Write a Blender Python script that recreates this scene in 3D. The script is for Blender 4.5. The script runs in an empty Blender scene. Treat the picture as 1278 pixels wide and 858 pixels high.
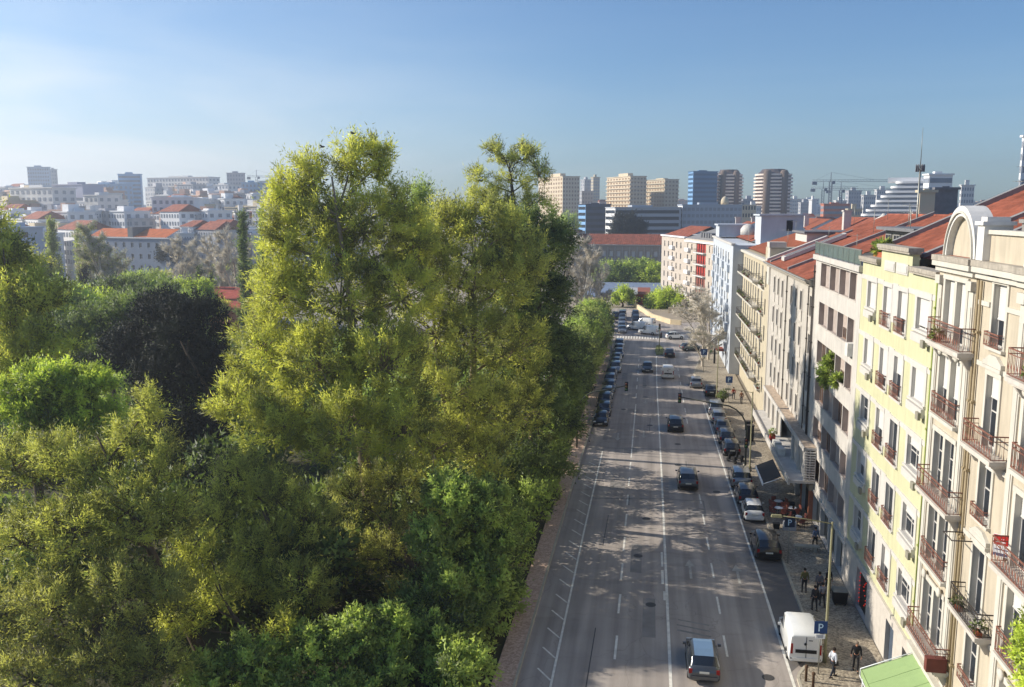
import bpy, math, random
import numpy as np
from mathutils import Vector, Matrix

scene = bpy.context.scene
col = scene.collection
# ---------------------------------------------------------------- camera
CAM_H = 25.5
F, CX, CY = 1100.0, 639.0, 429.0          # focal length and centre in photo pixels
PITCH = math.atan(166 / F)
YAW = math.atan(173 / F * math.cos(PITCH))
cd = bpy.data.cameras.new('camera'); cam = bpy.data.objects.new('camera', cd); col.objects.link(cam)
cam.location = (0, 0, CAM_H)
cam.rotation_euler = (math.pi / 2 - PITCH, 0, YAW)
cd.sensor_fit = 'HORIZONTAL'; cd.sensor_width = 36; cd.lens = 36 * F / 1278
cd.clip_start = 0.5; cd.clip_end = 20000
scene.camera = cam
scene.render.resolution_x = 1024; scene.render.resolution_y = 687

# ---------------------------------------------------------------- world and sun
SUN_EL, SUN_AZ = 28.0, 276.0              # compass degrees: 0 = +Y, 90 = +X
w = bpy.data.worlds.new('World'); scene.world = w; w.use_nodes = True
nt = w.node_tree; nt.nodes.clear()
wo = nt.nodes.new('ShaderNodeOutputWorld'); bg = nt.nodes.new('ShaderNodeBackground')
sky = nt.nodes.new('ShaderNodeTexSky'); sky.sky_type = 'NISHITA'; sky.sun_disc = False
sky.sun_elevation = math.radians(SUN_EL); sky.sun_rotation = math.radians(SUN_AZ)
sky.altitude = 80; sky.air_density = 1.0; sky.dust_density = 0.6; sky.ozone_density = 2.2
# thin high cirrus veil, whiter towards the sun side
tc = nt.nodes.new('ShaderNodeTexCoord')
mp = nt.nodes.new('ShaderNodeMapping'); mp.inputs['Scale'].default_value = (1.3, .8, 7.0); mp.inputs['Rotation'].default_value = (.12, .1, .3)
nz = nt.nodes.new('ShaderNodeTexNoise'); nz.inputs['Scale'].default_value = 1.9; nz.inputs['Detail'].default_value = 8; nz.inputs['Distortion'].default_value = .6
nt.links.new(tc.outputs['Generated'], mp.inputs['Vector']); nt.links.new(mp.outputs['Vector'], nz.inputs['Vector'])
sx = nt.nodes.new('ShaderNodeSeparateXYZ'); nt.links.new(tc.outputs['Generated'], sx.inputs[0])
def mr(a, b, c, d):
    n = nt.nodes.new('ShaderNodeMapRange'); n.interpolation_type = 'SMOOTHSTEP'
    for i, v in zip(('From Min', 'From Max', 'To Min', 'To Max'), (a, b, c, d)): n.inputs[i].default_value = v
    return n
def mth(op, a, b):
    n = nt.nodes.new('ShaderNodeMath'); n.operation = op; n.use_clamp = False
    for i, v in enumerate((a, b)):
        if isinstance(v, (int, float)): n.inputs[i].default_value = v
        else: nt.links.new(v, n.inputs[i])
    return n.outputs[0]
hz = mr(-0.02, 0.30, 1.0, 0.0); nt.links.new(sx.outputs['Z'], hz.inputs['Value'])      # low veil
lf = mr(-0.9, 0.0, 1.0, 0.0); nt.links.new(sx.outputs['X'], lf.inputs['Value'])     # sun side
ns = mr(0.34, 0.66, 0.35, 1.0); nt.links.new(nz.outputs['Fac'], ns.inputs['Value'])
veil = mth('MULTIPLY', mth('MULTIPLY', hz.outputs[0], ns.outputs[0]), mth('ADD', mth('MULTIPLY', lf.outputs[0], 1.45), 0.11))
mx = nt.nodes.new('ShaderNodeMix'); mx.data_type = 'RGBA'
nt.links.new(veil, mx.inputs['Factor']); nt.links.new(sky.outputs[0], mx.inputs[6])
mx.inputs[7].default_value = (5.3, 5.6, 5.8, 1)
tn = nt.nodes.new('ShaderNodeMix'); tn.data_type = 'RGBA'; tn.blend_type = 'MULTIPLY'; tn.inputs['Factor'].default_value = 1
nt.links.new(sky.outputs[0], tn.inputs[6]); tn.inputs[7].default_value = (.44, .60, .76, 1); nt.links.new(tn.outputs[2], mx.inputs[6])
nt.links.new(mx.outputs[2], bg.inputs['Color']); bg.inputs['Strength'].default_value = 0.071
nt.links.new(bg.outputs[0], wo.inputs['Surface'])
sd = bpy.data.lights.new('sun', 'SUN'); sd.energy = 2.75; sd.angle = math.radians(0.45); sd.color = (1.0, 0.92, 0.80)
so = bpy.data.objects.new('sun', sd); col.objects.link(so)
az, el = math.radians(SUN_AZ), math.radians(SUN_EL)
SUN = Vector((math.sin(az) * math.cos(el), math.cos(az) * math.cos(el), math.sin(el)))
so.rotation_euler = SUN.to_track_quat('Z', 'Y').to_euler(); so.location = (-60, 20, 60)
scene.view_settings.view_transform = 'Standard'; scene.view_settings.look = 'None'
scene.view_settings.exposure = 1.34; scene.view_settings.gamma = 1.0

# ---------------------------------------------------------------- helpers
cp, sp, ca, sa = math.cos(PITCH), math.sin(PITCH), math.cos(YAW), math.sin(YAW)
FW, RT, UP = (-sa * cp, ca * cp, -sp), (ca, sa, 0), (-sa * sp, ca * sp, cp)
def ray(px, py):
    u, v = (px - CX) / F, (CY - py) / F
    return [FW[i] + u * RT[i] + v * UP[i] for i in range(3)]
def at(px, py, Y):
    """world point seen at photo pixel (px,py) when it stands at distance Y up the street"""
    d = ray(px, py); t = Y / d[1]; return Vector((d[0] * t, Y, CAM_H + d[2] * t))
def ground(px, py, z=0.0):
    d = ray(px, py); t = (z - CAM_H) / d[2]; return Vector((d[0] * t, d[1] * t, z))
rnd = random.Random(7)
def tag(o, label=None, cat=None, group=None, kind=None):
    if label: o['label'] = label
    if cat: o['category'] = cat
    if group: o['group'] = group
    if kind: o['kind'] = kind
    return o
def empty(name, loc=(0, 0, 0), rz=0.0, parent=None):
    o = bpy.data.objects.new(name, None); col.objects.link(o); o.location = loc; o.rotation_euler = (0, 0, rz)
    o.empty_display_size = 0.2
    if parent: o.parent = parent
    return o
def place(name, me, parent=None, loc=(0, 0, 0), rz=0.0):
    o = bpy.data.objects.new(name, me); col.objects.link(o); o.location = loc; o.rotation_euler = (0, 0, rz)
    if parent: o.parent = parent
    return o
def copy_tree(o, parent=None):
    c = o.copy(); col.objects.link(c)
    if parent: c.parent = parent
    for ch in list(o.children): copy_tree(ch, c)
    return c

def lin(c):
    return tuple(((v / 255) / 12.92 if v / 255 <= .04045 else ((v / 255 + .055) / 1.055) ** 2.4) for v in c)
MATS = {}
def mat(name, rgb, rough=.8, var=.12, scale=3.0, bump=0.0, metal=0.0, srgb=True, detail=6, streak=0.0, spec=.3, emis=None, bscale=None):
    if name in MATS: return MATS[name]
    m = bpy.data.materials.new(name); m.use_nodes = True; n = m.node_tree; p = n.nodes['Principled BSDF']
    c = lin(rgb) if srgb else rgb
    p.inputs['Roughness'].default_value = rough; p.inputs['Metallic'].default_value = metal
    p.inputs['Specular IOR Level'].default_value = spec
    t = n.nodes.new('ShaderNodeTexCoord'); z = n.nodes.new('ShaderNodeTexNoise')
    z.inputs['Scale'].default_value = scale; z.inputs['Detail'].default_value = detail
    n.links.new(t.outputs['Object'], z.inputs['Vector'])
    r = n.nodes.new('ShaderNodeValToRGB'); r.color_ramp.elements[0].position = .3; r.color_ramp.elements[1].position = .7
    r.color_ramp.elements[0].color = tuple(v * (1 - var) for v in c) + (1,)
    r.color_ramp.elements[1].color = tuple(min(1, v * (1 + var)) for v in c) + (1,)
    n.links.new(z.outputs['Fac'], r.inputs['Fac']); out = r.outputs[0]
    if streak:
        mpn = n.nodes.new('ShaderNodeMapping'); mpn.inputs['Scale'].default_value = (1.6, 1.6, .18)
        s2 = n.nodes.new('ShaderNodeTexNoise'); s2.inputs['Scale'].default_value = 1.5; s2.inputs['Detail'].default_value = 8
        n.links.new(t.outputs['Object'], mpn.inputs['Vector']); n.links.new(mpn.outputs[0], s2.inputs['Vector'])
        r2 = n.nodes.new('ShaderNodeMapRange'); r2.inputs['From Min'].default_value = .42; r2.inputs['From Max'].default_value = .75
        r2.inputs['To Min'].default_value = 0; r2.inputs['To Max'].default_value = streak; n.links.new(s2.outputs['Fac'], r2.inputs['Value'])
        x = n.nodes.new('ShaderNodeMix'); x.data_type = 'RGBA'; n.links.new(r2.outputs[0], x.inputs['Factor'])
        n.links.new(out, x.inputs[6]); x.inputs[7].default_value = tuple(v * .45 for v in c) + (1,); out = x.outputs[2]
    n.links.new(out, p.inputs['Base Color'])
    if bump:
        b = n.nodes.new('ShaderNodeBump'); b.inputs['Strength'].default_value = bump; b.inputs['Distance'].default_value = .03
        z3 = n.nodes.new('ShaderNodeTexNoise'); z3.inputs['Scale'].default_value = bscale or scale * 8; z3.inputs['Detail'].default_value = 4
        n.links.new(t.outputs['Object'], z3.inputs['Vector']); n.links.new(z3.outputs['Fac'], b.inputs['Height'])
        n.links.new(b.outputs[0], p.inputs['Normal'])
    if emis:
        p.inputs['Emission Color'].default_value = lin(emis[0]) + (1,); p.inputs['Emission Strength'].default_value = emis[1]
    MATS[name] = m; return m
def leaf_mat(name, dark, light, trans=.95, rough=.6):
    m = bpy.data.materials.new(name); m.use_nodes = True; n = m.node_tree; n.nodes.clear()
    o = n.nodes.new('ShaderNodeOutputMaterial'); a = n.nodes.new('ShaderNodeAttribute'); a.attribute_name = 'tint'
    r = n.nodes.new('ShaderNodeValToRGB'); r.color_ramp.elements[0].color = dark + (1,); r.color_ramp.elements[1].color = light + (1,)
    r.color_ramp.elements[0].position = .1; r.color_ramp.elements[1].position = .9
    n.links.new(a.outputs['Fac'], r.inputs['Fac'])
    d = n.nodes.new('ShaderNodeBsdfPrincipled'); d.inputs['Roughness'].default_value = rough; d.inputs['Specular IOR Level'].default_value = .25
    t = n.nodes.new('ShaderNodeBsdfTranslucent'); mxs = n.nodes.new('ShaderNodeAddShader')
    n.links.new(r.outputs[0], d.inputs['Base Color'])
    an = n.nodes.new('ShaderNodeAttribute'); an.attribute_name = 'nrm'; ge = n.nodes.new('ShaderNodeNewGeometry')
    s1 = n.nodes.new('ShaderNodeVectorMath'); s1.operation = 'SCALE'; s1.inputs['Scale'].default_value = .75; n.links.new(ge.outputs['Normal'], s1.inputs[0])
    s2 = n.nodes.new('ShaderNodeVectorMath'); s2.operation = 'ADD'; n.links.new(s1.outputs[0], s2.inputs[0]); n.links.new(an.outputs['Vector'], s2.inputs[1])
    s3 = n.nodes.new('ShaderNodeVectorMath'); s3.operation = 'NORMALIZE'; n.links.new(s2.outputs[0], s3.inputs[0]); n.links.new(s3.outputs[0], d.inputs['Normal'])
    ts = n.nodes.new('ShaderNodeMix'); ts.data_type = 'RGBA'; ts.blend_type = 'MULTIPLY'; ts.inputs['Factor'].default_value = 1; ts.inputs[7].default_value = (trans, trans, trans * .8, 1)
    n.links.new(r.outputs[0], ts.inputs[6]); n.links.new(ts.outputs[2], t.inputs['Color'])
    n.links.new(d.outputs[0], mxs.inputs[0]); n.links.new(t.outputs[0], mxs.inputs[1]); n.links.new(mxs.outputs[0], o.inputs[0])
    MATS[name] = m; return m

class MB:
    """collects polygons, then links them as one mesh object"""
    def __init__(s): s.v = []; s.f = []; s.m = []; s.sm = []
    def quad(s, *p, m=0, smooth=False):
        i = len(s.v); s.v += [tuple(q) for q in p]; s.f.append(tuple(range(i, i + len(p)))); s.m.append(m); s.sm.append(smooth)
    def box(s, x0, x1, y0, y1, z0, z1, m=0):
        i = len(s.v)
        s.v += [(x0, y0, z0), (x1, y0, z0), (x1, y1, z0), (x0, y1, z0), (x0, y0, z1), (x1, y0, z1), (x1, y1, z1), (x0, y1, z1)]
        for f in ((0, 3, 2, 1), (4, 5, 6, 7), (0, 1, 5, 4), (1, 2, 6, 5), (2, 3, 7, 6), (3, 0, 4, 7)):
            s.f.append(tuple(i + k for k in f)); s.m.append(m); s.sm.append(False)
    def hexa(s, b, t, m=0):
        """frustum from four bottom and four top points"""
        i = len(s.v); s.v += [tuple(q) for q in b] + [tuple(q) for q in t]
        for f in ((0, 3, 2, 1), (4, 5, 6, 7), (0, 1, 5, 4), (1, 2, 6, 5), (2, 3, 7, 6), (3, 0, 4, 7)):
            s.f.append(tuple(i + k for k in f)); s.m.append(m); s.sm.append(False)
    def tube(s, pts, rad, n=6, m=0, caps=True):
        pts = [Vector(p) for p in pts]
        if isinstance(rad, (int, float)): rad = [rad] * len(pts)
        base = len(s.v); up = None
        for k, p in enumerate(pts):
            d = (pts[min(k + 1, len(pts) - 1)] - pts[max(k - 1, 0)])
            if d.length < 1e-6: d = Vector((0, 0, 1))
            d.normalize()
            if up is None: up = d.orthogonal().normalized()
            else:
                up = up - d * up.dot(d)
                up = up.normalized() if up.length > 1e-5 else d.orthogonal().normalized()
            sd_ = d.cross(up)
            for j in range(n):
                a = 2 * math.pi * j / n
                s.v.append(tuple(p + (up * math.cos(a) + sd_ * math.sin(a)) * rad[k]))
        for k in range(len(pts) - 1):
            for j in range(n):
                a, b = base + k * n + j, base + k * n + (j + 1) % n
                s.f.append((a, b, b + n, a + n)); s.m.append(m); s.sm.append(True)
        if caps:
            s.f.append(tuple(base + j for j in reversed(range(n)))); s.m.append(m); s.sm.append(False)
            e = base + (len(pts) - 1) * n
            s.f.append(tuple(e + j for j in range(n))); s.m.append(m); s.sm.append(False)
    def lathe(s, prof, c=(0, 0, 0), n=12, m=0, axis='z', smooth=True):
        """prof: (radius, height) pairs"""
        base = len(s.v)
        for r, h in prof:
            for j in range(n):
                a = 2 * math.pi * j / n; x, y = r * math.cos(a), r * math.sin(a)
                p = (x, y, h) if axis == 'z' else ((h, x, y) if axis == 'x' else (x, h, y))
                s.v.append((p[0] + c[0], p[1] + c[1], p[2] + c[2]))
        for k in range(len(prof) - 1):
            for j in range(n):
                a, b = base + k * n + j, base + k * n + (j + 1) % n
                s.f.append((a, b, b + n, a + n)); s.m.append(m); s.sm.append(smooth)
        s.f.append(tuple(base + j for j in reversed(range(n)))); s.m.append(m); s.sm.append(False)
        e = base + (len(prof) - 1) * n
        s.f.append(tuple(e + j for j in range(n))); s.m.append(m); s.sm.append(False)
    def mesh(s, name, mats):
        me = bpy.data.meshes.new(name); me.from_pydata(s.v, [], s.f)
        for m_ in (mats if isinstance(mats, (list, tuple)) else [mats]): me.materials.append(m_)
        me.polygons.foreach_set('material_index', s.m); me.polygons.foreach_set('use_smooth', s.sm)
        return me
    def build(s, name, mats, parent=None, loc=(0, 0, 0), rz=0.0):
        return place(name, s.mesh(name, mats), parent, loc, rz)

# wall with real openings. local x along the wall, outward is -y
def wall_cells(mb, w0, w1, z0, z1, ops, reveal=.22, m=0, mr=None, y=0.0):
    mr = m if mr is None else mr
    xs = sorted({w0, w1} | {v for o in ops for v in o[:2]}); zs = sorted({z0, z1} | {v for o in ops for v in o[2:4]})
    xs = [x for x in xs if w0 <= x <= w1]; zs = [z for z in zs if z0 <= z <= z1]
    for j in range(len(zs) - 1):
        run = None
        for i in range(len(xs) - 1):
            cx, cz = (xs[i] + xs[i + 1]) / 2, (zs[j] + zs[j + 1]) / 2
            hole = any(o[0] < cx < o[1] and o[2] < cz < o[3] for o in ops)
            if hole:
                if run is not None: mb.quad((run, y, zs[j]), (xs[i], y, zs[j]), (xs[i], y, zs[j + 1]), (run, y, zs[j + 1]), m=m); run = None
            elif run is None: run = xs[i]
        if run is not None: mb.quad((run, y, zs[j]), (xs[-1], y, zs[j]), (xs[-1], y, zs[j + 1]), (run, y, zs[j + 1]), m=m)
    for a, b, c, d in [o[:4] for o in ops]:
        r = y + reveal
        mb.quad((a, y, c), (a, r, c), (a, r, d), (a, y, d), m=mr); mb.quad((b, r, c), (b, y, c), (b, y, d), (b, r, d), m=mr)
        mb.quad((a, y, d), (a, r, d), (b, r, d), (b, y, d), m=mr); mb.quad((a, r, c), (a, y, c), (b, y, c), (b, r, c), m=mr)
# ---------------------------------------------------------------- materials
white = mat('white_paint', (198, 194, 187), .55, .05, 2, streak=.12)
cream = mat('cream_render', (185, 174, 154), .85, .07, .8, bump=.15, streak=.4)
cream2 = mat('pale_trim', (196, 191, 179), .8, .05, 1.5, bump=.1, streak=.25)
yellow = mat('yellow_render', (192, 190, 154), .85, .05, .7, bump=.12, streak=.28)
concrete = mat('pale_concrete', (192, 187, 179), .9, .09, .9, bump=.2, streak=.3)
stone = mat('grey_stone_render', (181, 175, 165), .9, .09, .9, bump=.25, streak=.3)
stone_t = mat('stone_trim', (191, 184, 174), .85, .08, 2, bump=.2, streak=.25)
parch = mat('parchment_render', (185, 174, 150), .88, .08, .9, bump=.2, streak=.3)
bluewhite = mat('blue_white_render', (185, 191, 198), .8, .05, 1, bump=.1, streak=.15)
coping = mat('weathered_coping', (163, 155, 142), .95, .22, 4, bump=.4, streak=.4)
loggia = mat('loggia_wall', (166, 154, 146), .9, .1, 2, streak=.2)
glassd = mat('window_glass', (34, 40, 48), .08, .3, .7, spec=.8)
glassb = mat('blue_glass', (70, 100, 130), .12, .25, .5, spec=.8)
shutterm = mat('roller_shutter_white', (196, 194, 189), .6, .03, 3)
shutterg = mat('roller_shutter_grey', (150, 146, 138), .7, .06, 3)
iron = mat('rusty_red_iron', (126, 84, 70), .7, .25, 6)
irond = mat('dark_iron', (62, 56, 52), .6, .2, 6)
galv = mat('galvanised_steel', (150, 150, 142), .45, .1, 3, metal=.6)
olive = mat('olive_pole_paint', (132, 128, 96), .6, .1, 3)
pipe = mat('drain_pipe', (150, 134, 104), .7, .1, 3)
tile_red = mat('terracotta_tiles', (148, 86, 66), .9, .36, .7, bump=.5, streak=.45, detail=9)
tile_old = mat('old_terracotta_tiles', (146, 85, 61), .9, .25, 1.2, bump=.5, detail=9)
brick_l = mat('salmon_render', (204, 124, 100), .9, .06, 1)
zinc = mat('zinc_flashing', (139, 137, 133), .55, .12, 2, streak=.2)
lead = mat('grey_roof_sheet', (112, 112, 114), .7, .15, 1)
green_aw = mat('green_canvas', (142, 166, 112), .8, .03, 3)
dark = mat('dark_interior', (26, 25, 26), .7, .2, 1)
door_m = mat('dark_door', (52, 46, 42), .6, .15, 3)
redp = mat('red_paint', (172, 58, 44), .6, .08, 2)
bluep = mat('sign_blue', (30, 66, 120), .5, .04, 2)
signw = mat('sign_white', (235, 238, 240), .5, .02, 2)
brown = mat('bark', (92, 78, 62), .95, .25, 5, bump=.6)
bark_l = mat('pale_bark', (188, 178, 162), .95, .15, 5, bump=.4)

# ---------------------------------------------------------------- terrain
def terr(x, y):
    r = math.hypot(x, y)
    h = min(max(r - 400, 0) * .045, 22) + min(max(r - 1100, 0) * .006, 12)
    return h - .02
def asphalt_mat():
    m = bpy.data.materials.new('asphalt'); m.use_nodes = True; n = m.node_tree; p = n.nodes['Principled BSDF']; L = n.links
    t = n.nodes.new('ShaderNodeTexCoord')
    def noise(sc, det, vec=None, scale=None):
        z = n.nodes.new('ShaderNodeTexNoise'); z.inputs['Scale'].default_value = sc; z.inputs['Detail'].default_value = det
        if scale:
            mm = n.nodes.new('ShaderNodeMapping'); mm.inputs['Scale'].default_value = scale; L.new(t.outputs['Object'], mm.inputs['Vector']); L.new(mm.outputs[0], z.inputs['Vector'])
        else: L.new(t.outputs['Object'], z.inputs['Vector'])
        return z.outputs['Fac']
    def ramp(a, lo, hi, c0, c1):
        r = n.nodes.new('ShaderNodeMapRange'); r.inputs['From Min'].default_value = lo; r.inputs['From Max'].default_value = hi
        r.inputs['To Min'].default_value = c0; r.inputs['To Max'].default_value = c1; L.new(a, r.inputs['Value']); return r.outputs[0]
    def mul(a, b, op='MULTIPLY'):
        q = n.nodes.new('ShaderNodeMath'); q.operation = op
        for i, v in enumerate((a, b)):
            if isinstance(v, (int, float)): q.inputs[i].default_value = v
            else: L.new(v, q.inputs[i])
        return q.outputs[0]
    a = ramp(noise(.25, 5), .3, .7, .86, 1.12)
    b = ramp(noise(1.2, 3, scale=(1.0, .035, 1)), .35, .65, .76, 1.16)      # wheel-worn stripes along the street
    c = ramp(noise(30, 3), .2, .8, .8, 1.2)
    d = ramp(noise(.8, 2, scale=(.25, .9, 1)), .6, .68, 1.0, .86)            # patched trenches across it
    g = mul(mul(a, b), mul(c, d))
    v = n.nodes.new('ShaderNodeTexVoronoi'); v.feature = 'DISTANCE_TO_EDGE'; v.inputs['Scale'].default_value = .22
    mm = n.nodes.new('ShaderNodeMapping'); L.new(t.outputs['Object'], mm.inputs['Vector'])
    wn = n.nodes.new('ShaderNodeTexNoise'); wn.inputs['Scale'].default_value = .9; L.new(t.outputs['Object'], wn.inputs['Vector'])
    ad = n.nodes.new('ShaderNodeVectorMath'); ad.operation = 'ADD'; L.new(mm.outputs[0], ad.inputs[0]); L.new(wn.outputs['Color'], ad.inputs[1]); L.new(ad.outputs[0], v.inputs['Vector'])
    cr = ramp(v.outputs['Distance'], .002, .006, .8, 1.0); g = mul(g, cr)
    x = n.nodes.new('ShaderNodeMix'); x.data_type = 'RGBA'; x.blend_type = 'MULTIPLY'; x.inputs['Factor'].default_value = 1
    x.inputs[6].default_value = (.37, .325, .285, 1); L.new(g, x.inputs[7]); L.new(x.outputs[2], p.inputs['Base Color'])
    p.inputs['Roughness'].default_value = .78; p.inputs['Specular IOR Level'].default_value = .35
    bm = n.nodes.new('ShaderNodeBump'); bm.inputs['Strength'].default_value = .3; bm.inputs['Distance'].default_value = .01; L.new(noise(60, 3), bm.inputs['Height']); L.new(bm.outputs[0], p.inputs['Normal'])
    return m
def cobble_mat(name, c0, c1, scale=9.0):
    m = bpy.data.materials.new(name); m.use_nodes = True; n = m.node_tree; p = n.nodes['Principled BSDF']; L = n.links
    t = n.nodes.new('ShaderNodeTexCoord'); v = n.nodes.new('ShaderNodeTexVoronoi'); v.inputs['Scale'].default_value = scale; L.new(t.outputs['Object'], v.inputs['Vector'])
    z = n.nodes.new('ShaderNodeTexNoise'); z.inputs['Scale'].default_value = .45; z.inputs['Detail'].default_value = 6; L.new(t.outputs['Object'], z.inputs['Vector'])
    ad = n.nodes.new('ShaderNodeMix'); ad.data_type = 'FLOAT'; ad.inputs['Factor'].default_value = .55
    sp_ = n.nodes.new('ShaderNodeSeparateXYZ'); L.new(v.outputs['Color'], sp_.inputs[0]); L.new(z.outputs['Fac'], ad.inputs[2]); L.new(sp_.outputs[0], ad.inputs[3])
    r = n.nodes.new('ShaderNodeValToRGB'); r.color_ramp.elements[0].position = .25; r.color_ramp.elements[1].position = .8
    r.color_ramp.elements[0].color = lin(c0) + (1,); r.color_ramp.elements[1].color = lin(c1) + (1,); L.new(ad.outputs[0], r.inputs['Fac']); L.new(r.outputs[0], p.inputs['Base Color'])
    p.inputs['Roughness'].default_value = .85
    b = n.nodes.new('ShaderNodeBump'); b.inputs['Strength'].default_value = .5; b.inputs['Distance'].default_value = .02; L.new(v.outputs['Distance'], b.inputs['Height']); b.invert = True; L.new(b.outputs[0], p.inputs['Normal'])
    return m
asphalt = asphalt_mat(); cobble = cobble_mat('calcada_cobbles', (118, 108, 94), (182, 170, 148)); brickpath = cobble_mat('reddish_paving', (172, 142, 122), (214, 186, 164), 9)
kerb_m = mat('kerb_stone', (178, 170, 152), .9, .1, 3, bump=.2)
soil = mat('park_soil', (70, 68, 44), .95, .35, .3, bump=.5, detail=8)
city_ground = mat('dusty_city_ground', (128, 120, 108), .95, .2, .02, detail=8)
line_m = mat('road_paint', (222, 218, 206), .7, .18, 2.5, detail=10)
line_y = mat('worn_yellow_paint', (188, 168, 108), .7, .2, 2.5, detail=10)
line_a = mat('half_worn_paint', (172, 168, 158), .75, .25, 2.5, detail=10)
line_faint = mat('worn_paint', (128, 127, 124), .75, .25, 2.5, detail=10)

def terrain():
    xs = [v for v in (-9000, -5000, -3000, -2000, -1500, -1200, -1000, -850, -700, -550, -400, -300, -200, -120, -60, 0, 60, 120, 200, 300, 400, 550, 700, 850, 1000, 1200, 1500, 2000, 3000, 5000, 9000)]
    ys = [-9000, -4000, -1500, -500, -100, 0, 100, 200, 300, 400, 500, 600, 700, 800, 900, 1000, 1150, 1300, 1600, 2000, 3000, 5000, 9000, 14000]
    mb = MB()
    for i in range(len(xs) - 1):
        for j in range(len(ys) - 1):
            q = [(xs[i], ys[j]), (xs[i + 1], ys[j]), (xs[i + 1], ys[j + 1]), (xs[i], ys[j + 1])]
            mb.quad(*[(a, b, terr(a, b) if b > 0 else -.02) for a, b in q])
    tag(mb.build('ground', city_ground), kind='structure')
terrain()
def sheet(name, pts, z, m, thick=None):
    mb = MB(); top = [(p[0], p[1], z) for p in pts]; mb.quad(*top)
    if thick:
        for i in range(len(pts)):
            a, b = pts[i], pts[(i + 1) % len(pts)]
            mb.quad((a[0], a[1], z - thick), (b[0], b[1], z - thick), (b[0], b[1], z), (a[0], a[1], z))
    return tag(mb.build(name, m), kind='structure')
road_pts = [(-6.7, -30), (10.3, -30), (10.3, 150), (14, 184), (120, 190), (120, 208), (16, 210), (8, 204), (1.5, 213), (-4.3, 233), (-12, 236), (-14, 214), (-90, 212), (-90, 190), (-12, 186), (-7.2, 160), (-6.7, 90)]
sheet('road', road_pts, .004, asphalt)
sheet('park_ground', [(-8.0, -20), (-8.0, 178), (-95, 184), (-190, 180), (-190, -20)], .012, soil)
sheet('plaza_paving', [(-90, 236), (-4.3, 233.5), (1.5, 213.5), (8, 205), (16, 211), (120, 209), (120, 330), (-90, 330)], .012, mat('pale_plaza_paving', (152, 140, 122), .9, .12, .4))
# pavements (raised) with kerbs
def pavement(name, inner, outer, z=.13, m=None, kerb=True):
    """inner: polyline on the road side, outer: polyline at the back"""
    mb = MB()
    for i in range(len(inner) - 1):
        a, b, c, d = inner[i], inner[i + 1], outer[i + 1], outer[i]
        mb.quad((a[0], a[1], z), (b[0], b[1], z), (c[0], c[1], z), (d[0], d[1], z))
        mb.quad((a[0], a[1], 0), (b[0], b[1], 0), (b[0], b[1], z), (a[0], a[1], z))
    tag(mb.build(name, m or cobble), kind='structure')
right_kerb = [(8.6, 10), (8.6, 47.0), (8.7, 47.4), (10.2, 50.4), (10.2, 60), (10.1, 70), (9.9, 90), (9.8, 121), (9.0, 125), (7.3, 139.4), (8.3, 148), (9.2, 156), (10.6, 168), (14.5, 183)]
pavement('right_pavement', right_kerb, [(13.7, p[1]) for p in right_kerb[:-1]] + [(15.5, 184)])
mb = MB()
def kerbline(mb, pts, w_=.15, z=.145):
    for i in range(len(pts) - 1):
        a, b = Vector(pts[i]).to_3d(), Vector(pts[i + 1]).to_3d(); d = (b - a).normalized(); nn = Vector((d.y, -d.x, 0)) * w_ * .5
        mb.hexa([a - nn, a + nn, b + nn, b - nn], [q + Vector((0, 0, z)) for q in (a - nn, a + nn, b + nn, b - nn)])
kerbline(mb, right_kerb); tag(mb.build('right_kerb', kerb_m), kind='structure')
left_in = [(-6.7, 10), (-6.7, 44), (-6.7, 59), (-6.65, 78), (-6.45, 100), (-6.3, 130), (-6.6, 160), (-7.5, 172), (-12, 184)]
pavement('left_pavement', [(p[0] + .0, p[1]) for p in left_in], [(-7.95, p[1]) for p in left_in[:-1]] + [(-14, 184)], m=brickpath)
mb = MB(); kerbline(mb, left_in); tag(mb.build('left_kerb', kerb_m), kind='structure')
# traffic island
isl = [(1.6, 157), (2.7, 157.5), (3.0, 164), (2.4, 168.5), (1.7, 168), (1.4, 162)]
sheet('traffic_island', isl, .14, mat('island_grass', (108, 112, 62), .95, .3, 2), .14)
# parking bay asphalt (newer and darker)
sheet('parking_strip', [(8.25, 47.6), (10.1, 50.5), (10.1, 60), (10.0, 70), (9.8, 90), (9.7, 121), (8.0, 122), (8.05, 80), (8.2, 58)], .008, mat('newer_asphalt', (108, 104, 101), .85, .12, .8, bump=.3))

def strip(mb, x0, y0, x1, y1, w_, z=.012, m=0):
    d = Vector((x1 - x0, y1 - y0, 0)); L = d.length; d.normalize(); nn = Vector((d.y, -d.x, 0)) * w_ / 2
    k = max(1, int(L / 6)); a = Vector((x0, y0, z))
    for i in range(k):
        p, q = a + d * L * i / k, a + d * L * (i + 1) / k
        mb.quad(p + nn, q + nn, q - nn, p - nn, m=m)
mb = MB()
strip(mb, 1.68, 38, 1.65, 85, .17); strip(mb, 1.65, 85, 1.5, 130, .16); strip(mb, 1.5, 130, 1.6, 156, .15)
strip(mb, 1.52, 56, 1.52, 57.4, .18); strip(mb, 1.42, 58.6, 1.42, 61, .18); strip(mb, 1.42, 61.6, 1.42, 64.4, .15)
tag(mb.build('centre_line', line_m), kind='structure')
for y in (45.2, 47.7, 53.6, 58.9, 64.2, 69.6, 74.8, 80.2, 85.4):
    if y == 45.2: continue
    mb = MB(); strip(mb, -1.45, y, -1.42, y + 2.9, .14); tag(mb.build('lane_dash', line_m), kind='structure')
mb = MB(); strip(mb, -1.42, 90, -1.35, 116, .13); tag(mb.build('lane_line', line_m), kind='structure')
for y in (120, 126, 132, 138, 144, 150):
    mb = MB(); strip(mb, -1.4, y, -1.4, y + 3, .13); tag(mb.build('lane_dash', line_m), kind='structure')
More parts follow.
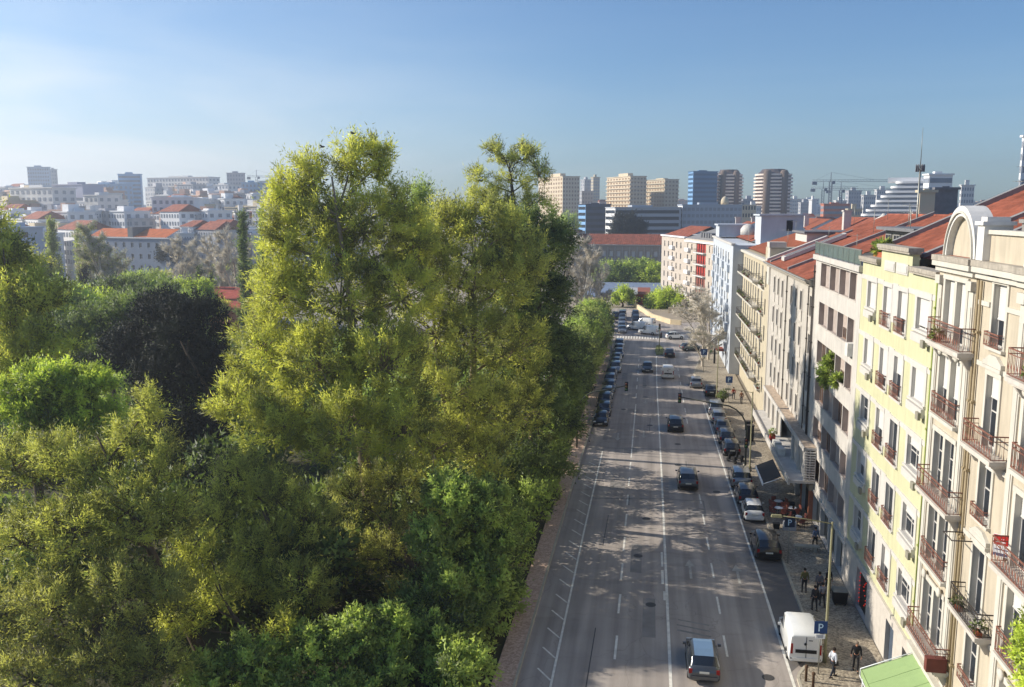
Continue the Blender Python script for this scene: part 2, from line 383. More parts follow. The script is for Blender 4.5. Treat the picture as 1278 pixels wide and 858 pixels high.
for y in (49.0, 54.5, 60.2, 65.4, 70.8, 76.2):
    mb = MB(); strip(mb, 4.98, y, 4.96, y + 2.6, .13); tag(mb.build('lane_dash', line_m), kind='structure')
for y in (106, 112, 118, 124, 130, 136, 142):
    mb = MB(); strip(mb, 5.0, y, 5.0, y + 2.6, .13); tag(mb.build('lane_dash', line_m), kind='structure')
mb = MB(); strip(mb, -4.78, 40, -4.7, 68, .13); strip(mb, -4.7, 68, -4.5, 92, .13)
for i in range(19):
    y = 42.4 + i * 2.45
    strip(mb, -4.83, y, -5.7, y + 1.2, .11)
tag(mb.build('parking_bay_markings', line_m), kind='structure')
mb = MB(); strip(mb, 8.3, 44, 8.22, 57, .16); strip(mb, 8.22, 57, 8.05, 68, .14); strip(mb, 8.05, 68, 7.75, 95, .13); strip(mb, 7.75, 95, 7.6, 118, .12)
tag(mb.build('kerbside_line', line_m), kind='structure')
mb = MB(); strip(mb, -4.3, 93.4, 7.6, 94.2, .3); strip(mb, -4.3, 79.6, -1.5, 79.9, .16); strip(mb, -3.0, 82.2, -1.5, 82.4, .16); strip(mb, -4.3, 76.2, 2.4, 77.2, .18); strip(mb, 2.3, 76.9, 5.2, 77.0, .16); strip(mb, 5.2, 73.2, 5.2, 77, .14)
strip(mb, 2.2, 51.9, 4.2, 51.3, .2); strip(mb, 2.2, 52.6, 4.2, 52.0, .16); strip(mb, 2.3, 53.3, 4.2, 52.8, .14); strip(mb, -1.3, 74.8, -1.3, 77.6, .14)
strip(mb, 2.2, 68.6, 3.8, 68.5, .14); strip(mb, 4.4, 98.5, 4.2, 104, .12)
tag(mb.build('worn_cross_lines', line_faint), kind='structure')
# trench repairs and manhole covers
rp = random.Random(4); patch_m = mat('patched_asphalt', (136, 132, 128), .9, .14, 1.2, bump=.3); seal_m = mat('tar_seal', (66, 65, 66), .6, .1, 3)
for i in range(16):
    x, y = rp.uniform(-5.8, 6.5), 46 + i * 6.3 + rp.uniform(-2, 2); w_, l_ = rp.choice(((.8, 5.5), (2.6, .9), (1.4, 2.4), (.5, 9))); sheet('road_patch', [(x, y), (x + w_, y), (x + w_, y + l_), (x, y + l_)], .0075, patch_m if i % 3 else seal_m) if i % 3 else sheet('tar_seam', [(x, y), (x + .06, y), (x + .16, y + 7), (x + .1, y + 7)], .0075, seal_m)
for i in range(11):
    x, y = rp.choice((-3.2, .1, 3.4, 6.8)) + rp.uniform(-.5, .5), 47 + i * 8.2; mb = MB(); mb.lathe([(.34, .008), (.34, .016)], (x, y, 0), 14, smooth=False); tag(mb.build('manhole_cover', mat('cast_iron', (70, 68, 66), .6, .2, 9)), 'round iron manhole cover set in the asphalt', 'manhole cover', 'manhole covers in the road')
def arrow(x, y, s=1, away=True):
    mb = MB(); k = 1 if away else -1
    mb.quad((x - .09 * s, y - k * 1.6 * s, .013), (x + .09 * s, y - k * 1.6 * s, .013), (x + .09 * s, y + k * .6 * s, .013), (x - .09 * s, y + k * .6 * s, .013))
    mb.quad((x - .38 * s, y + k * .6 * s, .013), (x + .38 * s, y + k * .6 * s, .013), (x, y + k * 1.8 * s, .013))
    tag(mb.build('lane_arrow', line_a), kind='structure')
for a in ((3.4, 61.4), (6.7, 61), (3.3, 150), (5.6, 150)): arrow(*a)
for a in ((-3.1, 98.5), (-.2, 100), (-3.0, 118), (-.1, 118)): arrow(*a, away=False)
mb = MB()
for i in range(16): strip(mb, -6 + i * .55, 177, -6 + i * .55, 180.5, .3)
tag(mb.build('zebra_crossing', line_m), kind='structure')

# ---------------------------------------------------------------- building kit (local: x along facade, -y towards the street)
_cache = {}
def cached(key, fn):
    if key not in _cache: _cache[key] = fn()
    return _cache[key]
def window(parent, x, z, w_, h_, y=.16, shut=0.0, mull=1, rows=0, frame=None, glass=None, shm=None, fw=.07):
    """window frame (part) with pane and roller shutter (sub-parts); x,z = lower left corner"""
    frame = frame or white; glass = glass or glassd; shm = shm or shutterm
    def mf():
        mb = MB(); mb.box(0, fw, 0, .06, 0, h_); mb.box(w_ - fw, w_, 0, .06, 0, h_); mb.box(fw, w_ - fw, 0, .06, 0, fw); mb.box(fw, w_ - fw, 0, .06, h_ - fw, h_)
        for k in range(mull): c = w_ * (k + 1) / (mull + 1); mb.box(c - fw * .6, c + fw * .6, -.004, .05, fw, h_ - fw)
        for k in range(rows): c = h_ * (k + 1) / (rows + 1); mb.box(fw, w_ - fw, .006, .045, c - .025, c + .025)
        return mb.mesh('window', frame)
    f = place('window', cached(('f', w_, h_, mull, rows, frame.name, fw), mf), parent, (x, y, z))
    def mp_():
        mb = MB(); mb.box(fw * .5, w_ - fw * .5, .035, .05, fw * .5, h_ - fw * .5); return mb.mesh('pane', glass)
    place('pane', cached(('p', w_, h_, glass.name), mp_), f)
    if shut > 0:
        hs = round(h_ * shut, 2)
        def ms():
            mb = MB(); n = max(3, int(hs / .09))
            for k in range(n):
                z0, z1 = h_ - hs + hs * k / n, h_ - hs + hs * (k + 1) / n
                mb.quad((.03, -.035, z0), (w_ - .03, -.035, z0), (w_ - .03, -.02, z1), (.03, -.02, z1)); mb.quad((.03, -.02, z1), (w_ - .03, -.02, z1), (w_ - .03, -.035, z1), (.03, -.035, z1))
            mb.box(.02, w_ - .02, -.05, -.01, h_ - hs - .05, h_ - hs)
            return mb.mesh('roller_shutter', shm)
        place('roller_shutter', cached(('s', w_, h_, hs, shm.name), ms), f)
    return f
def trim(mb, x, z, w_, h_, t=.16, d=.05, y=0.0, sill=.1, m=0):
    mb.box(x - t, x, y - d, y + .01, z, z + h_, m); mb.box(x + w_, x + w_ + t, y - d, y + .01, z, z + h_, m)
    mb.box(x - t, x + w_ + t, y - d - .02, y + .01, z + h_, z + h_ + t, m); mb.box(x - t - .04, x + w_ + t + .04, y - d - sill, y + .01, z - .12, z, m)
def rail_mesh(w_, d, h_, step=.13, m=None, bar=.014, deco=True):
    """balcony railing: three sides, origin at wall line left end"""
    def go():
        mb = MB(); 
        for z in (0.08, h_ * .8, h_): 
            r = .022 if z == h_ else .014
            mb.box(0, w_, -d - r, -d + r, z - r, z + r); 
            if d > .12:
                mb.box(-r, r, -d + r, 0, z - r, z + r); mb.box(w_ - r, w_ + r, -d + r, 0, z - r, z + r)
        n = max(2, int(w_ / step))
        for k in range(n + 1):
            x = w_ * k / n; b = bar * (1.5 if k in (0, n) else 1)
            mb.box(x - b / 2, x + b / 2, -d - b / 2, -d + b / 2, .05, h_)
            if deco and k % 2 and k < n:
                mb.quad((x - .07, -d - .012, h_ * .35), (x, -d - .012, h_ * .22), (x + .07, -d - .012, h_ * .35), (x, -d - .012, h_ * .55))
                mb.quad((x - .05, -d - .012, .12), (x + .05, -d - .012, .12), (x + .02, -d - .012, h_ * .22), (x - .02, -d - .012, h_ * .22))
        if d > .12:
            n = max(1, int(d / step))
            for k in range(1, n):
                y = -d * k / n
                for x in (0, w_): mb.box(x - bar / 2, x + bar / 2, y - bar / 2, y + bar / 2, .05, h_)
        return mb.mesh('railing', m or iron)
    return cached(('rail', w_, d, h_, step, (m or iron).name, deco), go)
def balcony(parent, x, z, w_, d=.8, h_=1.05, thick=.16, slabm=None, m=None, consoles=0, plants=0, deco=True, step=.13, y=0.0):
    mb = MB(); mb.box(x, x + w_, y - d - .06, y, z - thick, z); mb.box(x + .06, x + w_ - .06, y - d + .04, y, z - thick - .1, z - thick)
    for k in range(consoles):
        c = x + .3 + (w_ - .6) * k / max(1, consoles - 1)
        mb.hexa([(c - .1, y - .15, z - .75), (c + .1, y - .15, z - .75), (c + .1, y, z - .75), (c - .1, y, z - .75)],
                [(c - .1, y - d + .15, z - thick - .1), (c + .1, y - d + .15, z - thick - .1), (c + .1, y, z - thick - .1), (c - .1, y, z - thick - .1)])
    b = mb.build('balcony', slabm or stone_t, parent)
    place('railing', rail_mesh(w_ - .1, d, h_, step, m, deco=deco), b, (x + .05, y, z))
    for k in range(plants):
        px = x + .3 + rnd.random() * (w_ - .8); mp2 = MB(); mp2.box(px, px + .45, y - d + .06, y - d + .26, z, z + .2)
        pt = mp2.build('flower_box', mat('clay_pot', (156, 84, 56)), b)
        plantball(pt, (px + .22, y - d + .16, z + .36), .3, 90)
    return b
# ---------------------------------------------------------------- foliage
def leaves_mesh(name, P, D, Lh, Wd, tint, m, seed=0, quad=False, nrm=None):
    """one small blade per point P, pointing along D (numpy arrays)"""
    rg = np.random.default_rng(seed); n = len(P)
    S = np.cross(D, rg.normal(size=(n, 3))); S /= np.linalg.norm(S, axis=1, keepdims=True) + 1e-9
    hw = (Wd / 2)[:, None]; k = 4 if quad else 3
    if quad: V = np.stack([P, P + D * (Lh * .5)[:, None] + S * hw, P + D * Lh[:, None], P + D * (Lh * .5)[:, None] - S * hw], 1)
    else: V = np.stack([P - S * hw, P + S * hw, P + D * Lh[:, None]], 1)
    me = bpy.data.meshes.new(name); me.vertices.add(n * k); me.vertices.foreach_set('co', V.reshape(-1).astype(np.float32))
    me.loops.add(n * k); me.loops.foreach_set('vertex_index', np.arange(n * k, dtype=np.int32))
    me.polygons.add(n); me.polygons.foreach_set('loop_start', np.arange(0, n * k, k, dtype=np.int32)); me.polygons.foreach_set('loop_total', np.full(n, k, dtype=np.int32))
    me.update(calc_edges=True)
    a = me.attributes.new('tint', 'FLOAT', 'FACE'); a.data.foreach_set('value', np.clip(tint, 0, 1).astype(np.float32))
    a = me.attributes.new('nrm', 'FLOAT_VECTOR', 'FACE'); a.data.foreach_set('vector', (D if nrm is None else nrm).astype(np.float32).reshape(-1))
    me.materials.append(m); return me
LM = {
 'feather': leaf_mat('feathery_olive_leaves', (.062, .068, .018), (.41, .42, .085)),
 'feather_y': leaf_mat('feathery_yellow_leaves', (.085, .092, .018), (.465, .475, .080)),
 'olive': leaf_mat('dull_olive_leaves', (.052, .058, .018), (.37, .37, .088)),
 'dark': leaf_mat('dark_shaded_leaves', (.006, .008, .006), (.020, .026, .013), .3, .75),  # dark leaves, with the dome tree's shade put into the colour as well
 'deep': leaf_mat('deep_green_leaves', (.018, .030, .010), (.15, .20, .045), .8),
 'bright': leaf_mat('bright_green_leaves', (.060, .085, .022), (.32, .40, .085)),
 'lime': leaf_mat('lime_leaves', (.06, .09, .012), (.40, .48, .065)),
 'bare': leaf_mat('pale_twigs', (.46, .41, .34), (.68, .62, .53), .3),
 'poplar': leaf_mat('spring_poplar_leaves', (.08, .10, .03), (.33, .37, .10), .8),
}
def plantball(parent, c, r, n, m='deep', name='leaves'):
    rg = np.random.default_rng(int(abs(c[0] * 31 + c[1] * 7 + c[2])) + n)
    d = rg.normal(size=(n, 3)); d /= np.linalg.norm(d, axis=1, keepdims=True); P = np.array(c) + d * r * rg.uniform(.3, 1, (n, 1))
    return place(name, leaves_mesh(name, P, d, rg.uniform(.1, .22, n) * (r / .3) ** .5, rg.uniform(.06, .12, n) * (r / .3) ** .5, rg.uniform(0, 1, n), LM[m], n), parent)

def tiles(name, p00, p10, p01, p11, m, parent=None, period=.24, amp=.045, courses=None):
    """sheet of terracotta tile rows: p00->p10 along the eaves, p00->p01 up the slope"""
    p00, p10, p01, p11 = map(Vector, (p00, p10, p01, p11)); w_ = (p10 - p00).length; n = max(2, int(w_ / period)); h_ = (p01 - p00).length; c = courses or max(2, int(h_ / .42))
    nrm = (p10 - p00).cross(p01 - p00).normalized(); 
    if nrm.z < 0: nrm = -nrm
    vs, fs = [], []; prof = [0, 1, .35, -.25]
    xs = [(i + f) / n for i in range(n) for f in (0, .3, .62, .81)] + [1.0]; am = [prof[i % 4] for i in range(4 * n)] + [0]
    for j in range(c + 1):
        for st in ((0,) if j == 0 else ((1,) if j == c else (1, 0))):
            t = j / c
            for x, a in zip(xs, am):
                b = (p00.lerp(p10, x)).lerp(p01.lerp(p11, x), t); vs.append(tuple(b + nrm * (a * amp + (.03 if st == 0 else 0))))
    rows = len(vs) // len(xs); q = len(xs)
    for r in range(rows - 1):
        for i in range(q - 1): fs.append((r * q + i, r * q + i + 1, (r + 1) * q + i + 1, (r + 1) * q + i))
    me = bpy.data.meshes.new(name); me.from_pydata(vs, [], fs); me.materials.append(m)
    o = place(name, me, parent); o['kind'] = 'stuff' if parent else 'structure'; return o
# ================================================================ right-hand street front
R90 = -math.pi / 2
def street_building(name, label, yfar, X=13.8, cat='building', group=None):
    return tag(empty(name, (X, yfar, 0), R90), label, cat, group)
def body(parent, w_, depth, z0, z1, ops, m, name='wall', reveal=.25, y=0.0, extra=None, back=True, mr=1):
    mb = MB(); wall_cells(mb, 0, w_, z0, z1, ops, reveal, 0, mr, y)
    mb.quad((0, depth, z0), (0, y, z0), (0, y, z1), (0, depth, z1)); mb.quad((w_, y, z0), (w_, depth, z0), (w_, depth, z1), (w_, y, z1))
    if back: mb.quad((w_, depth, z0), (0, depth, z0), (0, depth, z1), (w_, depth, z1)); mb.quad((0, y, z1), (w_, y, z1), (w_, depth, z1), (0, depth, z1))
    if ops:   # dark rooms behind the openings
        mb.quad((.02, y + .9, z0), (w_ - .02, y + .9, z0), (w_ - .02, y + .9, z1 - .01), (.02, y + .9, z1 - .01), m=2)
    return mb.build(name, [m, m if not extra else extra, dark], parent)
def pitched(parent, w_, e0, ridge_y, ridge_z, back_y, ez, m=tile_red, x0=0.0, verge=True):
    tiles('roof_tiles', (x0, e0, ez), (x0 + w_, e0, ez), (x0, ridge_y, ridge_z), (x0 + w_, ridge_y, ridge_z), m, parent)
    mb = MB(); mb.quad((x0, ridge_y, ridge_z), (x0 + w_, ridge_y, ridge_z), (x0 + w_, back_y, ez), (x0, back_y, ez))
    for x in (x0 + .01, x0 + w_ - .01): mb.quad((x, e0, ez - .03), (x, ridge_y, ridge_z - .06), (x, back_y, ez - .03), m=1)
    mb.build('roof', [m, stone], parent)
    mb = MB(); mb.tube([(x0, ridge_y, ridge_z + .04), (x0 + w_, ridge_y, ridge_z + .04)], .13, 6); mb.build('ridge_tiles', m, parent)
def coping_bar(parent, x, e0, ez, r0, rz_, w_=.5, h_=.3, m=zinc, name='party_wall_coping'):
    mb = MB(); mb.hexa([(x, e0, ez - .5), (x + w_, e0, ez - .5), (x + w_, r0, rz_ - .5), (x, r0, rz_ - .5)], [(x, e0, ez + h_), (x + w_, e0, ez + h_), (x + w_, r0, rz_ + h_), (x, r0, rz_ + h_)])
    return mb.build(name, m, parent)
def down_pipe(parent, x, z0, z1, y=-.1, m=pipe, r=.06):
    mb = MB(); mb.tube([(x, y, z0), (x, y, z1)], r, 6)
    for k in range(int((z1 - z0) / 3)): mb.box(x - .1, x + .1, y - .08, 0, z0 + 2.4 + 3 * k, z0 + 2.5 + 3 * k)
    return mb.build('drain_pipe', m, parent)

# ---------------------------------------------------------------- yellow building
def yellow_building():
    YF = 60.55; W = 15.75; S = lambda y: YF - y
    b = street_building('yellow_apartment_building', 'pale yellow five-storey apartment block with white window surrounds and stepped grey parapet', YF)
    tops = (21.1, 17.45, 13.8, 10.1, 6.4)
    cols = {'A': (58.7, 56.8), 'B': (54.8, 53.2), 'C': (51.7, 50.1), 'D': (48.2, 46.1)}
    ops = []; trimb = MB()
    for t in tops:
        for k, (ya, yb) in cols.items():
            hh = 1.65 if k in 'AD' else 2.35
            ops.append((S(ya), S(yb), t - hh, t, k, t))
    body(b, W, 14, 3.35, 22.35, ops, yellow, extra=white)
    lo = [(S(57.1), S(54.4), .0 + .13, 2.75), (S(49.9), S(48.3), .13, 2.6), (S(46.6), S(45.3), 1.0, 2.6)]
    mb = MB(); wall_cells(mb, 0, W, 0, 3.1, lo, .3, 0, 0, -.05)
    mb.box(-.02, W + .02, -.16, .0, 3.1, 3.36); mb.quad((0, .85, 0), (W, .85, 0), (W, .85, 3.1), (0, .85, 3.1), m=1)
    g = mb.build('ground_floor_wall', [stone_t, dark], b)
    mb = MB(); mb.box(S(57.05), S(54.45), .2, .26, .13, 2.7); mb.build('door', door_m, g)
    mb = MB(); mb.box(S(49.85), S(48.35), .2, .26, .13, 2.55); mb.build('door', mat('blue_grey_door', (74, 84, 98)), g)
    # strings of red lights round the big doorway
    mb = MB()
    for i in range(9):
        a = i / 8; mb.box(S(57.0) + .08 + .06 * math.sin(i * 2.1), S(57.0) + .105 + .06 * math.sin(i * 2.1), .1, .15, .4 + 2.2 * a, .45 + 2.2 * a)
        mb.box(S(55.6) + .3 * math.sin(i), S(55.6) + .03 + .3 * math.sin(i), .12, .16, .7 + 1.8 * a, .75 + 1.8 * a)
    tag(mb.build('light_string', mat('red_fairy_lights', (230, 40, 20), emis=((255, 50, 20), .35)), g), kind='stuff')
    for (x0, x1, z0, z1, k, t) in ops:
        french = k in 'BC'; tb = MB()
        trim(tb, x0, z0, x1 - x0, z1 - z0, t=.34 if not french else .26, d=.05, sill=.08)
        tb.build('window_surround', white, b)
        rr = rnd.random(); top3 = t > 15
        sh = {('A', True): 1.0, ('B', True): .97, ('C', True): .62, ('D', True): .86}.get((k, top3), (.0, .25, .5, 0, .12)[int(rr * 5)])
        if t == 17.45: sh = {'A': 1.0, 'B': .72, 'C': .4, 'D': 1.0}[k]
        if t in (13.8, 10.1) and k == 'D': sh = .3
        window(b, x0, z0, x1 - x0, round(z1 - z0, 2), mull=1, shut=min(sh, .97), rows=0 if french else 1)
        if french:
            mb = MB(); rl = place('juliet_railing', rail_mesh(round(x1 - x0 + .2, 2), .18, .85, .12, iron), b, (x0 - .1, -.02, z0 + .02))
        else:
            mb = MB(); zz = z0 - .62; mb.box(x0 - .25, x1 + .3, -.2, -.0, zz, zz + .44); mb.build('sill_box', white, b)
            mb = MB(); mb.box(x1 - .12, x1 + .36, -.34, -.201, zz - .1, zz + .28); mb.build('bracket_planter', mat('grey_planter', (138, 134, 120)), b)
    # white bands linking the window heads
    for t in tops:
        for q in ((.0, S(58.6) - .36, t + .04, t + .32), (S(56.9) + .36, S(54.7) - .28, t + .04, t + .32), (S(53.3) + .28, S(51.6) - .28, t - 1.9, t + .32), (S(50.2) + .28, S(48) - .36, t + .04, t + .32), (S(46.2) + .36, W, t + .04, t + .32)):
            mb = MB(); mb.box(q[0], q[1], -.04, 0, q[2], q[3]); mb.build('white_band', white, b)
    # stepped parapet
    mb = MB(); a, c = S(56.0), S(49.6)
    mb.box(a, c, .0, .35, 22.35, 23.3); mb.build('parapet', yellow, b)
    for (x0, x1, z) in ((-.15, a - .03, 22.37), (a - .15, c + .15, 23.31), (c + .18, W + .1, 22.37)):
        mb = MB(); mb.box(x0, x1, -.28, .5, z, z + .22); mb.box(x0 + .05, x1 - .05, -.22, .4, z - .12, z - .001); mb.build('parapet_coping', coping, b)
    for x in (S(55.0), S(52.45)):
        mb = MB(); mb.box(x, x + 2.3, -.07, 0, 22.02, 22.62); mb.box(x + .12, x + 2.18, -.1, -.07, 22.12, 22.52); mb.build('name_panel', white, b)
    pitched(b, W - .3, .9, 10.5, 27.3, 20, 22.9, tile_red, x0=.3)
    coping_bar(b, -.1, .9, 22.9, 10.5, 27.4, .55)
    coping_bar(b, 9.2, .9, 22.95, 10.4, 27.3, .5, .22, zinc, 'roof_coping')
    # plants on the roof edge
    q = MB(); q.box(.4, 2.6, .5, 1.1, 22.36, 22.9); pl = q.build('roof_planter', mat('clay_pot', (156, 84, 56)), b)
    plantball(pl, (1.3, .8, 23.2), .6, 500, 'bright'); 
    down_pipe(b, W - .12, 3.4, 22.2, m=mat('green_pipe', (138, 150, 78)))
yellow_building()

# ---------------------------------------------------------------- cream building with arched gable
arch_w = mat('arch_pale_plaster', (214, 212, 206), .85, .05, 1.2, bump=.15, streak=.35)
def cream_building():
    YF = 44.75; W = 24.7; S = lambda y: YF - y
    b = street_building('cream_ornate_building', 'cream ornate apartment building with arched gable and red iron balconies, nearest on the right', YF)
    fl = (19.5, 16.0, 12.3, 8.75, 5.0); pro = -.1
    bays = ((0.0, 4.9), (9.6, 14.5), (19.2, 24.1)); narrow = (6.75, 16.35)
    doors = []; nw = []
    for bx, _ in bays:
        for i, z in enumerate(fl): doors += [(bx + 1.15, bx + 2.4, z, z + 2.85, i, bx), (bx + 2.7, bx + 3.95, z, z + 2.85, i, bx)]
    for nx in narrow:
        for i, z in enumerate(fl):
            if i in (1, 3): nw.append((nx, nx + 1.3, z - .1, z + 2.9, i, nx))
            else: nw.append((nx, nx + 1.3, z + .55, z + 3.1, i, nx))
    # main wall between bays
    mb = MB(); 
    for (w0, w1) in ((4.9, 9.6), (14.5, 19.2), (24.1, W)): wall_cells(mb, w0, w1, 0, 23.2, [o for o in nw if w0 < o[0] < w1], .28, 0, 1, 0)
    for (w0, w1) in bays:
        wall_cells(mb, w0, w1, 4.0, 23.2, [o for o in doors if o[5] == w0], .3, 0, 1, pro)
        wall_cells(mb, w0, w1, 0, 4.0, [(w0 + 1.0, w0 + 3.9, .1, 3.2)], .3, 0, 1, pro)
        mb.quad((w0, 0, 0), (w0, pro, 0), (w0, pro, 23.2), (w0, 0, 23.2)); mb.quad((w1, pro, 0), (w1, 0, 0), (w1, 0, 23.2), (w1, pro, 23.2))
    mb.quad((0, 13, 0), (0, 0, 0), (0, 0, 23.2), (0, 13, 23.2)); mb.quad((W, 0, 0), (W, 13, 0), (W, 13, 23.2), (W, 0, 23.2)); mb.quad((0, 0, 23.19), (W, 0, 23.19), (W, 13, 23.19), (0, 13, 23.19))
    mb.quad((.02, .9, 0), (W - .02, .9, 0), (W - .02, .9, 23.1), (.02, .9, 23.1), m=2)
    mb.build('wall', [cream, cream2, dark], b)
    rs = random.Random(3)
    for (x0, x1, z0, z1, i, bx) in doors:
        first = abs(x0 - bx - 1.15) < .01
        sh = [.95, .55, 0, 0, 0][i] if bx == 0 else rs.choice((0, .3, .6))
        if i == 0 and not first: sh = .72
        if i == 1: sh = .55 if first else .62
        window(b, round(x0, 2), z0, round(x1 - x0, 2), round(z1 - z0, 2), y=pro + .2, mull=1, rows=2 if sh < .3 else 0, shut=sh)
    for (x0, x1, z0, z1, i, nx) in nw:
        window(b, x0, z0, 1.3, round(z1 - z0, 2), y=.2, mull=1, rows=1, shut=[.55, .3, .15, 0, 0][i])
        mb = MB(); trim(mb, x0, z0, 1.3, z1 - z0, t=.2, d=.06, sill=.12); mb.box(x0 - .35, x0 + 1.65, -.2, 0, z1 + .26, z1 + .4)
        if i in (1, 3):
            mb.box(x0 - .3, x0 + 1.6, -.16, 0, z1 + .41, z1 + .6)
            mb.hexa([(x0 - .2, -.14, z1 + .6), (x0 + 1.5, -.14, z1 + .6), (x0 + 1.5, 0, z1 + .6), (x0 - .2, 0, z1 + .6)], [(x0 + .3, -.14, z1 + .85), (x0 + 1, -.14, z1 + .85), (x0 + 1, 0, z1 + .85), (x0 + .3, 0, z1 + .85)])
            balcony(b, x0 - .7, z0 - .02, 3.3, .6, 1.0, .17, stone_t, iron if i == 1 else irond, 2, plants=2 if i == 3 else 0)
        else: place('window_guard', rail_mesh(1.5, .16, .6, .12, iron), b, (x0 - .1, -.1, z0))
        mb.build('window_surround', cream2, b)
    for bx, bx1 in bays:
        for i, z in enumerate(fl):
            mb = MB(); x0, x1 = bx + 1.15, bx + 3.95
            mb.box(x0 - .25, x0, pro - .07, pro, z, z + 2.85); mb.box(x1, x1 + .25, pro - .07, pro, z, z + 2.85); mb.box(x0 + 1.25, x0 + 1.55, pro - .06, pro, z, z + 2.85)
            mb.box(x0 - .25, x1 + .25, pro - .1, pro, z + 2.86, z + 3.08)
            if i in (1, 4):      # carved medallions over the doors
                mb.lathe([(.02, 0), (.2, .0), (.26, -.08), (.16, -.14), (.02, -.16)], ((x0 + .3), pro - .1, z + 3.05), 10, axis='y'); mb.lathe([(.02, 0), (.2, .0), (.26, -.08), (.16, -.14), (.02, -.16)], (x1 - .3, pro - .1, z + 3.05), 10, axis='y')
                mb.box(x0 + .6, x1 - .6, pro - .16, pro - .1, z + 2.9, z + 3.14)
            mb.build('door_surround', cream2, b)
            if i in (0, 2, 4) : balcony(b, bx + .75, z - .02, 4.5, .6, 1.05, .18, stone_t, iron, 3, plants=2 if i == 0 else 0, y=pro)
            else:
                q = MB(); q.box(x0 - .3, x1 + .3, pro - .3, pro, z - .16, z); gq = q.build('balcony_ledge', cream2, b)
                place('railing', rail_mesh(3.3, .24, 1.0, .13, iron), gq, (x0 - .25, pro, z))
        # pilasters either side of the bay
        for px in (bx + .1, bx1 - .65):
            mb = MB(); mb.box(px, px + .55, pro - .06, pro, 3.6, 22.1); mb.box(px - .06, px + .61, pro - .2, pro, 22.1, 22.5); mb.box(px + .1, px + .45, pro - .09, pro - .06, 4.2, 21.4); mb.build('pilaster', cream2, b)
    # cornices, string courses
    def course(name, z0, z1, d, m=cream2):
        mb = MB()
        for (w0, w1) in ((4.9, 9.6), (14.5, 19.2), (24.1, W)): mb.box(w0, w1, -d, 0, z0, z1)
        for (w0, w1) in bays: mb.box(w0 - (.05 if w0 else 0), w1 + .05, pro - d, pro, z0, z1)
        mb.build(name, m, b)
    course('cornice', 23.2, 23.45, .42, coping); course('cornice_moulding', 22.95, 23.19, .38); course('cornice_moulding', 22.7, 22.94, .2)
    mb = MB()
    for (w0, w1) in ((4.95, 6.45), (8.2, 9.55), (14.55, 16.1), (17.9, 19.15)):
        for z in (21.6, 19.1, 15.3, 11.7, 8.2): mb.box(w0, w1, -.08, 0, z, z + .2)
    mb.build('string_course', cream2, b)
    # parapet
    for (w0, w1) in ((5.0, 9.55), (14.55, 19.15), (24.15, W)): mb = MB(); mb.box(w0, w1, -.02, .35, 23.45, 24.55); mb.build('parapet', cream, b)
    mb = MB()
    for (w0, w1) in ((5.0, 9.55), (14.55, 19.15), (24.15, W)): mb.box(w0, w1, -.14, .45, 24.55, 24.72)
    mb.build('parapet_coping', cream2, b)
    for x in (5.15,): 
        mb = MB(); mb.box(x, x + .75, -.3, .8, 23.46, 24.9); mb.box(x - .1, x + .85, -.4, .9, 24.9, 25.06); mb.box(x + .05, x + .7, -.2, .7, 25.06, 25.24); mb.build('pedestal', arch_w, b)
    # arched gables
    def gable(cx, r, z0, rise, depth_, full=True):
        g = []
        N = 20
        def arc(rr, zz): return [(cx - rr * math.cos(math.pi * k / N), zz + (rr / r) * rise * math.sin(math.pi * k / N)) for k in range(N + 1)]
        outer, inner = arc(r, z0), arc(r * .8, z0)
        y0, y1 = pro - .14, pro + depth_
        mb = MB()
        for k in range(N):       # band: front, outer skin, inner skin
            (a, c), (a2, c2), (e, f), (e2, f2) = outer[k], outer[k + 1], inner[k], inner[k + 1]
            mb.quad((a, y0, c), (e, y0, f), (e2, y0, f2), (a2, y0, c2)); mb.quad((a, y1, c), (a, y0, c), (a2, y0, c2), (a2, y1, c2), smooth=True)
            mb.quad((e, y0, f), (e, y0 + .3, f), (e2, y0 + .3, f2), (e2, y0, f2), smooth=True)
        mb.build('arch_moulding', arch_w, b)
        mid, mid2 = arc(r * .9, z0), arc(r * .86, z0); mb = MB()
        for k in range(N): mb.hexa([(mid[k][0], y0 - .08, mid[k][1]), (mid2[k][0], y0 - .08, mid2[k][1]), (mid2[k][0], y0, mid2[k][1]), (mid[k][0], y0, mid[k][1])], [(mid[k + 1][0], y0 - .08, mid[k + 1][1]), (mid2[k + 1][0], y0 - .08, mid2[k + 1][1]), (mid2[k + 1][0], y0, mid2[k + 1][1]), (mid[k + 1][0], y0, mid[k + 1][1])])
        mb.build('arch_bead', cream2, b)
        mb = MB(); mb.quad(*[(x, y0 + .3, z) for x, z in inner]); mb.quad(*[(x, y1, z) for x, z in reversed(outer)])
        mb.build('gable_panel', cream, b)
    gable(2.8, 2.05, 23.46, 2.25, .75); gable(12.05, 2.2, 23.46, 1.6, 1.2); gable(21.65, 2.45, 23.46, 2.45, 1.6)
    q = MB(); q.box(6.2, 8.2, 1.0, 2.6, 23.2, 25.0); q.box(6.1, 8.3, .9, 2.7, 25.0, 25.15); q.build('roof_box', zinc, b)
    pitched(b, W, 1.2, 11.6, 28.2, 22, 23.3, tile_red)
    coping_bar(b, -.15, 1.3, 23.5, 11.6, 28.3, .45); coping_bar(b, 5.9, 1.3, 23.4, 11.6, 28.2, .6, .2, zinc, 'roof_coping')
    q = MB(); q.box(-6.3, -3.4, 8.6, 14, 24.5, 27.3); q.box(-6.4, -3.3, 8.5, 14.1, 27.3, 27.4); q.build('chimney', brick_l, b)
    for x in (5.15, 5.5, 14.2): down_pipe(b, x, 0, 22.6, m=pipe)
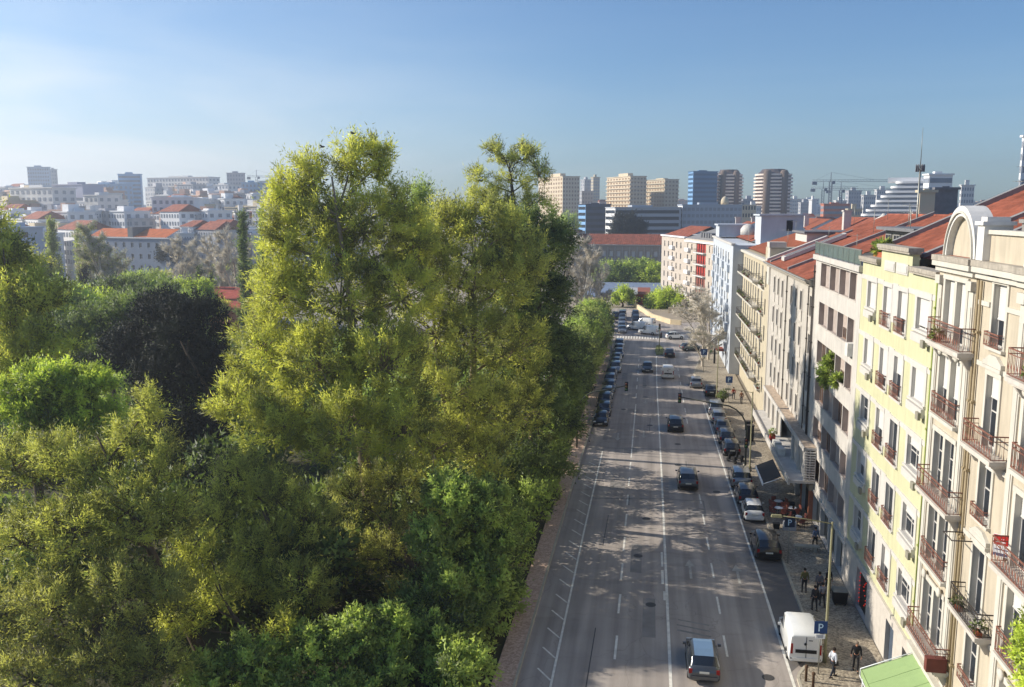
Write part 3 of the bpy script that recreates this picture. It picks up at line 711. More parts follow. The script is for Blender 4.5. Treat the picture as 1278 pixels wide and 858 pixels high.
    # low lamp bracket and AC
    q = MB(); q.tube([(5.6, -.05, 11.7), (5.6, -.9, 11.7)], .03, 5); q.tube([(6.7, -.05, 11.7), (6.7, -.9, 11.7)], .03, 5); q.tube([(5.6, -.9, 11.7), (6.7, -.9, 11.7)], .03, 5); q.build('wall_bracket', irond, b)
    q = MB(); q.box(4.95, 5.3, pro - .98, pro - .12, 4.95, 5.6); q.build('planter_box', mat('maroon_planter', (106, 58, 50)), b)
    q = MB(); q.box(.1, W, pro - .35, pro - .02, 3.6, 3.95); q.build('ground_floor_cornice', cream2, b)
cream_building()
# for-sale board hung on the balcony
def sale_board():
    q = at(1249, 695, 34.5)
    r = tag(empty('sale_board', tuple(q), -.6), 'red and white sale board hanging on the iron balcony at the right edge', 'sign')
    mb = MB(); mb.box(-.29, .29, -.03, 0, 0.0, .86); mb.build('board', signw, r)
    mb = MB(); mb.box(-.28, .28, -.036, -.031, .46, .85); mb.build('red_panel', mat('board_red', (176, 44, 40)), r)
    mb = MB(); xx = -.2
    for k, wd in enumerate((.05, .08, .035, .065, .05, .08)): mb.box(xx, xx + wd * .75, -.042, -.0365, .55 + .01 * (k % 2), .6); xx += wd
    mb.box(-.02, .0, -.042, -.0365, .68, .71); mb.box(.05, .07, -.042, -.0365, .68, .71); tag(mb.build('lettering', signw, r), kind='stuff')
    mb = MB(); mb.box(-.28, .28, -.036, -.031, .03, .14); mb.build('grey_strip', mat('board_grey', (84, 96, 124)), r)
    mb = MB(); mb.box(-.24, .24, -.036, -.031, .26, .3); mb.build('print_line', MATS['board_grey'], r)
sale_board()
def green_awning():
    r = tag(empty('shop_awning', (13.8, 44.2, 0), R90), 'flat green canvas awning with white edge over the cream building entrance', 'awning')
    mb = MB(); a, c = [(.7, -.14, 3.88), (10, -.14, 3.88), (10, -2.8, 2.68), (.7, -2.8, 2.68)], .06
    nx, ny = 28, 7
    G = lambda i, j: (.7 + 9.3 * i / nx, -.14 - 2.66 * j / ny, 3.88 - 1.2 * j / ny - (.05 * abs(math.sin(math.pi * i / 4)) + .012 * math.sin(i * 2.3 + j)) * math.sin(math.pi * j / ny))
    for i in range(nx):
        for j in range(ny): mb.quad(G(i, j), G(i, j + 1), G(i + 1, j + 1), G(i + 1, j), smooth=True)
    mb.build('canvas', green_aw, r)
    for i in range(0, nx + 1, 4): sb = MB(); sb.tube([Vector(G(i, j)) + Vector((0, 0, .004)) for j in range(ny + 1)], .012, 4); sb.build('seam', mat('seam_green', (112, 136, 86)), r)
    mb = MB(); mb.box(.7, 10, -2.83, -2.81, 2.38, 2.7); mb.hexa([(.67, -2.8, 2.38), (.69, -2.8, 2.38), (.69, -.14, 3.6), (.67, -.14, 3.6)], [(.67, -2.8, 2.69), (.69, -2.8, 2.69), (.69, -.14, 3.88), (.67, -.14, 3.88)]); mb.build('valance', green_aw, r)
    mb = MB(); mb.tube([(.64, -2.85, 2.38), (.64, -2.85, 2.73), (.64, -.14, 3.93)], .028, 5); mb.tube([(.64, -2.87, 2.37), (10, -2.87, 2.37)], .025, 5); mb.tube([(.8, -2.75, .13), (.8, -2.75, 2.5)], .035, 6); mb.build('white_edge', signw, r)
green_awning()

# ---------------------------------------------------------------- grey loggia building
def loggia_building():
    YF = 77.1; W = 16.5; S = lambda y: YF - y
    b = street_building('concrete_loggia_building', 'pale concrete block with rows of deep brown loggias and a glass roof terrace rail', YF)
    tops = [21.3, 18.15, 15.0, 11.85, 8.7, 5.5]; xs = [(S(74.7), S(71.15)), (S(71.0), S(67.6)), (S(67.45), S(64.25)), (S(64.1), S(62.0))]
    ops = [(a, c, t - 1.9, t) for t in tops for a, c in xs]
    mb = MB(); wall_cells(mb, 0, W, 2.9, 21.85, ops, .4, 0, 1, 0)
    mb.quad((0, 14, 0), (0, 0, 0), (0, 0, 21.85), (0, 14, 21.85)); mb.quad((W, 0, 0), (W, 14, 0), (W, 14, 21.85), (W, 0, 21.85)); mb.quad((0, 0, 21.84), (W, 0, 21.84), (W, 14, 21.84), (0, 14, 21.84))
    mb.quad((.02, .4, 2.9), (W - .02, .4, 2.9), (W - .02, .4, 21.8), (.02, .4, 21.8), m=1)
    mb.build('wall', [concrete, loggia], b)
    rs = random.Random(5)
    for t in tops:
        for j, (a, c) in enumerate(xs):
            if rs.random() < .4: window(b, a + .5, t - 1.85, 1.9 if j < 3 else 1.1, 1.75, y=.33, glass=mat('bronze_glass', (92, 80, 74), .2, .1, 1), frame=mat('brown_frame', (120, 92, 74)), mull=1, shut=rs.choice((0, .5, .9)), shm=mat('brown_shutter', (168, 154, 144)))
            mb = MB(); mb.box(a, c, -.02, .1, t - 1.95, t - 1.85); mb.build('loggia_sill', stone_t, b)
            if j == 3 and t in (18.15,):
                q = MB(); q.box(c - .8, c - .05, -.35, .25, t - 2.5, t - 1.6); q.build('air_conditioner', mat('ac_casing', (206, 204, 196)), b)
    for (x, z, r_) in ((xs[1][0] + 1.6, 13.3, .95), (xs[1][0] + 1.3, 12.6, .7), (xs[2][0] + 1.2, 13.2, .6), (xs[1][0] + 2.2, 14.3, .6)):
        plantball(b, (x, .0, z), r_, 700, 'bright', 'hanging_plant')
    lo = [(.5, 3.6, .13, 2.5), (4.2, 6.9, .13, 2.5), (7.5, 10.2, .13, 2.5), (10.8, 12.8, .13, 2.5), (13.6, 15.4, .13, 2.5)]
    mb = MB(); wall_cells(mb, 0, W, 0, 2.8, lo, .5, 0, 0, 0); mb.box(0, W, -.12, .0, 2.66, 2.9); mb.quad((0, .9, 0), (W, .9, 0), (W, .9, 2.8), (0, .9, 2.8), m=1); g = mb.build('ground_floor_wall', [concrete, dark], b)
    for a, c, z, z1 in lo: window(g, a, z, c - a, 2.37, y=.3, mull=2, frame=galv)
    mb = MB(); mb.box(-.05, W + .05, -.25, .05, 21.5, 21.9); mb.build('roof_slab', concrete, b)
    # glass balustrade
    n = 9
    for k in range(n):
        mb = MB(); mb.box(.1 + (W - .2) * k / n + .04, .1 + (W - .2) * (k + 1) / n - .04, -.12, -.1, 21.98, 22.88); mb.build('glass_panel', mat('green_grey_glass', (96, 112, 106), .1, .15, 1, spec=.8), b)
    mb = MB(); mb.box(0, W, -.15, -.07, 22.89, 22.96)
    for k in range(n + 1): x = .1 + (W - .2) * k / n; mb.box(x - .03, x + .03, -.14, -.08, 21.9, 22.89)
    mb.build('balustrade_frame', galv, b)
    # penthouse and roof behind
    pitched(b, 6.0, 1.6, 9.5, 24.6, 16, 22.0, tile_red, x0=0)
    mb = MB(); mb.box(7.2, W - .3, 3.6, 11, 21.9, 24.1); pn = mb.build('penthouse', mat('penthouse_grey', (120, 118, 110)), b)
    for k in range(4): window(pn, 7.6 + k * 2.2, 22.2, 1.5, 1.6, y=3.52, mull=1, frame=zinc)
    mb = MB(); mb.box(6.8, W, 3.0, 11.4, 24.1, 24.32); mb.build('penthouse_roof', lead, b)
    down_pipe(b, .12, 3, 21, m=irond)
loggia_building()

# ---------------------------------------------------------------- stone building with terraced shop front
def stone_building():
    YF = 105.2; W = 28.0; S = lambda y: YF - y
    b = street_building('grey_stone_building', 'weathered grey stone building with tall narrow windows and wide zinc-edged red roof', YF)
    cent = [101.0, 98.0, 95.0, 89.0, 86.2, 83.4, 78.4]; tops = [18.25, 14.95, 11.65, 8.6]
    ops = [(S(c) - .55, S(c) + .55, t - 1.75, t) for t in tops for c in cent]
    mb0 = [(s_, e, z0, z1) for s_, e, z0, z1 in ops]
    body(b, W, 15, 3.0, 19.45, mb0, stone, extra=stone_t)
    mb = MB(); wall_cells(mb, 0, W, 0, 3.0, [(2 + k * 4.3, 5 + k * 4.3, .13, 2.7) for k in range(6)], .4, 0, 0, 0); mb.quad((0, .85, 0), (W, .85, 0), (W, .85, 3), (0, .85, 3), m=1); mb.build('ground_floor_wall', [stone_t, dark], b)
    rs = random.Random(9)
    for a, c, z0, z1 in ops:
        window(b, a, z0, 1.1, 1.75, mull=1, rows=1, shut=rs.choice((0, .4, .95, .6)), shm=shutterg)
        mb = MB(); trim(mb, a, z0, 1.1, 1.75, t=.2, d=.04, sill=.05); mb.box(a - .15, a + 1.25, -.07, 0, z0 - 1.0, z0 - .16); mb.build('window_surround', stone_t, b)
    for x in (.1, S(92.2), S(79.8)):
        mb = MB(); mb.box(x, x + .3, -.07, 0, 3, 19.1); mb.build('pilaster_strip', stone_t, b)
    for x in (S(92.2) + .5, S(79.8) + .5, W - .2): down_pipe(b, x, 3, 19.2, m=irond, r=.05)
    mb = MB(); mb.box(-.1, W, -.75, .0, 19.45, 19.62); mb.box(-.1, W, -.45, .0, 19.2, 19.449); mb.build('cornice', coping, b)
    mb = MB(); mb.tube([(-.1, -.78, 19.66), (W, -.78, 19.66)], .09, 6); mb.build('gutter', zinc, b)
    pitched(b, W, -.6, 12.5, 25.0, 24, 19.7, tile_red)
    coping_bar(b, 0, -.5, 19.75, 6.0, 22.4, .9, .3, white); coping_bar(b, 3.4, -.5, 19.75, 8.0, 23.2, .5, .25, zinc, 'roof_coping')
    coping_bar(b, 16.2, -.5, 19.75, 12.5, 25.1, .5, .3, zinc, 'roof_coping')
    # dormer skylight strip in white metal
    q = MB(); q.hexa([(6.2, .3, 20.2), (8.2, .3, 20.2), (8.2, 6.5, 22.75), (6.2, 6.5, 22.75)], [(6.2, .3, 20.6), (8.2, .3, 20.6), (8.2, 6.5, 23.15), (6.2, 6.5, 23.15)]); sk = q.build('skylight', white, b)
    q = MB(); q.hexa([(6.4, .5, 20.69), (8.0, .5, 20.69), (8.0, 6.3, 23.07), (6.4, 6.3, 23.07)], [(6.4, .5, 20.71), (8.0, .5, 20.71), (8.0, 6.3, 23.09), (6.4, 6.3, 23.09)]); q.build('skylight_glass', lead, sk)
stone_building()
def shop_terraces():
    r = tag(empty('shop_terrace_structure', (13.8, 99, 0), R90), 'two-tiered white shop canopy and roofed terrace projecting from the grey stone building', 'shop front')
    L = 26.4
    mb = MB(); mb.box(0, L, -2.0, -.02, 3.35, 3.55); mb.box(-.05, L + .05, -2.15, -2.0, 3.2, 3.75); mb.build('lower_canopy', concrete, r)
    mb = MB(); mb.box(0, L, -.95, -.02, 6.15, 6.33); mb.box(-.05, L + .05, -1.05, -.95, 6.05, 6.42); mb.build('upper_roof', concrete, r)
    mb = MB(); mb.box(.1, L - .1, -.93, -.03, 6.332, 6.39); mb.build('roof_gravel', mat('beige_gravel', (176, 158, 138), .95, .3, 3), r)
    for k in range(9):
        x = .2 + k * (L - .6) / 8
        if k in (4, 5): continue
        mb = MB(); mb.box(x, x + .22, -.92, -.73, 3.55, 6.15); mb.build('column', white, r)
    mb = MB(); mb.box(.2, 12, -.72, -.66, 3.55, 6.15); mb.box(18.5, L - .2, -.72, -.66, 3.55, 6.15); mb.build('wall_panel', stone, r)
    mb = MB(); mb.box(12, 18.5, -.12, -.06, 3.55, 6.15); mb.build('dark_glazing', glassd, r)
    for x in (L - .9, L - .1):      # slatted end screen
        pass
    mb = MB(); 
    for k in range(12): mb.box(L + .06, L + .14, -.9, -.05, 3.65 + k * .21, 3.75 + k * .21)
    for y in (-.92, -.5, -.08): mb.box(L + .02, L + .06, y, y + .05, 3.55, 6.15)
    mb.build('slatted_screen', white, r)
    mb = MB()
    for k in range(9): mb.box(-.14, -.06, -.9, -.05, 3.7 + k * .28, 3.82 + k * .28)
    mb.build('slatted_screen', white, r)
    for k in range(7):
        x = .6 + k * 3.7; mb = MB(); mb.box(x, x + .3, -.35, -.02, .13, 3.3); mb.build('pier', white, r)
    for k in range(4):
        x = 15 + k * 1.1; mb = MB(); mb.box(x, x + .7, -1.9, -1.3, 3.56, 4.1 + .1 * (k % 2)); mb.build('air_conditioner', mat('ac_casing', (206, 204, 196)), r)
    mb = MB(); mb.box(12.8, 13.4, -1.9, -1.4, 3.56, 4.1); pt = mb.build('flower_box', redp, r); plantball(pt, (13.1, -1.65, 4.3), .4, 160, 'bright')
    mb = MB(); mb.box(9.2, 9.9, -.9, -.4, 5.0, 6.0); mb.build('shutter_box', white, r)
    a = tag(empty('cafe_awning', (13.8, 80, 0), R90), 'dark charcoal cafe awning stretched out below the white canopy', 'awning')
    mb = MB(); mb.hexa([(0, -3.8, 2.55), (5.2, -3.8, 2.55), (5.2, -2.36, 3.2), (0, -2.36, 3.2)], [(0, -3.8, 2.6), (5.2, -3.8, 2.6), (5.2, -2.36, 3.26), (0, -2.36, 3.26)]); mb.build('canvas', mat('charcoal_canvas', (58, 56, 54)), a)
    mb = MB(); mb.box(-.02, 5.22, -3.87, -3.8, 2.35, 2.62); mb.tube([(.0, -3.8, 2.5), (0, -2.3, 3.1)], .04, 5); mb.tube([(5.2, -3.8, 2.5), (5.2, -2.3, 3.1)], .04, 5); mb.build('awning_frame', signw, a)
    s = tag(empty('corner_shop', (13.8, 77.0, 0), R90), 'ground floor shop front with warm open doorway behind the cafe chairs', 'shop')
    mb = MB(); mb.box(0, 4.2, -.4, -.02, 2.7, 3.2); mb.build('fascia', mat('shop_fascia', (150, 140, 122)), s)
    mb = MB(); mb.box(.1, .5, -.36, -.02, .13, 2.7); mb.box(3.8, 4.1, -.36, -.02, .13, 2.7); mb.build('door_jamb', mat('warm_brick', (176, 112, 84)), s)
    mb = MB(); mb.box(.5, 3.8, -.1, -.04, .13, 2.7); mb.build('shop_door', door_m, s)
shop_terraces()

# ---------------------------------------------------------------- parchment building with long balconies
def balcony_building():
    YF = 139.8; W = 34.6; X = 14.3; S = lambda y: YF - y
    b = street_building('cream_balcony_building', 'old cream building with long plant-lined balconies beyond the grey stone one', YF, X)
    rows = [16.4, 13.1, 9.9, 6.7, 3.6]
    cols_ = [2.0, 4.9, 7.8, 10.7, 13.6, 16.5, 19.4, 23.2, 27.2]
    ops = [(c, c + 1.2, z, z + 2.2) for z in rows for c in cols_]
    body(b, W - 4.6, 14, 0, 19.6, ops, parch, extra=cream2)
    rs = random.Random(12)
    for a, c, z0, z1 in ops: window(b, a, z0, 1.2, 2.2, mull=1, shut=rs.choice((0, 0, .4, .7)))
    for z in rows:
        balcony(b, 1.3, z - .02, 20.2, .95, 1.0, .16, cream2, irond, 6, plants=6 if z < 15 else 2, deco=False, step=.3)
        balcony(b, 26.2, z - .02, 3.2, .8, 1.0, .16, cream2, irond, 2, plants=1, deco=False, step=.3)
    mb = MB(); mb.box(-.1, W - 4.6, -.5, 0, 19.3, 19.65); mb.box(-.1, W - 4.6, -.25, 0, 15.6, 15.75); mb.build('cornice', cream2, b)
    # tall projecting end bay
    mb = MB(); wall_cells(mb, W - 4.6, W - .05, 0, 21.2, [(W - 3.9, W - 2.9, z, z + 1.9) for z in rows], .25, 0, 0, -.5); mb.quad((W - 4.6, 0, 0), (W - 4.6, -.5, 0), (W - 4.6, -.5, 21.2), (W - 4.6, 0, 21.2))
    mb.quad((W - .05, -.5, 0), (W - .05, 6, 0), (W - .05, 6, 21.2), (W - .05, -.5, 21.2)); mb.quad((W - 4.6, 6, 0), (W - 4.6, 0, 0), (W - 4.6, 0, 21.2), (W - 4.6, 6, 21.2)); mb.quad((W - 4.6, -.5, 21.2), (W - .05, -.5, 21.2), (W - .05, 6, 21.2), (W - 4.6, 6, 21.2)); mb.quad((W - .05, 6, 19), (W - 4.6, 6, 19), (W - 4.6, 6, 21.2), (W - .05, 6, 21.2))
    e = mb.build('end_bay', [parch], b)
    for z in rows: window(e, W - 3.9, z, 1.0, 1.9, y=-.32, mull=1)
    mb = MB(); mb.box(W - 2.0, W - .1, -.62, -.5, 17, 21.8); mb.box(W - 2.2, W + .0, -.7, 1.2, 21.3, 21.9); mb.build('corner_fin', cream2, b)
    pitched(b, W - 4.6, .6, 9, 22.6, 18, 19.8, tile_old)
    mb = MB(); mb.box(13, 22, 5.5, 13, 19.7, 22.6); mb.build('roof_storey', white, b)
    mb = MB(); mb.box(12.6, 22.4, 5.1, 13.4, 22.6, 22.85); mb.build('flat_roof', lead, b)
balcony_building()

# ---------------------------------------------------------------- blue-white building
def bluewhite_building():
    YF = 183.5; W = 43.6; X = 12.7
    b = street_building('blue_white_building', 'tall pale blue-white building with stacked glazed bays at the street corner', YF, X)
    rows = [16.9, 13.7, 10.5, 7.3, 4.1]
    cols_ = [(2, 5), (8, 10), (13, 16), (19, 21), (24, 27), (30, 32), (35, 38)]
    ops = [(a, c, z, z + 1.9) for z in rows for a, c in cols_]
    body(b, W, 15, 0, 20.2, ops, bluewhite)
    for a, c, z, z1 in ops: window(b, a, z, c - a, 1.9, mull=2 if c - a > 2 else 1, glass=glassb, shut=rnd.choice((0, .3, .6)))
    for (x0, x1) in ((1.6, 5.4), (12.6, 16.4), (23.6, 27.4), (34.6, 38.4)):
        for z in rows:
            mb = MB(); mb.box(x0, x1, -.4, -.02, z - 1.2, z - .05); mb.build('bay_balcony', bluewhite, b)
    mb = MB(); mb.box(-.1, W + .1, -.3, .3, 20.2, 20.5); mb.build('cornice', white, b)
    mb = MB(); mb.box(.3, 9, .4, 6, 20.5, 22.6); mb.box(0, 9.3, .1, 6.3, 22.6, 22.9); mb.build('roof_storey', bluewhite, b)
    pitched(b, 26, 3.5, 9, 22.8, 15, 20.5, tile_red, x0=9.5)
    # white stair tower on the roof, near end
    mb = MB(); mb.box(34, 42, 4.2, 10.5, 20.2, 24.7); mb.box(33.7, 42.3, 3.9, 10.8, 24.7, 24.95); st = mb.build('stair_tower', bluewhite, b)
    mb = MB(); mb.box(42.0, 42.06, 8.0, 8.9, 22.4, 24.0); mb.build('opening', dark, st)
    mb = MB(); mb.box(30, W - .2, 10.5, 15, 20.2, 22.4); mb.build('roof_annex', lead, b)
    mb = MB(); mb.lathe([(1.3, 21.5), (1.3, 22.4), (.9, 23.0), (.2, 23.3)], (31, 3.5, 0), 12); mb.build('water_tank', white, b)
    for z in (7, 10, 13): mb = MB(); mb.box(W, W + .35, 3, 3.8, z, z + .6); mb.build('air_conditioner', mat('ac_casing', (206, 204, 196)), b)
bluewhite_building()
# red shop canopy further up the pavement
def aerial(X, Y, z, h_, label, rz=0.0):
    o = tag(empty('roof_aerial', (X, Y, z), rz), label, 'aerial', 'television aerials on the roofs'); mb = MB(); mb.tube([(0, 0, -.6), (0, 0, h_)], .025, 5); mb.build('pole', galv, o)
    mb = MB(); mb.tube([(-.7, 0, h_ - .15), (.7, 0, h_ - .15)], .014, 4)
    for k in range(6): x = -.6 + k * .24; mb.tube([(x, -.28, h_ - .15), (x, .28, h_ - .15)], .01, 4)
    mb.build('aerial_arms', galv, o)
rr_ = random.Random(31)
for i, (X, Y, z) in enumerate(((17.5, 64, 24.1), (19, 70, 24.1), (20, 52, 25.6), (22, 57, 26.5), (18.5, 84, 21.8), (22, 93, 23.4), (25, 100, 24.6), (17.5, 118, 21.2), (20, 128, 22.6), (16, 150, 20.4), (17, 168, 20.4), (24, 88, 24.2), (21, 110, 22), (27, 125, 24), (34, 160, 22))):
    aerial(X, Y, z, rr_.uniform(1.4, 2.8), 'thin metal television aerial standing on the red roofs', rr_.uniform(0, 3))
def red_canopy():
    c = ground(906, 452)
    r = tag(empty('red_kiosk_canopy', (13.2, 148, 0), R90), 'small red shop canopy on the corner of the blue-white building', 'awning')
    mb = MB(); mb.box(-.5, 2.6, -2.0, .4, 2.8, 3.1); mb.build('canopy', mat('brick_red_canopy', (138, 74, 58)), r)
    mb = MB(); mb.box(2.6, 2.9, -.6, .0, .13, 2.7); mb.box(-1.4, -1.1, -2.2, -1.9, .13, 2.7); mb.build('post', door_m, r)
red_canopy()
# ================================================================ distant buildings
def polar(px, D, ytop=None):
    """ground position seen at photo column px, D metres out"""
    d = ray(px, 263); h = math.hypot(d[0], d[1]); x, y = d[0] / h * D, d[1] / h * D
    return Vector((x, y, 0))
def ztop(ytop, D): return CAM_H + (263 - ytop) / F * D * 1.0
def span(pxc, pxe, D, phi, front=True):
    """length of a wall starting at column pxc (distance D) heading at angle phi so that it ends at column pxe"""
    C = polar(pxc, D); u = Vector((math.cos(phi), math.sin(phi))) if front else Vector((-math.sin(phi), math.cos(phi)))
    e = polar(pxe, 1.0); e = Vector((e.x, e.y))
    # C + L u = t e
    det = u.x * (-e.y) - (-e.x) * u.y
    L = ((-C.x) * (-e.y) - (-e.x) * (-C.y)) / det
    return abs(L)
def far_windows(mb, w_, d, zb, zt, nf, nbf, nbs, m=0, style='grid', fr=.5, y=0.0):
    fh = (zt - zb) / nf
    for k in range(nf):
        z0 = zb + fh * (k + .3); z1 = zb + fh * (k + .8)
        if style == 'band':
            mb.box(w_ * .03, w_ * .97, -.12, .1, z0, z1, m); mb.box(-.12, .1, d * .03, d * .97, z0, z1, m)
        else:
            for j in range(nbf):
                c = w_ * (j + .5) / nbf; hw = w_ / nbf * fr / 2; mb.box(c - hw, c + hw, -.12, .05, z0, z1, m)
            for j in range(nbs):
                c = d * (j + .5) / nbs; hw = d / nbs * fr / 2; mb.box(-.12, .05, c - hw, c + hw, z0, z1, m)
def far_block(name, label, pxl, pxc, pxr, ytop, D, phi_deg, wallm, winm=None, nf=8, nbf=6, nbs=4, style='grid', roof='flat', group=None, cat='building', zb=None, sidem=None, bands=None, parapet=1.0, dd=None, fr=.5, indiv=False):
    phi = math.radians(phi_deg) + YAW * 0
    C = polar(pxc, D); wf = span(pxc, pxr, D, phi) if pxr > pxc else 12; wd = span(pxc, pxl, D, phi, False) if pxl < pxc and phi > 0 else (dd or 12)
    zb_ = terr(C.x, C.y) - 2 if zb is None else zb; zt = ztop(ytop, D)
    o = tag(empty(name, (C.x, C.y, 0), phi), label, cat, group); o['label'] = label
    mb = MB(); mb.box(0, wf, 0, wd, zb_, zt); 
    bd = mb.build('wall', wallm, o)
    if sidem:
        mb = MB(); mb.box(-.06, -.001, 0, wd, zb_, zt); mb.build('side_wall', sidem, o)
    zw = max(zb_ + 3, zt - nf * 3.2)
    if nf:
        mb = MB(); far_windows(mb, wf, wd, zw, zt - .4, nf, nbf, nbs, 0, style, fr)
        if phi < 0:
            for k_ in range(nf):
                for j_ in range(3): c_ = wd * (j_ + .5) / 3; mb.box(wf - .05, wf + .12, c_ - wd * .07, c_ + wd * .07, zw + (zt - .4 - zw) / nf * (k_ + .3), zw + (zt - .4 - zw) / nf * (k_ + .8))

        if indiv:
            fh = (zt - .4 - zw) / nf; hw = wf / nbf * fr
            me = cached(('fw', round(hw, 2), round(fh, 2), (winm or glassd).name), lambda: (lambda q: (q.box(0, hw, -.12, .05, 0, fh * .5), q.mesh('window', winm or glassd))[1])(MB()))
            ms = cached(('fs', round(wd / max(nbs, 1) * fr, 2), round(fh, 2), (winm or glassd).name), lambda: (lambda q: (q.box(-.12, .05, 0, wd / max(nbs, 1) * fr, 0, fh * .5), q.mesh('window', winm or glassd))[1])(MB()))
            for k in range(nf):
                for j in range(nbf): place('window', me, o, (wf * (j + .5) / nbf - hw / 2, 0, zw + fh * (k + .3)))
                for j in range(nbs): place('window', ms, o, (0, wd * (j + .5) / nbs - wd / nbs * fr / 2, zw + fh * (k + .3)))
        else: tag(mb.build('window_grid', winm or glassd, o), kind='stuff')
    if bands:
        mb = MB(); fh = (zt - zw) / nf
        for k in range(nf): mb.box(-.9, wf + .2, -.9, 0, zw + fh * k - .1, zw + fh * k + .75); mb.box(-.9, 0, 0, wd, zw + fh * k - .1, zw + fh * k + .75)
        mb.build('balcony_bands', bands, o)
    if roof == 'flat':
        mb = MB(); t = .4; mb.box(-t, wf + t, -t, wd + t, zt, zt + .5); mb.build('roof_slab', wallm, o)
        mb = MB(); mb.box(wf * .3, wf * .62, wd * .3, wd * .7, zt + .5, zt + .5 + 2.4 * parapet); mb.build('roof_box', wallm, o)
    elif roof == 'red':
        mb = MB(); r = min(wf, wd) * .16 + 1.2
        mb.quad((-.4, -.4, zt), (wf + .4, -.4, zt), (wf * .9, wd / 2, zt + r), (wf * .1, wd / 2, zt + r)); mb.quad((wf + .4, wd + .4, zt), (-.4, wd + .4, zt), (wf * .1, wd / 2, zt + r), (wf * .9, wd / 2, zt + r))
        mb.quad((-.4, wd + .4, zt), (-.4, -.4, zt), (wf * .1, wd / 2, zt + r)); mb.quad((wf + .4, -.4, zt), (wf + .4, wd + .4, zt), (wf * .9, wd / 2, zt + r)); mb.build('roof', tile_red, o)
    return o, wf, wd, zb_, zt
c_warm = mat('warm_tower_render', (212, 196, 169), .85, .05, .05); c_tan = mat('tan_tower_render', (184, 141, 102), .85, .06, .05); c_grey = mat('tower_grey', (150, 150, 152), .85, .05, .05)
c_pale = mat('pale_block', (212, 211, 209), .85, .06, .05); c_white = mat('white_block', (226, 226, 226), .8, .04, .05); c_mid = mat('mid_grey_block', (179, 179, 182), .85, .06, .05)
c_blue = mat('blue_panel', (70, 112, 150), .4, .08, .05); c_lblue = mat('sunlit_blue_side', (128, 172, 214), .6, .05, .05); c_navy = mat('navy_cladding', (52, 62, 82), .5, .1, .05)  # light blue puts the sunlight on left faces into their colour
c_pink = mat('pinkish_block', (194, 165, 149), .85, .07, .05); c_sand = mat('sand_block', (199, 186, 160), .85, .06, .05); c_brown = mat('brown_concrete', (112, 98, 88), .85, .06, .05)
win_s = mat('soft_window', (136, 142, 152), .3, .15, .2); win_w = mat('warm_window', (150, 122, 92), .4, .15, .2); win_d = mat('deep_window', (44, 50, 58), .2, .15, .2)
B_ = far_block
B_('apartment_tower', 'tall warm cream apartment tower with flat overhanging top, left of the tower row', 672, 702, 723, 222, 640, 30, c_warm, win_w, 13, 6, 10, cat='tower block', fr=.45)
tw = B_('apartment_tower', 'tan and cream balconied tower with brown edge strip, middle of the row', 757, 786, 806, 222, 660, 28, c_warm, win_w, 13, 5, 8, cat='tower block', bands=c_warm)[0]
B_('apartment_tower', 'sand coloured tower with stepped slanting top beside the blue tower', 806, 829, 846, 226, 680, 28, c_sand, win_w, 12, 4, 7, cat='tower block', bands=c_sand, parapet=.4)
B_('office_tower', 'blue glass office tower with its sunlit left side coloured light blue', 858, 864, 894, 217, 600, 22, c_blue, mat('blue_dark_band', (56, 90, 122), .3, .1, .1), 14, 9, 1, style='band', cat='tower block', sidem=c_lblue, parapet=.3)
o_, wf_, wd_, zb_, zt_ = B_('office_block', 'dark navy office block with a bright blue left side', 722, 731, 762, 256, 470, 30, c_navy, win_d, 6, 8, 1, style='band', sidem=c_lblue, parapet=.2)
o_, wf_, wd_, zb_, zt_ = B_('office_block', 'long low pale office block with white gable end, below the towers', 756, 768, 850, 260, 430, 14, mat('office_grey', (166, 172, 180), .6, .05, .1), win_d, 4, 16, 1, style='band', sidem=c_white, parapet=.4)
B_('office_block', 'long blue-grey low office block with white slanted pillars, behind the near roofs', 846, 852, 926, 257, 440, 14, mat('office_blue_grey', (158, 168, 180), .6, .05, .1), win_s, 5, 14, 1, sidem=c_white, parapet=.4, fr=.7)
B_('distant_tower', 'slim hazy grey tower behind the warm cream tower', 724, 729, 738, 226, 900, 30, c_mid, win_s, 10, 3, 2, cat='tower block')
B_('distant_tower', 'slim pale twin tower standing in the gap between two cream towers', 737, 740, 748, 223, 880, 30, c_sand, win_s, 12, 3, 2, cat='tower block')
B_('apartment_block', 'low blue-grey block tucked in front of the slim hazy tower', 722, 726, 740, 240, 700, 30, c_mid, win_s, 8, 4, 2)
B_('apartment_block', 'small reddish block in the gap right of the slim twin tower', 746, 748, 760, 252, 800, 30, c_pink, win_s, 4, 4, 2, roof='red')
# round striped twin towers
def round_tower(label, px, ytop, D, r):
    C = polar(px, D); zt = ztop(ytop, D); zb = terr(C.x, C.y) - 2
    o = tag(empty('round_tower', (C.x, C.y, 0), .2), label, 'tower block')
    mb = MB(); mb.lathe([(r * .93, zb), (r * .93, zt - 3), (r * .7, zt - 1), (r * .6, zt + .5)], n=20, smooth=False); mb.build('core', mat('tower_dark_glass', (96, 84, 80), .4, .1, .1), o)
    mb = MB(); n = 19; fh = (zt - 2.5 - zb) / n
    for k in range(n):
        z = zb + fh * k + fh * .5; rr = r * (1.03 if k < n - 1 else .98); mb.lathe([(rr, z), (rr, z + fh * .48)], n=20, smooth=False)
    mb.build('balcony_bands', mat('tower_band', (232, 216, 202), .8, .05, .1), o)
    mb = MB()
    for a in (-128, -72, 60):
        a = math.radians(a); x, y = r * .93 * math.cos(a), r * .93 * math.sin(a); mb.lathe([(r * .22, zb), (r * .22, zt - 1.5), (r * .15, zt - .3)], (x, y, 0), 8)
    mb.build('stair_shaft', c_brown, o)
round_tower('round brown and white striped tower touching the blue glass tower', 908, 216, 620, 9.5)
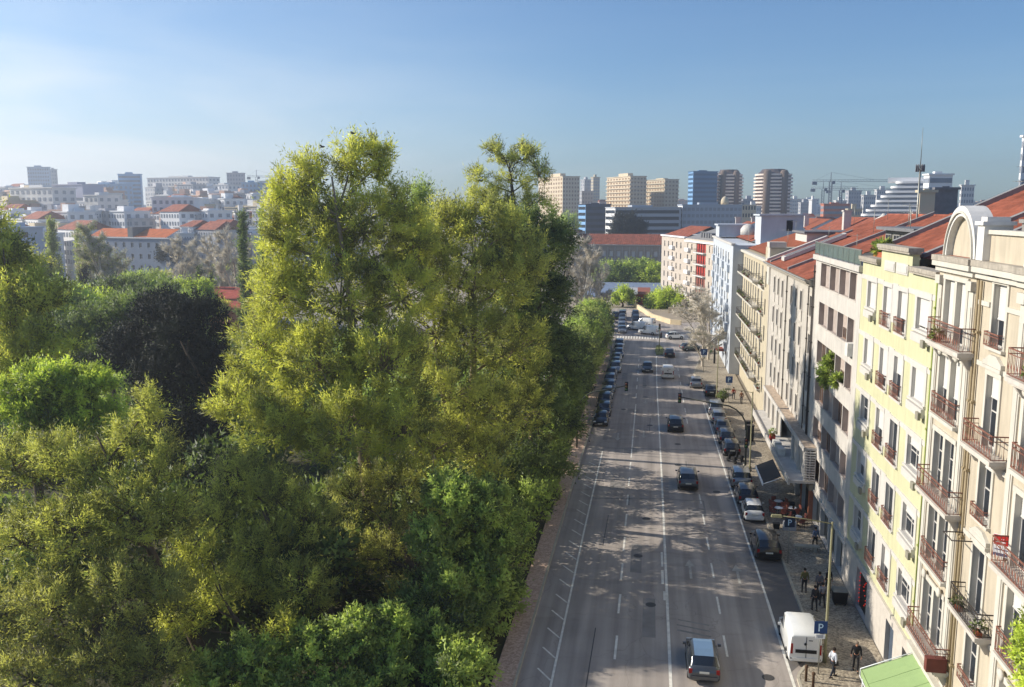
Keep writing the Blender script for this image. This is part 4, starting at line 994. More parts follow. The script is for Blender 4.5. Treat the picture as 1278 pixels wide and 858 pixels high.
round_tower('round brown and white striped tower standing alone right of the blue tower', 963.5, 216, 600, 11.8)
# curved white terrace building
def terrace_building():
    D = 420; C = polar(1118, D); o = tag(empty('terraced_white_building', (C.x, C.y, 0), math.radians(-15)), 'white stepped building with curved terraces on the right skyline', 'building')
    zb = 0
    for k in range(9):
        zt = ztop(272 - k * 5.2, D); x0 = -16 + k * 1.9; mb = MB(); n = 10
        pts = [(x0 + 3 - 3 * math.cos(math.pi / 2 * i / n), 3 - 3 * math.sin(math.pi / 2 * i / n)) for i in range(n + 1)] + [(13, 0), (13, 22), (x0, 22)]
        z1, z0 = zt, zt - .95
        mb.quad(*[(x, y, z1) for x, y in pts])
        for i in range(len(pts)): a, c = pts[i], pts[(i + 1) % len(pts)]; mb.quad((a[0], a[1], z0), (c[0], c[1], z0), (c[0], c[1], z1), (a[0], a[1], z1))
        mb.build('terrace_band', c_white, o)
        mb = MB(); mb.box(x0 + .8, 12.9, .7, 21, zb if k == 0 else z0 - 1.3, z0 - .01); mb.build('storey', win_s, o)
    mb = MB(); mb.box(-4, 12.9, 4, 20, ztop(231, D), ztop(226, D)); mb.build('roof_block', c_white, o)
terrace_building()
B_('office_block', 'bright white flat-topped block above the cream corner tower on the right skyline', 1150, 1157, 1186, 224, 330, 10, c_white, win_s, 3, 6, 1, style='band', parapet=.3)
B_('stair_block', 'small cream corner tower with a dark window strip in front of the white blocks', 1144, 1147, 1166, 243, 200, 8, c_sand, win_d, 0, 1, 1, parapet=.1)
B_('warehouse', 'dark grey sheet-metal hall beside the small cream corner tower', 1165, 1166, 1194, 240, 215, 10, lead, win_d, 0, 1, 1, parapet=.1)
B_('apartment_block', 'white slab at the extreme right edge of the skyline', 1268, 1270, 1290, 186, 260, 8, c_white, win_s, 6, 3, 1)
B_('apartment_block', 'small hazy block right of the dark sheet-metal hall', 1196, 1198, 1214, 236, 520, 10, c_pale, win_s, 5, 5, 1)
B_('church_tower', 'thin white square church tower among the hazy blocks', 1009, 1013, 1018, 251, 640, 30, c_white, None, 0, 1, 1, cat='tower')
B_('brick_block', 'wide terracotta banded block under the cranes', 1024, 1028, 1060, 256, 560, 14, mat('terracotta_block', (188, 120, 94), .85, .08, .1), win_s, 4, 8, 1, style='band', parapet=.3)
B_('blue_dome_block', 'hazy blue-grey block with rounded top right of the cranes', 1054, 1058, 1074, 241, 760, 14, c_mid, win_s, 6, 5, 1)
for i, (a, c, t, D, m_) in enumerate(((984, 1000, 250, 800, c_pale), (996, 1012, 254, 780, c_mid), (1040, 1056, 252, 700, c_pale), (1074, 1092, 246, 640, c_pale), (1090, 1110, 240, 700, c_pale), (924, 944, 250, 700, c_mid), (930, 950, 258, 560, c_pale), (884, 930, 252, 640, c_mid), (1056, 1076, 262, 480, c_sand))):
    B_('apartment_block', 'hazy pale block in the far row behind the right-hand roofs', a, a + 3, c, t, D, 12, m_, win_s, 5, 6, 1, group='far blocks on the right skyline', style='grid')
# old domed house before the twin tower
def domed_house():
    D = 500; C = polar(912, D); o = tag(empty('domed_building', (C.x, C.y, 0), .2), 'old pale house with a small dome in front of the striped tower', 'building')
    z = ztop(256, D); mb = MB(); mb.box(-12, 14, 0, 14, 0, z); mb.build('wall', c_sand, o); mb = MB(); mb.lathe([(2.2, z), (2.2, z + 1.6), (1.9, z + 3.0), (1.1, z + 4.0), (.2, z + 4.6)], (-2, 5, 0), 12); mb.build('dome', c_sand, o)
    mb = MB(); far_windows(mb, 14, 1, z - 8, z, 2, 9, 1); tag(mb.build('window_grid', win_d, o), kind='stuff')
domed_house()
# tower cranes
def crane(label, px, ytop, D, jib, cj, rot):
    C = polar(px, D); z = ztop(ytop, D); zb = terr(C.x, C.y); o = tag(empty('tower_crane', (C.x, C.y, 0), rot), label, 'crane', 'cranes on the right skyline')
    st = mat('crane_steel', (120, 128, 140), .6); mb = MB(); s = .8
    for x in (-s, s):
        for y in (-s, s): mb.box(x - .16, x + .16, y - .16, y + .16, zb, z)
    k = zb
    while k < z - 2:
        mb.tube([(-s, -s, k), (s, -s, k + 1.8)], .1, 4); mb.tube([(s, s, k), (-s, s, k + 1.8)], .1, 4); mb.tube([(-s, s, k), (-s, -s, k + 1.8)], .1, 4); k += 1.8
    mb.build('mast', st, o)
    mb = MB(); 
    for y, zz in ((-.6, z), (.6, z), (0, z + 1.2)): mb.tube([(-cj, y, zz), (jib, y, zz)], .13, 4)
    x = -cj
    while x < jib - 2: mb.tube([(x, -.6, z), (x + 1, 0, z + 1.2), (x + 2, .6, z)], .08, 4); x += 2
    mb.build('jib', st, o)
    mb = MB(); mb.tube([(0, 0, z), (0, 0, z + 6)], .3, 4); mb.tube([(-cj * .8, 0, z + 1), (0, 0, z + 6), (jib * .7, 0, z + 1.2)], .07, 4); mb.box(-cj, -cj + 3, -.8, .8, z - 2, z); mb.box(.9, 2.6, -.8, .8, z - 1.6, z + .5); mb.build('counterweight', st, o)
crane('tallest grey tower crane with its jib pointing right', 1035, 230, 620, 40, 12, .1)
crane('shorter grey tower crane left of the tallest one', 1026, 238, 640, 22, 8, -.2)
crane('grey tower crane at the right of the three', 1048, 240, 660, 50, 10, .05)
crane('hazy tower crane with raised jib on the left skyline', 322, 224, 800, 26, 8, .5)
# antenna mast on roof
def mast():
    D = 95; p = polar(1145, D); o = tag(empty('antenna_mast', (p.x, p.y, 0)), 'tall thin antenna mast with aerial cluster rising behind the red roofs', 'antenna')
    mb = MB(); mb.tube([(0, 0, 20), (0, 0, ztop(216, D))], .09, 6); mb.tube([(0, 0, ztop(216, D)), (0, 0, ztop(172, D))], [.04, .02], 5); mb.build('pole', galv, o)
    mb = MB(); z = ztop(218, D); 
    for a in range(6): x, y = .35 * math.cos(a), .35 * math.sin(a); mb.tube([(0, 0, z), (x, y, z), (x, y, z + .5)], .06, 5); mb.box(x - .07, x + .07, y - .04, y + .04, z - .2, z + .4)
    mb.build('aerials', lead, o)
mast()
# second-row roofs behind the street front (x beyond the near roofs)
def roof_house(label, x0, x1, y0, y1, ez, rz_, m=tile_red, wm=None, grp=None, chim=1):
    o = tag(empty('red_roofed_house', ((x0 + x1) / 2, y0, 0)), label, 'house', grp); w_ = x1 - x0; d = y1 - y0
    mb = MB(); mb.box(-w_ / 2, w_ / 2, 0, d, 0, ez); 
    mb.quad((-w_ / 2, 0, ez), (w_ / 2, 0, ez), (0, 0, rz_)); mb.quad((w_ / 2, d, ez), (-w_ / 2, d, ez), (0, d, rz_)); mb.build('wall', wm or c_pale, o)
    tiles('roof_tiles', (-w_ / 2 - .3, d + .2, ez), (-w_ / 2 - .3, -.2, ez), (0, d + .2, rz_ + .02), (0, -.2, rz_ + .02), m, o, period=.5)
    mb = MB(); mb.quad((w_ / 2 + .3, -.2, ez), (w_ / 2 + .3, d + .2, ez), (0, d + .2, rz_), (0, -.2, rz_)); mb.build('roof', m, o)
    for k in range(chim):
        mb = MB(); mb.box(-w_ * .3 + k * 4, -w_ * .3 + 1.2 + k * 4, d * .3, d * .3 + 1.4, ez, rz_ + 1); mb.box(-w_ * .3 - .15 + k * 4, -w_ * .3 + 1.35 + k * 4, d * .3 - .15, d * .3 + 1.55, rz_ + 1, rz_ + 1.25); mb.build('chimney', white, o)
    return o
roof_house('red tiled hip roof with white chimney behind the grey stone building roof', 30, 44, 150, 182, 20.5, 24.3)
roof_house('long red tiled roof strip below the striped tower', 22, 38, 200, 222, 19.5, 23.0, chim=2)
roof_house('red roof with small white dormers beyond the blue-white building', 19, 34, 232, 252, 19.0, 22.6, chim=3)
roof_house('wide red roof far right behind the loggia building roof', 46, 64, 140, 175, 21, 25.0)
roof_house('darker old red roof among the far right roofs', 52, 70, 190, 230, 20, 24.0, tile_old)
roof_house('faded red roof in the third row behind the street', 40, 56, 250, 290, 19, 23.2, tile_old)
o = tag(empty('pinnacled_house', (31.5, 128, 0)), 'white bell-shaped chimney turret between the red roofs', 'turret'); mb = MB(); mb.box(-.9, .9, -.9, .9, 18, 23.2); mb.lathe([(1.5, 23.2), (.9, 23.9), (1.2, 24.3), (.4, 24.8), (.2, 25.1)], n=8); mb.build('turret_body', white, o)

# building beyond the crossing (white, red shutters)
def corner_block():
    A = at(826, 300, 283); Bp = at(902, 300, 226); dv = Vector((Bp.x - A.x, Bp.y - A.y)); W = dv.length; rz = math.atan2(dv.y, dv.x)
    o = tag(empty('corner_apartment_block', (A.x, A.y, 0), rz), 'white apartment block with red shuttered balconies beyond the crossing', 'building')
    h = 17.7; secs = ((0, 26, c_white), (26.2, 36, c_white), (36.2, 46, white), (46.2, W, c_white))
    rows = [2.2, 5.3, 8.4, 11.5, 14.6]
    ops = []
    for z in rows:
        for x in (3, 7.5, 12, 16.5, 21, 28, 32, 48, 51, 55, 60): 
            if x < W - 3: ops.append((x, x + (1.3 if x < 53 else 3.2), z, z + 1.7))
        ops.append((36.8, 45.4, z - .3, z + 2.1))
    mb = MB(); wall_cells(mb, 0, W, 0, h, ops, .5, 0, 0); mb.quad((0, 14, 0), (0, 0, 0), (0, 0, h), (0, 14, h)); mb.quad((W, 0, 0), (W, 14, 0), (W, 14, h), (W, 0, h)); mb.quad((0, 0, h), (W, 0, h), (W, 14, h), (0, 14, h)); mb.quad((0, .6, 0), (W, .6, 0), (W, .6, h - .1), (0, .6, h - .1), m=1)
    mb.build('wall', [mat('white_corner_render', (188, 177, 164), .85, .05, .3, streak=.2), win_s], o)
    for z in rows:
        for x in (3, 7.5, 12, 16.5, 21, 28, 32, 48, 51): window(o, x, z, 1.3, 1.7, y=.3, mull=1, glass=win_s, shut=rnd.choice((0, .5, .9)))
        for k in range(4):
            mb = MB(); mb.box(37 + k * 2.1, 38.2 + k * 2.1, .25, .35, z - .3, z + 2.0); mb.build('red_shutter', redp if z > 7 else mat('dull_red_shutter', (140, 84, 70)), o)
        mb = MB(); mb.box(36.6, 45.6, -.8, 0, z - .55, z - .32); b2 = mb.build('balcony', c_pale, o); place('railing', rail_mesh(8.8, .7, .9, .4, irond, deco=False), b2, (36.7, 0, z - .32))
        for x in (11.5, 27.8, 54.8): 
            mb = MB(); mb.box(x, x + 3.5, -.8, 0, z - .5, z + .5); mb.build('balcony', c_white, o)
    for z in rows:
        mb = MB(); mb.lathe([(1.1, z - .4), (1.1, z + .7)], (-.1, 2.5, 0), 10); mb.build('round_balcony', c_white, o)
    mb = MB(); mb.box(-.3, 26.1, -.4, 14, h, h + .4); mb.box(26.2, W, -.4, 14, h - .9, h - .5); mb.build('cornice', c_white, o)
    tiles('roof_tiles', (1, .6, h + .4), (26, .6, h + .4), (6, 7.5, h + 3.2), (26, 7.5, h + 3.2), tile_red, o, period=.5)
    mb = MB(); mb.quad((26, 0, h), (W, 0, h), (W, 7.5, h + 2.8), (30, 7.5, h + 2.8)); mb.quad((26, 7.5, h + 3.2), (6, 7.5, h + 3.2), (1, 14, h), (26, 14, h)); mb.build('roof', zinc, o)
    for k in range(5): x = 36 + k * 2.2; mb = MB(); mb.box(x, x + 1.3, 1.2, 3.5, h + .2, h + 1.8); mb.build('dormer', lead, o)
corner_block()
# long red-roofed barracks-like building
def long_building():
    D = 345; p0, p1 = at(640, 310, D), at(832, 310, D - 8); rz = math.atan2(p1.y - p0.y, p1.x - p0.x); W = (p1 - p0).length
    o = tag(empty('long_stone_building', (p0.x, p0.y, 0), rz), 'long grey-walled institutional building with low red tiled roof across the view', 'building')
    z = ztop(305, D); ops = []; n = 20
    for k in range(n):
        for zz in (z - 4.2, z - 8.2): ops.append((2 + k * (W - 4) / n, 2 + k * (W - 4) / n + 1.4, zz, zz + 2.2))
    mb = MB(); wall_cells(mb, 0, W, -1, z, ops, .3, 0, 0); mb.quad((0, .5, -1), (W, .5, -1), (W, .5, z - .1), (0, .5, z - .1), m=1); mb.quad((0, 14, -1), (0, 0, -1), (0, 0, z), (0, 14, z)); mb.quad((W, 0, -1), (W, 14, -1), (W, 14, z), (W, 0, z))
    mb.build('wall', [mat('institution_wall', (166, 154, 142), .9, .1, .1, streak=.3), c_pale], o)
    for k in range(n + 1): mb = MB(); x = 1.2 + k * (W - 4) / n; mb.box(x, x + .35, -.2, 0, -1, z - .5); mb.build('pilaster', stone, o)
    mb = MB(); mb.box(-.4, W + .4, -.5, 0, z, z + .4); mb.build('cornice', stone_t, o)
    tiles('roof_tiles', (-.5, -.5, z + .4), (W + .5, -.5, z + .4), (-.5, 7, z + 4.2), (W + .5, 7, z + 4.2), tile_red, o, period=.8)
    q = polar(706, D + 6); t = tag(empty('round_cistern_tower', (q.x, q.y, 0)), 'squat round stone tower with flat rusty cap beside the long red roof', 'tower')
    zt = ztop(290, D); mb = MB(); mb.lathe([(6.2, 0), (6.2, zt)], n=20); mb.build('drum', stone, t); mb = MB(); mb.lathe([(6.7, zt), (6.7, zt + .9), (3, zt + 1.7)], n=20); mb.build('cap', mat('rusty_cap', (128, 98, 82)), t)
long_building()
roof_house('pale house with red hip roof left of the round stone tower', at(672, 300, 330).x - 8, at(672, 300, 330).x + 8, 326, 340, 11.5, 15.5)
# market sheds with blue-grey roofs, kiosks, plaza walls
def shed(label, px0, px1, ye, D, depth, name='market_shed', m=None, cat='shed', wallm=None, h=None):
    p0, p1 = at(px0, ye, D), at(px1, ye, D); W = (p1 - p0).length; z = h or p0.z
    o = tag(empty(name, (p0.x, D, 0)), label, cat); mb = MB(); mb.box(0, W, 0, depth, 0, z); mb.build('wall', wallm or c_mid, o)
    mb = MB(); mb.hexa([(-.5, -.6, z), (W + .5, -.6, z), (W + .5, depth, z), (-.5, depth, z)], [(-.5, -.6, z + .25), (W + .5, -.6, z + .25), (W + .5, depth, z + 1.6), (-.5, depth, z + 1.6)]); mb.build('roof', m or mat('blue_grey_roof', (126, 140, 164), .5, .08, .2), o)
    mb = MB(); n = max(2, int(W / 3))
    for k in range(n): mb.box(W * k / n + .4, W * (k + 1) / n - .4, -.06, .05, .6, z - .6)
    mb.build('shop_windows', win_d, o); return o
shed('long low shed with blue-grey roof under the round trees', 740, 826, 366, 268, 22)
shed('low grey shed with pale roof behind the bare trees', 684, 742, 370, 262, 18)
shed('small glazed grey kiosk on the plaza', 783, 793, 378, 240, 4, 'glass_kiosk', c_mid, 'kiosk', glassb, 3.0)
shed('red market stall on the plaza', 794, 809, 377, 243, 4, 'red_stall', mat('stall_roof', (150, 96, 80)), 'kiosk', redp, 2.8)
mb = MB(); pts = [ground(792, 383), ground(815, 398), ground(838, 405), ground(850, 406)]
for i in range(3):
    a, c = pts[i], pts[i + 1]; d = (c - a).normalized(); nn = Vector((d.y, -d.x, 0)) * .25; mb.hexa([a - nn, a + nn, c + nn, c - nn], [q + Vector((0, 0, 1.1)) for q in (a - nn, a + nn, c + nn, c - nn)])
tag(mb.build('low_plaza_wall', mat('sandy_wall', (208, 190, 156), .9, .1, .5)), 'low curved sandy wall round the plaza edge', 'wall')
mb = MB(); mb.box(5, 60, 224, 224.5, 0, 1.4); tag(mb.build('garden_wall', mat('sandy_wall', (208, 190, 156))), 'long garden wall behind the bare trees at the crossing', 'wall')
# park buildings with red roofs
def park_building(label, px0, px1, py, D, depth, zr):
    p0, p1 = at(px0, py, D), at(px1, py, D); z = p0.z; W = (p1 - p0).length
    o = tag(empty('park_pavilion', (p0.x, D, 0)), label, 'pavilion'); mb = MB(); mb.box(0, W, 0, depth, 0, z); mb.build('wall', mat('pavilion_pink', (196, 130, 112), .9, .08, .3), o)
    tiles('roof_tiles', (-.5, -.5, z), (W + .5, -.5, z), (-.5, depth, z + zr), (W + .5, depth, z + zr), mat('pink_terracotta', (190, 98, 80), .9, .2, .6), o, period=.6)
park_building('nearer low pavilion with pinkish red roof among the park trees', 255, 312, 388, 150, 8, 1.0); park_building('farther low pavilion with red roof behind the first park roof', 236, 300, 372, 172, 9, 1.6)

# ---------------------------------------------------------------- left city
lt = lambda g: g
def blue_house():
    D = 268; p0, p1 = at(108, 300, D), at(210, 296, D - 10); rz = math.atan2(p1.y - p0.y, p1.x - p0.x); W = (p1 - p0).length; z = at(150, 297, D).z
    o = tag(empty('blue_grey_terrace_house', (p0.x, p0.y, 0), rz), 'long blue-grey shaded apartment house with small white windows and orange roof', 'building')
    ops = [(2 + k * 3.6, 3.1 + k * 3.6, z - 2.9 - f * 3.6, z - 1.3 - f * 3.6) for k in range(int((W - 3) / 3.6)) for f in range(4)]
    mb = MB(); wall_cells(mb, 0, W, -1, z, ops, .3, 0, 0); mb.quad((0, .6, -1), (W, .6, -1), (W, .6, z - .1), (0, .6, z - .1), m=1); mb.quad((0, 12, -1), (0, 0, -1), (0, 0, z), (0, 12, z)); mb.quad((W, 0, -1), (W, 12, -1), (W, 12, z), (W, 0, z))
    mb.build('wall', [mat('blue_grey_wall', (120, 132, 150), .85, .06, .2), glassd], o)  # wall colour has the bluish shade of this front put into it
    for a, c, z0, z1 in ops: window(o, a, z0, 1.1, 1.6, y=.15, mull=1, glass=win_d)
    mb = MB(); mb.box(-.3, W + .3, -.35, 0, z, z + .4); mb.build('cornice', c_pale, o)
    for a, c in ((1, W * .52), (W * .58, W - 1)): tiles('roof_tiles', (a, 0, z + .4), (c, 0, z + .4), (a, 6, z + 3.0), (c, 6, z + 3.0), mat('orange_tiles', (196, 110, 64), .9, .2, .6), o, period=.8)
    mb = MB(); mb.box(W * .52, W * .58, 0, 8, z + .4, z + 3.6); mb.build('stair_block', lead, o)
blue_house()
hand = [  # label, pxl, pxc, pxr, ytop, D, phi, wall, win, nf, nbf, nbs, style, roof, kw
 ('hazy blue-grey twin slab standing highest at the far left skyline', 36, 38, 65, 217, 900, 12, mat('hazy_slab_blue', (172, 190, 210), .8, .05, .1), win_s, 12, 9, 1, 'grid', 'flat'),
 ('narrow grey slab attached right of the twin slab on the skyline', 64, 65, 74, 219, 905, 12, c_mid, win_s, 12, 3, 1, 'grid', 'flat'),
 ('dark blue glass tower with a rounded top on the left skyline', 148, 150, 178, 223, 720, 14, mat('tower_blue', (150, 184, 214), .5, .08, .1), win_s, 12, 8, 1, 'band', 'flat'),
 ('long white building with rows of tiny windows right of the blue tower', 184, 186, 262, 227, 760, -16, c_pale, win_s, 7, 20, 1, 'grid', 'flat'),
 ('blue wide block left of the glass tower', 104, 106, 150, 235, 640, -12, mat('sky_blue_block', (138, 166, 194), .8, .05, .1), win_s, 7, 10, 1, 'grid', 'flat'),
 ('bare windowless lilac-grey gable block', 67, 68, 105, 236, 520, -20, mat('lilac_gable', (165, 167, 184), .9, .03, .1), win_s, 0, 1, 1, 'grid', 'flat'),
 ('stacked white block with dark balconies at the far left', 12, 14, 67, 240, 480, -18, c_pale, win_s, 7, 8, 2, 'grid', 'flat'),
 ('white low modern block with wide dark glass bands at the left edge', -30, -10, 34, 282, 300, 10, mat('modern_white', (165, 179, 196), .6, .04, .1), win_d, 3, 3, 1, 'band', 'flat'),
 ('small pale block with square windows beside the windowless gable', 105, 106, 123, 247, 470, -20, c_pale, win_s, 6, 3, 1, 'grid', 'flat'),
 ('wide white apartment block with blue glazed bays in the middle of the left city', 150, 190, 243, 249, 430, 22, c_white, win_s, 5, 7, 5, 'grid', 'flat'),
 ('hazy grey towerlet with vertical stripes near the big tree', 283, 285, 306, 220, 760, 12, c_mid, win_s, 12, 6, 1, 'grid', 'flat'),
 ('light blue gable block beside the striped towerlet', 300, 303, 326, 231, 620, 14, mat('pale_sky_gable', (150, 180, 204), .85, .04, .1), win_s, 7, 5, 2, 'grid', 'flat'),
 ('white banded block partly hidden by the big tree', 320, 324, 350, 229, 640, 14, c_white, win_s, 7, 6, 1, 'band', 'flat'),
 ('pale block between the white building and the striped towerlet', 260, 262, 286, 234, 700, -20, c_pale, win_s, 7, 6, 1, 'grid', 'flat'),
]
for h in hand:
    B_('apartment_building', h[0], h[1], h[2], h[3], h[4], h[5], h[6], h[7], h[8], h[9], h[10], h[11], style=h[12], roof=h[13], parapet=.5)
rs = random.Random(21)
walls = [c_pale, c_white, c_pink, c_white, c_sand, c_pale, c_white, c_mid]
for i in range(235):
    row = i % 5; D = (370, 430, 500, 600, 720)[row] + rs.uniform(-25, 25); px = -20 + (i // 5) * 8.0 + rs.uniform(-8, 8); wpx = rs.uniform(14, 26) * (430 / D) ** .5
    yt = (286, 268, 255, 245, 238)[row] + rs.uniform(-5, 5)
    if (76 < px < 216 and row == 0) or (126 < px < 182 and row > 1) or (24 < px < 74 and row > 2): continue
    rf = 'red' if rs.random() < (.3 if row < 2 else .06) else 'flat'
    B_('city_house', (cn := rs.choice(walls)) and '%s %s house in the %s row of the crowded left city' % ({'c_pale':0}.get('',{'pale_block': 'pale', 'white_block': 'white', 'pinkish_block': 'pinkish', 'mid_grey_block': 'grey', 'sand_block': 'sand-coloured'}[cn.name]), 'red-roofed' if rf == 'red' else 'flat-roofed', ('nearest', 'second', 'middle', 'fourth', 'farthest')[row]), px - 2, px, px + wpx, yt, D, rs.uniform(-38, -12) if rs.random() < .85 else rs.uniform(8, 30), cn, win_s, rs.choice((4, 5, 6)), max(3, int(wpx / 3)), 2, roof=rf, group='red-roofed houses of the left city' if rf == 'red' else 'flat-roofed blocks of the left city', parapet=rs.choice((.3, .8, 1.2)), fr=rs.uniform(.4, .6))
for i in range(60):      # further rows right of the trees and at the horizon
    D = rs.choice((780, 900, 1050)) + rs.uniform(-40, 40); px = rs.uniform(-20, 1260)
    yt = 263 - rs.uniform(4, 20) * (1 if px < 420 else .7)
    B_('city_house', 'hazy %s block on the far horizon %s' % ((cn := rs.choice(walls)).name.split('_')[0], 'left of the huge tree' if px < 330 else 'behind the park trees' if px < 680 else 'behind the tower row' if px < 980 else 'right of the striped towers'), px - 2, px, px + rs.uniform(8, 22), yt, D, rs.uniform(5, 30), cn, win_s, 4, 5, 1, roof='flat', group='hazy blocks along the far horizon', parapet=.6)
for i in range(26):
    D = rs.choice((360, 420, 500)) + rs.uniform(-20, 20); px = rs.uniform(930, 1130)
    B_('city_house', 'low red-roofed house in the middle distance on the right', px - 2, px, px + rs.uniform(12, 26), 276 - (D - 360) * .03 + rs.uniform(-2, 3), D, rs.uniform(5, 25), rs.choice(walls), win_s, 4, 5, 1, roof='red', group='red-roofed houses behind the street roofs')
# ================================================================ vehicles
tyre_m = mat('tyre_rubber', (28, 28, 28), .9, .1, 5); rim_m = mat('alloy_rim', (150, 152, 156), .35, .05, 5, metal=.8)
tail_m = mat('tail_light', (150, 20, 16), .25, .05, 5); head_m = mat('head_light', (210, 214, 216), .15, .05, 5, spec=.8); plate_m = mat('number_plate', (214, 212, 200), .5, .03, 5)
trimk = mat('black_plastic', (30, 30, 32), .6, .1, 5)
def paint(name, rgb, metal=.25):
    m = mat('car_paint_' + name, rgb, .28, .04, 2, metal=metal, spec=.6, srgb=True); m.node_tree.nodes['Principled BSDF'].inputs['Coat Weight'].default_value = .6; return m
PAINT = {'black': paint('black', (22, 23, 26)), 'white': paint('white', (224, 224, 220), 0), 'silver': paint('silver', (150, 154, 158), .6), 'grey': paint('grey', (84, 88, 92), .5), 'blue': paint('blue', (48, 66, 96)), 'green': paint('green', (54, 82, 64)), 'navy': paint('navy', (30, 36, 50)), 'sky': paint('sky', (120, 146, 170), .3)}
#        y rel, zb, belt, top, w, wt, cabin
SHAPES = {
 'hatch': (4.05, 1.76, [(-.5, .34, .62, .66, .84, .6, 0), (-.485, .26, .92, .98, .95, .72, 0), (-.44, .22, .95, 1.02, .985, .74, 0), (-.36, .2, .96, 1.42, 1, .74, 1), (-.2, .2, .95, 1.5, 1, .76, 1), (.02, .2, .93, 1.5, 1, .76, 1), (.12, .2, .92, 1.44, 1, .74, 1), (.27, .2, .90, .97, 1, .78, 0), (.42, .22, .80, .84, .97, .72, 0), (.485, .26, .62, .68, .88, .6, 0), (.5, .32, .5, .54, .78, .5, 0)]),
 'suv': (4.35, 1.86, [(-.5, .4, .7, .74, .86, .6, 0), (-.49, .3, 1.0, 1.06, .96, .74, 0), (-.455, .26, 1.04, 1.12, .99, .76, 0), (-.4, .26, 1.05, 1.58, 1, .76, 1), (-.2, .26, 1.04, 1.68, 1, .78, 1), (.05, .26, 1.02, 1.66, 1, .78, 1), (.13, .26, 1.01, 1.58, 1, .76, 1), (.26, .26, 1.0, 1.08, 1, .8, 0), (.43, .28, .92, .97, .98, .76, 0), (.49, .32, .7, .76, .9, .64, 0), (.5, .38, .56, .6, .8, .5, 0)]),
 'sedan': (4.5, 1.78, [(-.5, .36, .66, .7, .84, .6, 0), (-.485, .26, .92, .97, .95, .74, 0), (-.36, .22, .96, 1.02, .99, .78, 0), (-.23, .2, .94, 1.38, 1, .7, 1), (-.1, .2, .93, 1.44, 1, .74, 1), (.03, .2, .92, 1.43, 1, .74, 1), (.1, .2, .91, 1.36, 1, .72, 1), (.25, .2, .88, .95, 1, .78, 0), (.42, .22, .78, .82, .97, .72, 0), (.485, .26, .6, .66, .88, .6, 0), (.5, .32, .5, .54, .78, .5, 0)]),
 'mini': (3.6, 1.64, [(-.5, .34, .66, .72, .82, .6, 0), (-.485, .26, .9, 1.0, .93, .7, 0), (-.45, .22, .94, 1.06, .97, .72, 0), (-.35, .2, .96, 1.4, .99, .7, 1), (-.18, .2, .95, 1.5, 1, .72, 1), (.04, .2, .93, 1.5, 1, .72, 1), (.13, .2, .92, 1.42, 1, .7, 1), (.28, .2, .9, .98, .99, .74, 0), (.42, .22, .8, .88, .95, .68, 0), (.485, .26, .62, .7, .86, .56, 0), (.5, .32, .5, .54, .76, .5, 0)]),
 'van': (4.5, 1.86, [(-.5, .34, .98, 1.78, .96, .86, 2), (-.492, .28, 1.0, 1.88, .99, .88, 2), (-.3, .24, 1.0, 1.92, 1, .88, 2), (.02, .22, 1.0, 1.92, 1, .88, 2), (.05, .22, 1.0, 1.91, 1, .87, 1), (.17, .22, 1.0, 1.84, 1, .84, 1), (.33, .22, 1.0, 1.12, 1, .82, 0), (.45, .24, .88, .96, .97, .74, 0), (.49, .28, .7, .76, .9, .64, 0), (.5, .34, .54, .58, .8, .5, 0)]),
 'bigvan': (5.2, 1.98, [(-.5, .4, 1.1, 2.22, .97, .88, 2), (-.492, .34, 1.1, 2.32, .99, .9, 2), (-.3, .3, 1.1, 2.36, 1, .9, 2), (.1, .28, 1.1, 2.36, 1, .9, 2), (.14, .28, 1.1, 2.34, 1, .89, 1), (.24, .28, 1.1, 2.2, 1, .86, 1), (.38, .28, 1.08, 1.24, 1, .84, 0), (.46, .3, .95, 1.04, .97, .78, 0), (.49, .34, .74, .8, .9, .66, 0), (.5, .4, .58, .62, .8, .5, 0)]),
}
def car_mesh(kind):
    L, Wd, st = SHAPES[kind]; hw = Wd / 2
    body_, glass_ = MB(), MB(); rings = []
    for (yr, zb, be, tp, wb, wt, cab) in st:
        y = yr * L; w_ = hw * wb; t = hw * wt
        mid = zb + (be - zb) * .45
        half = [(w_ * .9, zb), (w_ * .99, zb + .12), (w_ * 1.0, mid), (w_ * .955, be), (t + (.0 if cab else 0), tp - (.07 if cab else .03)), (t * .82, tp)]
        rings.append([(x, y, z) for x, z in half] + [(-x, y, z) for x, z in reversed(half)])
    n = len(rings[0]); base = {}
    for k in range(len(rings) - 1):
        a, b, ca_, cb_ = rings[k], rings[k + 1], st[k][6], st[k + 1][6]
        for j in range(n):
            j2 = (j + 1) % n
            side = j in (3, 7); top = j in (4, 5, 6)
            gl = False
            if side and (ca_ == 1 and cb_ == 1): gl = True
            if side and ((ca_ == 0 and cb_ == 1) or (ca_ == 1 and cb_ == 0)): gl = True
            if top and ((ca_ == 0 and cb_ == 1) or (ca_ == 1 and cb_ == 0)): gl = True
            q = (a[j], a[j2], b[j2], b[j]); (glass_ if gl else body_).quad(*q[::-1], smooth=True)
    body_.quad(*rings[0]); body_.quad(*rings[-1][::-1])
    return body_, glass_, rings
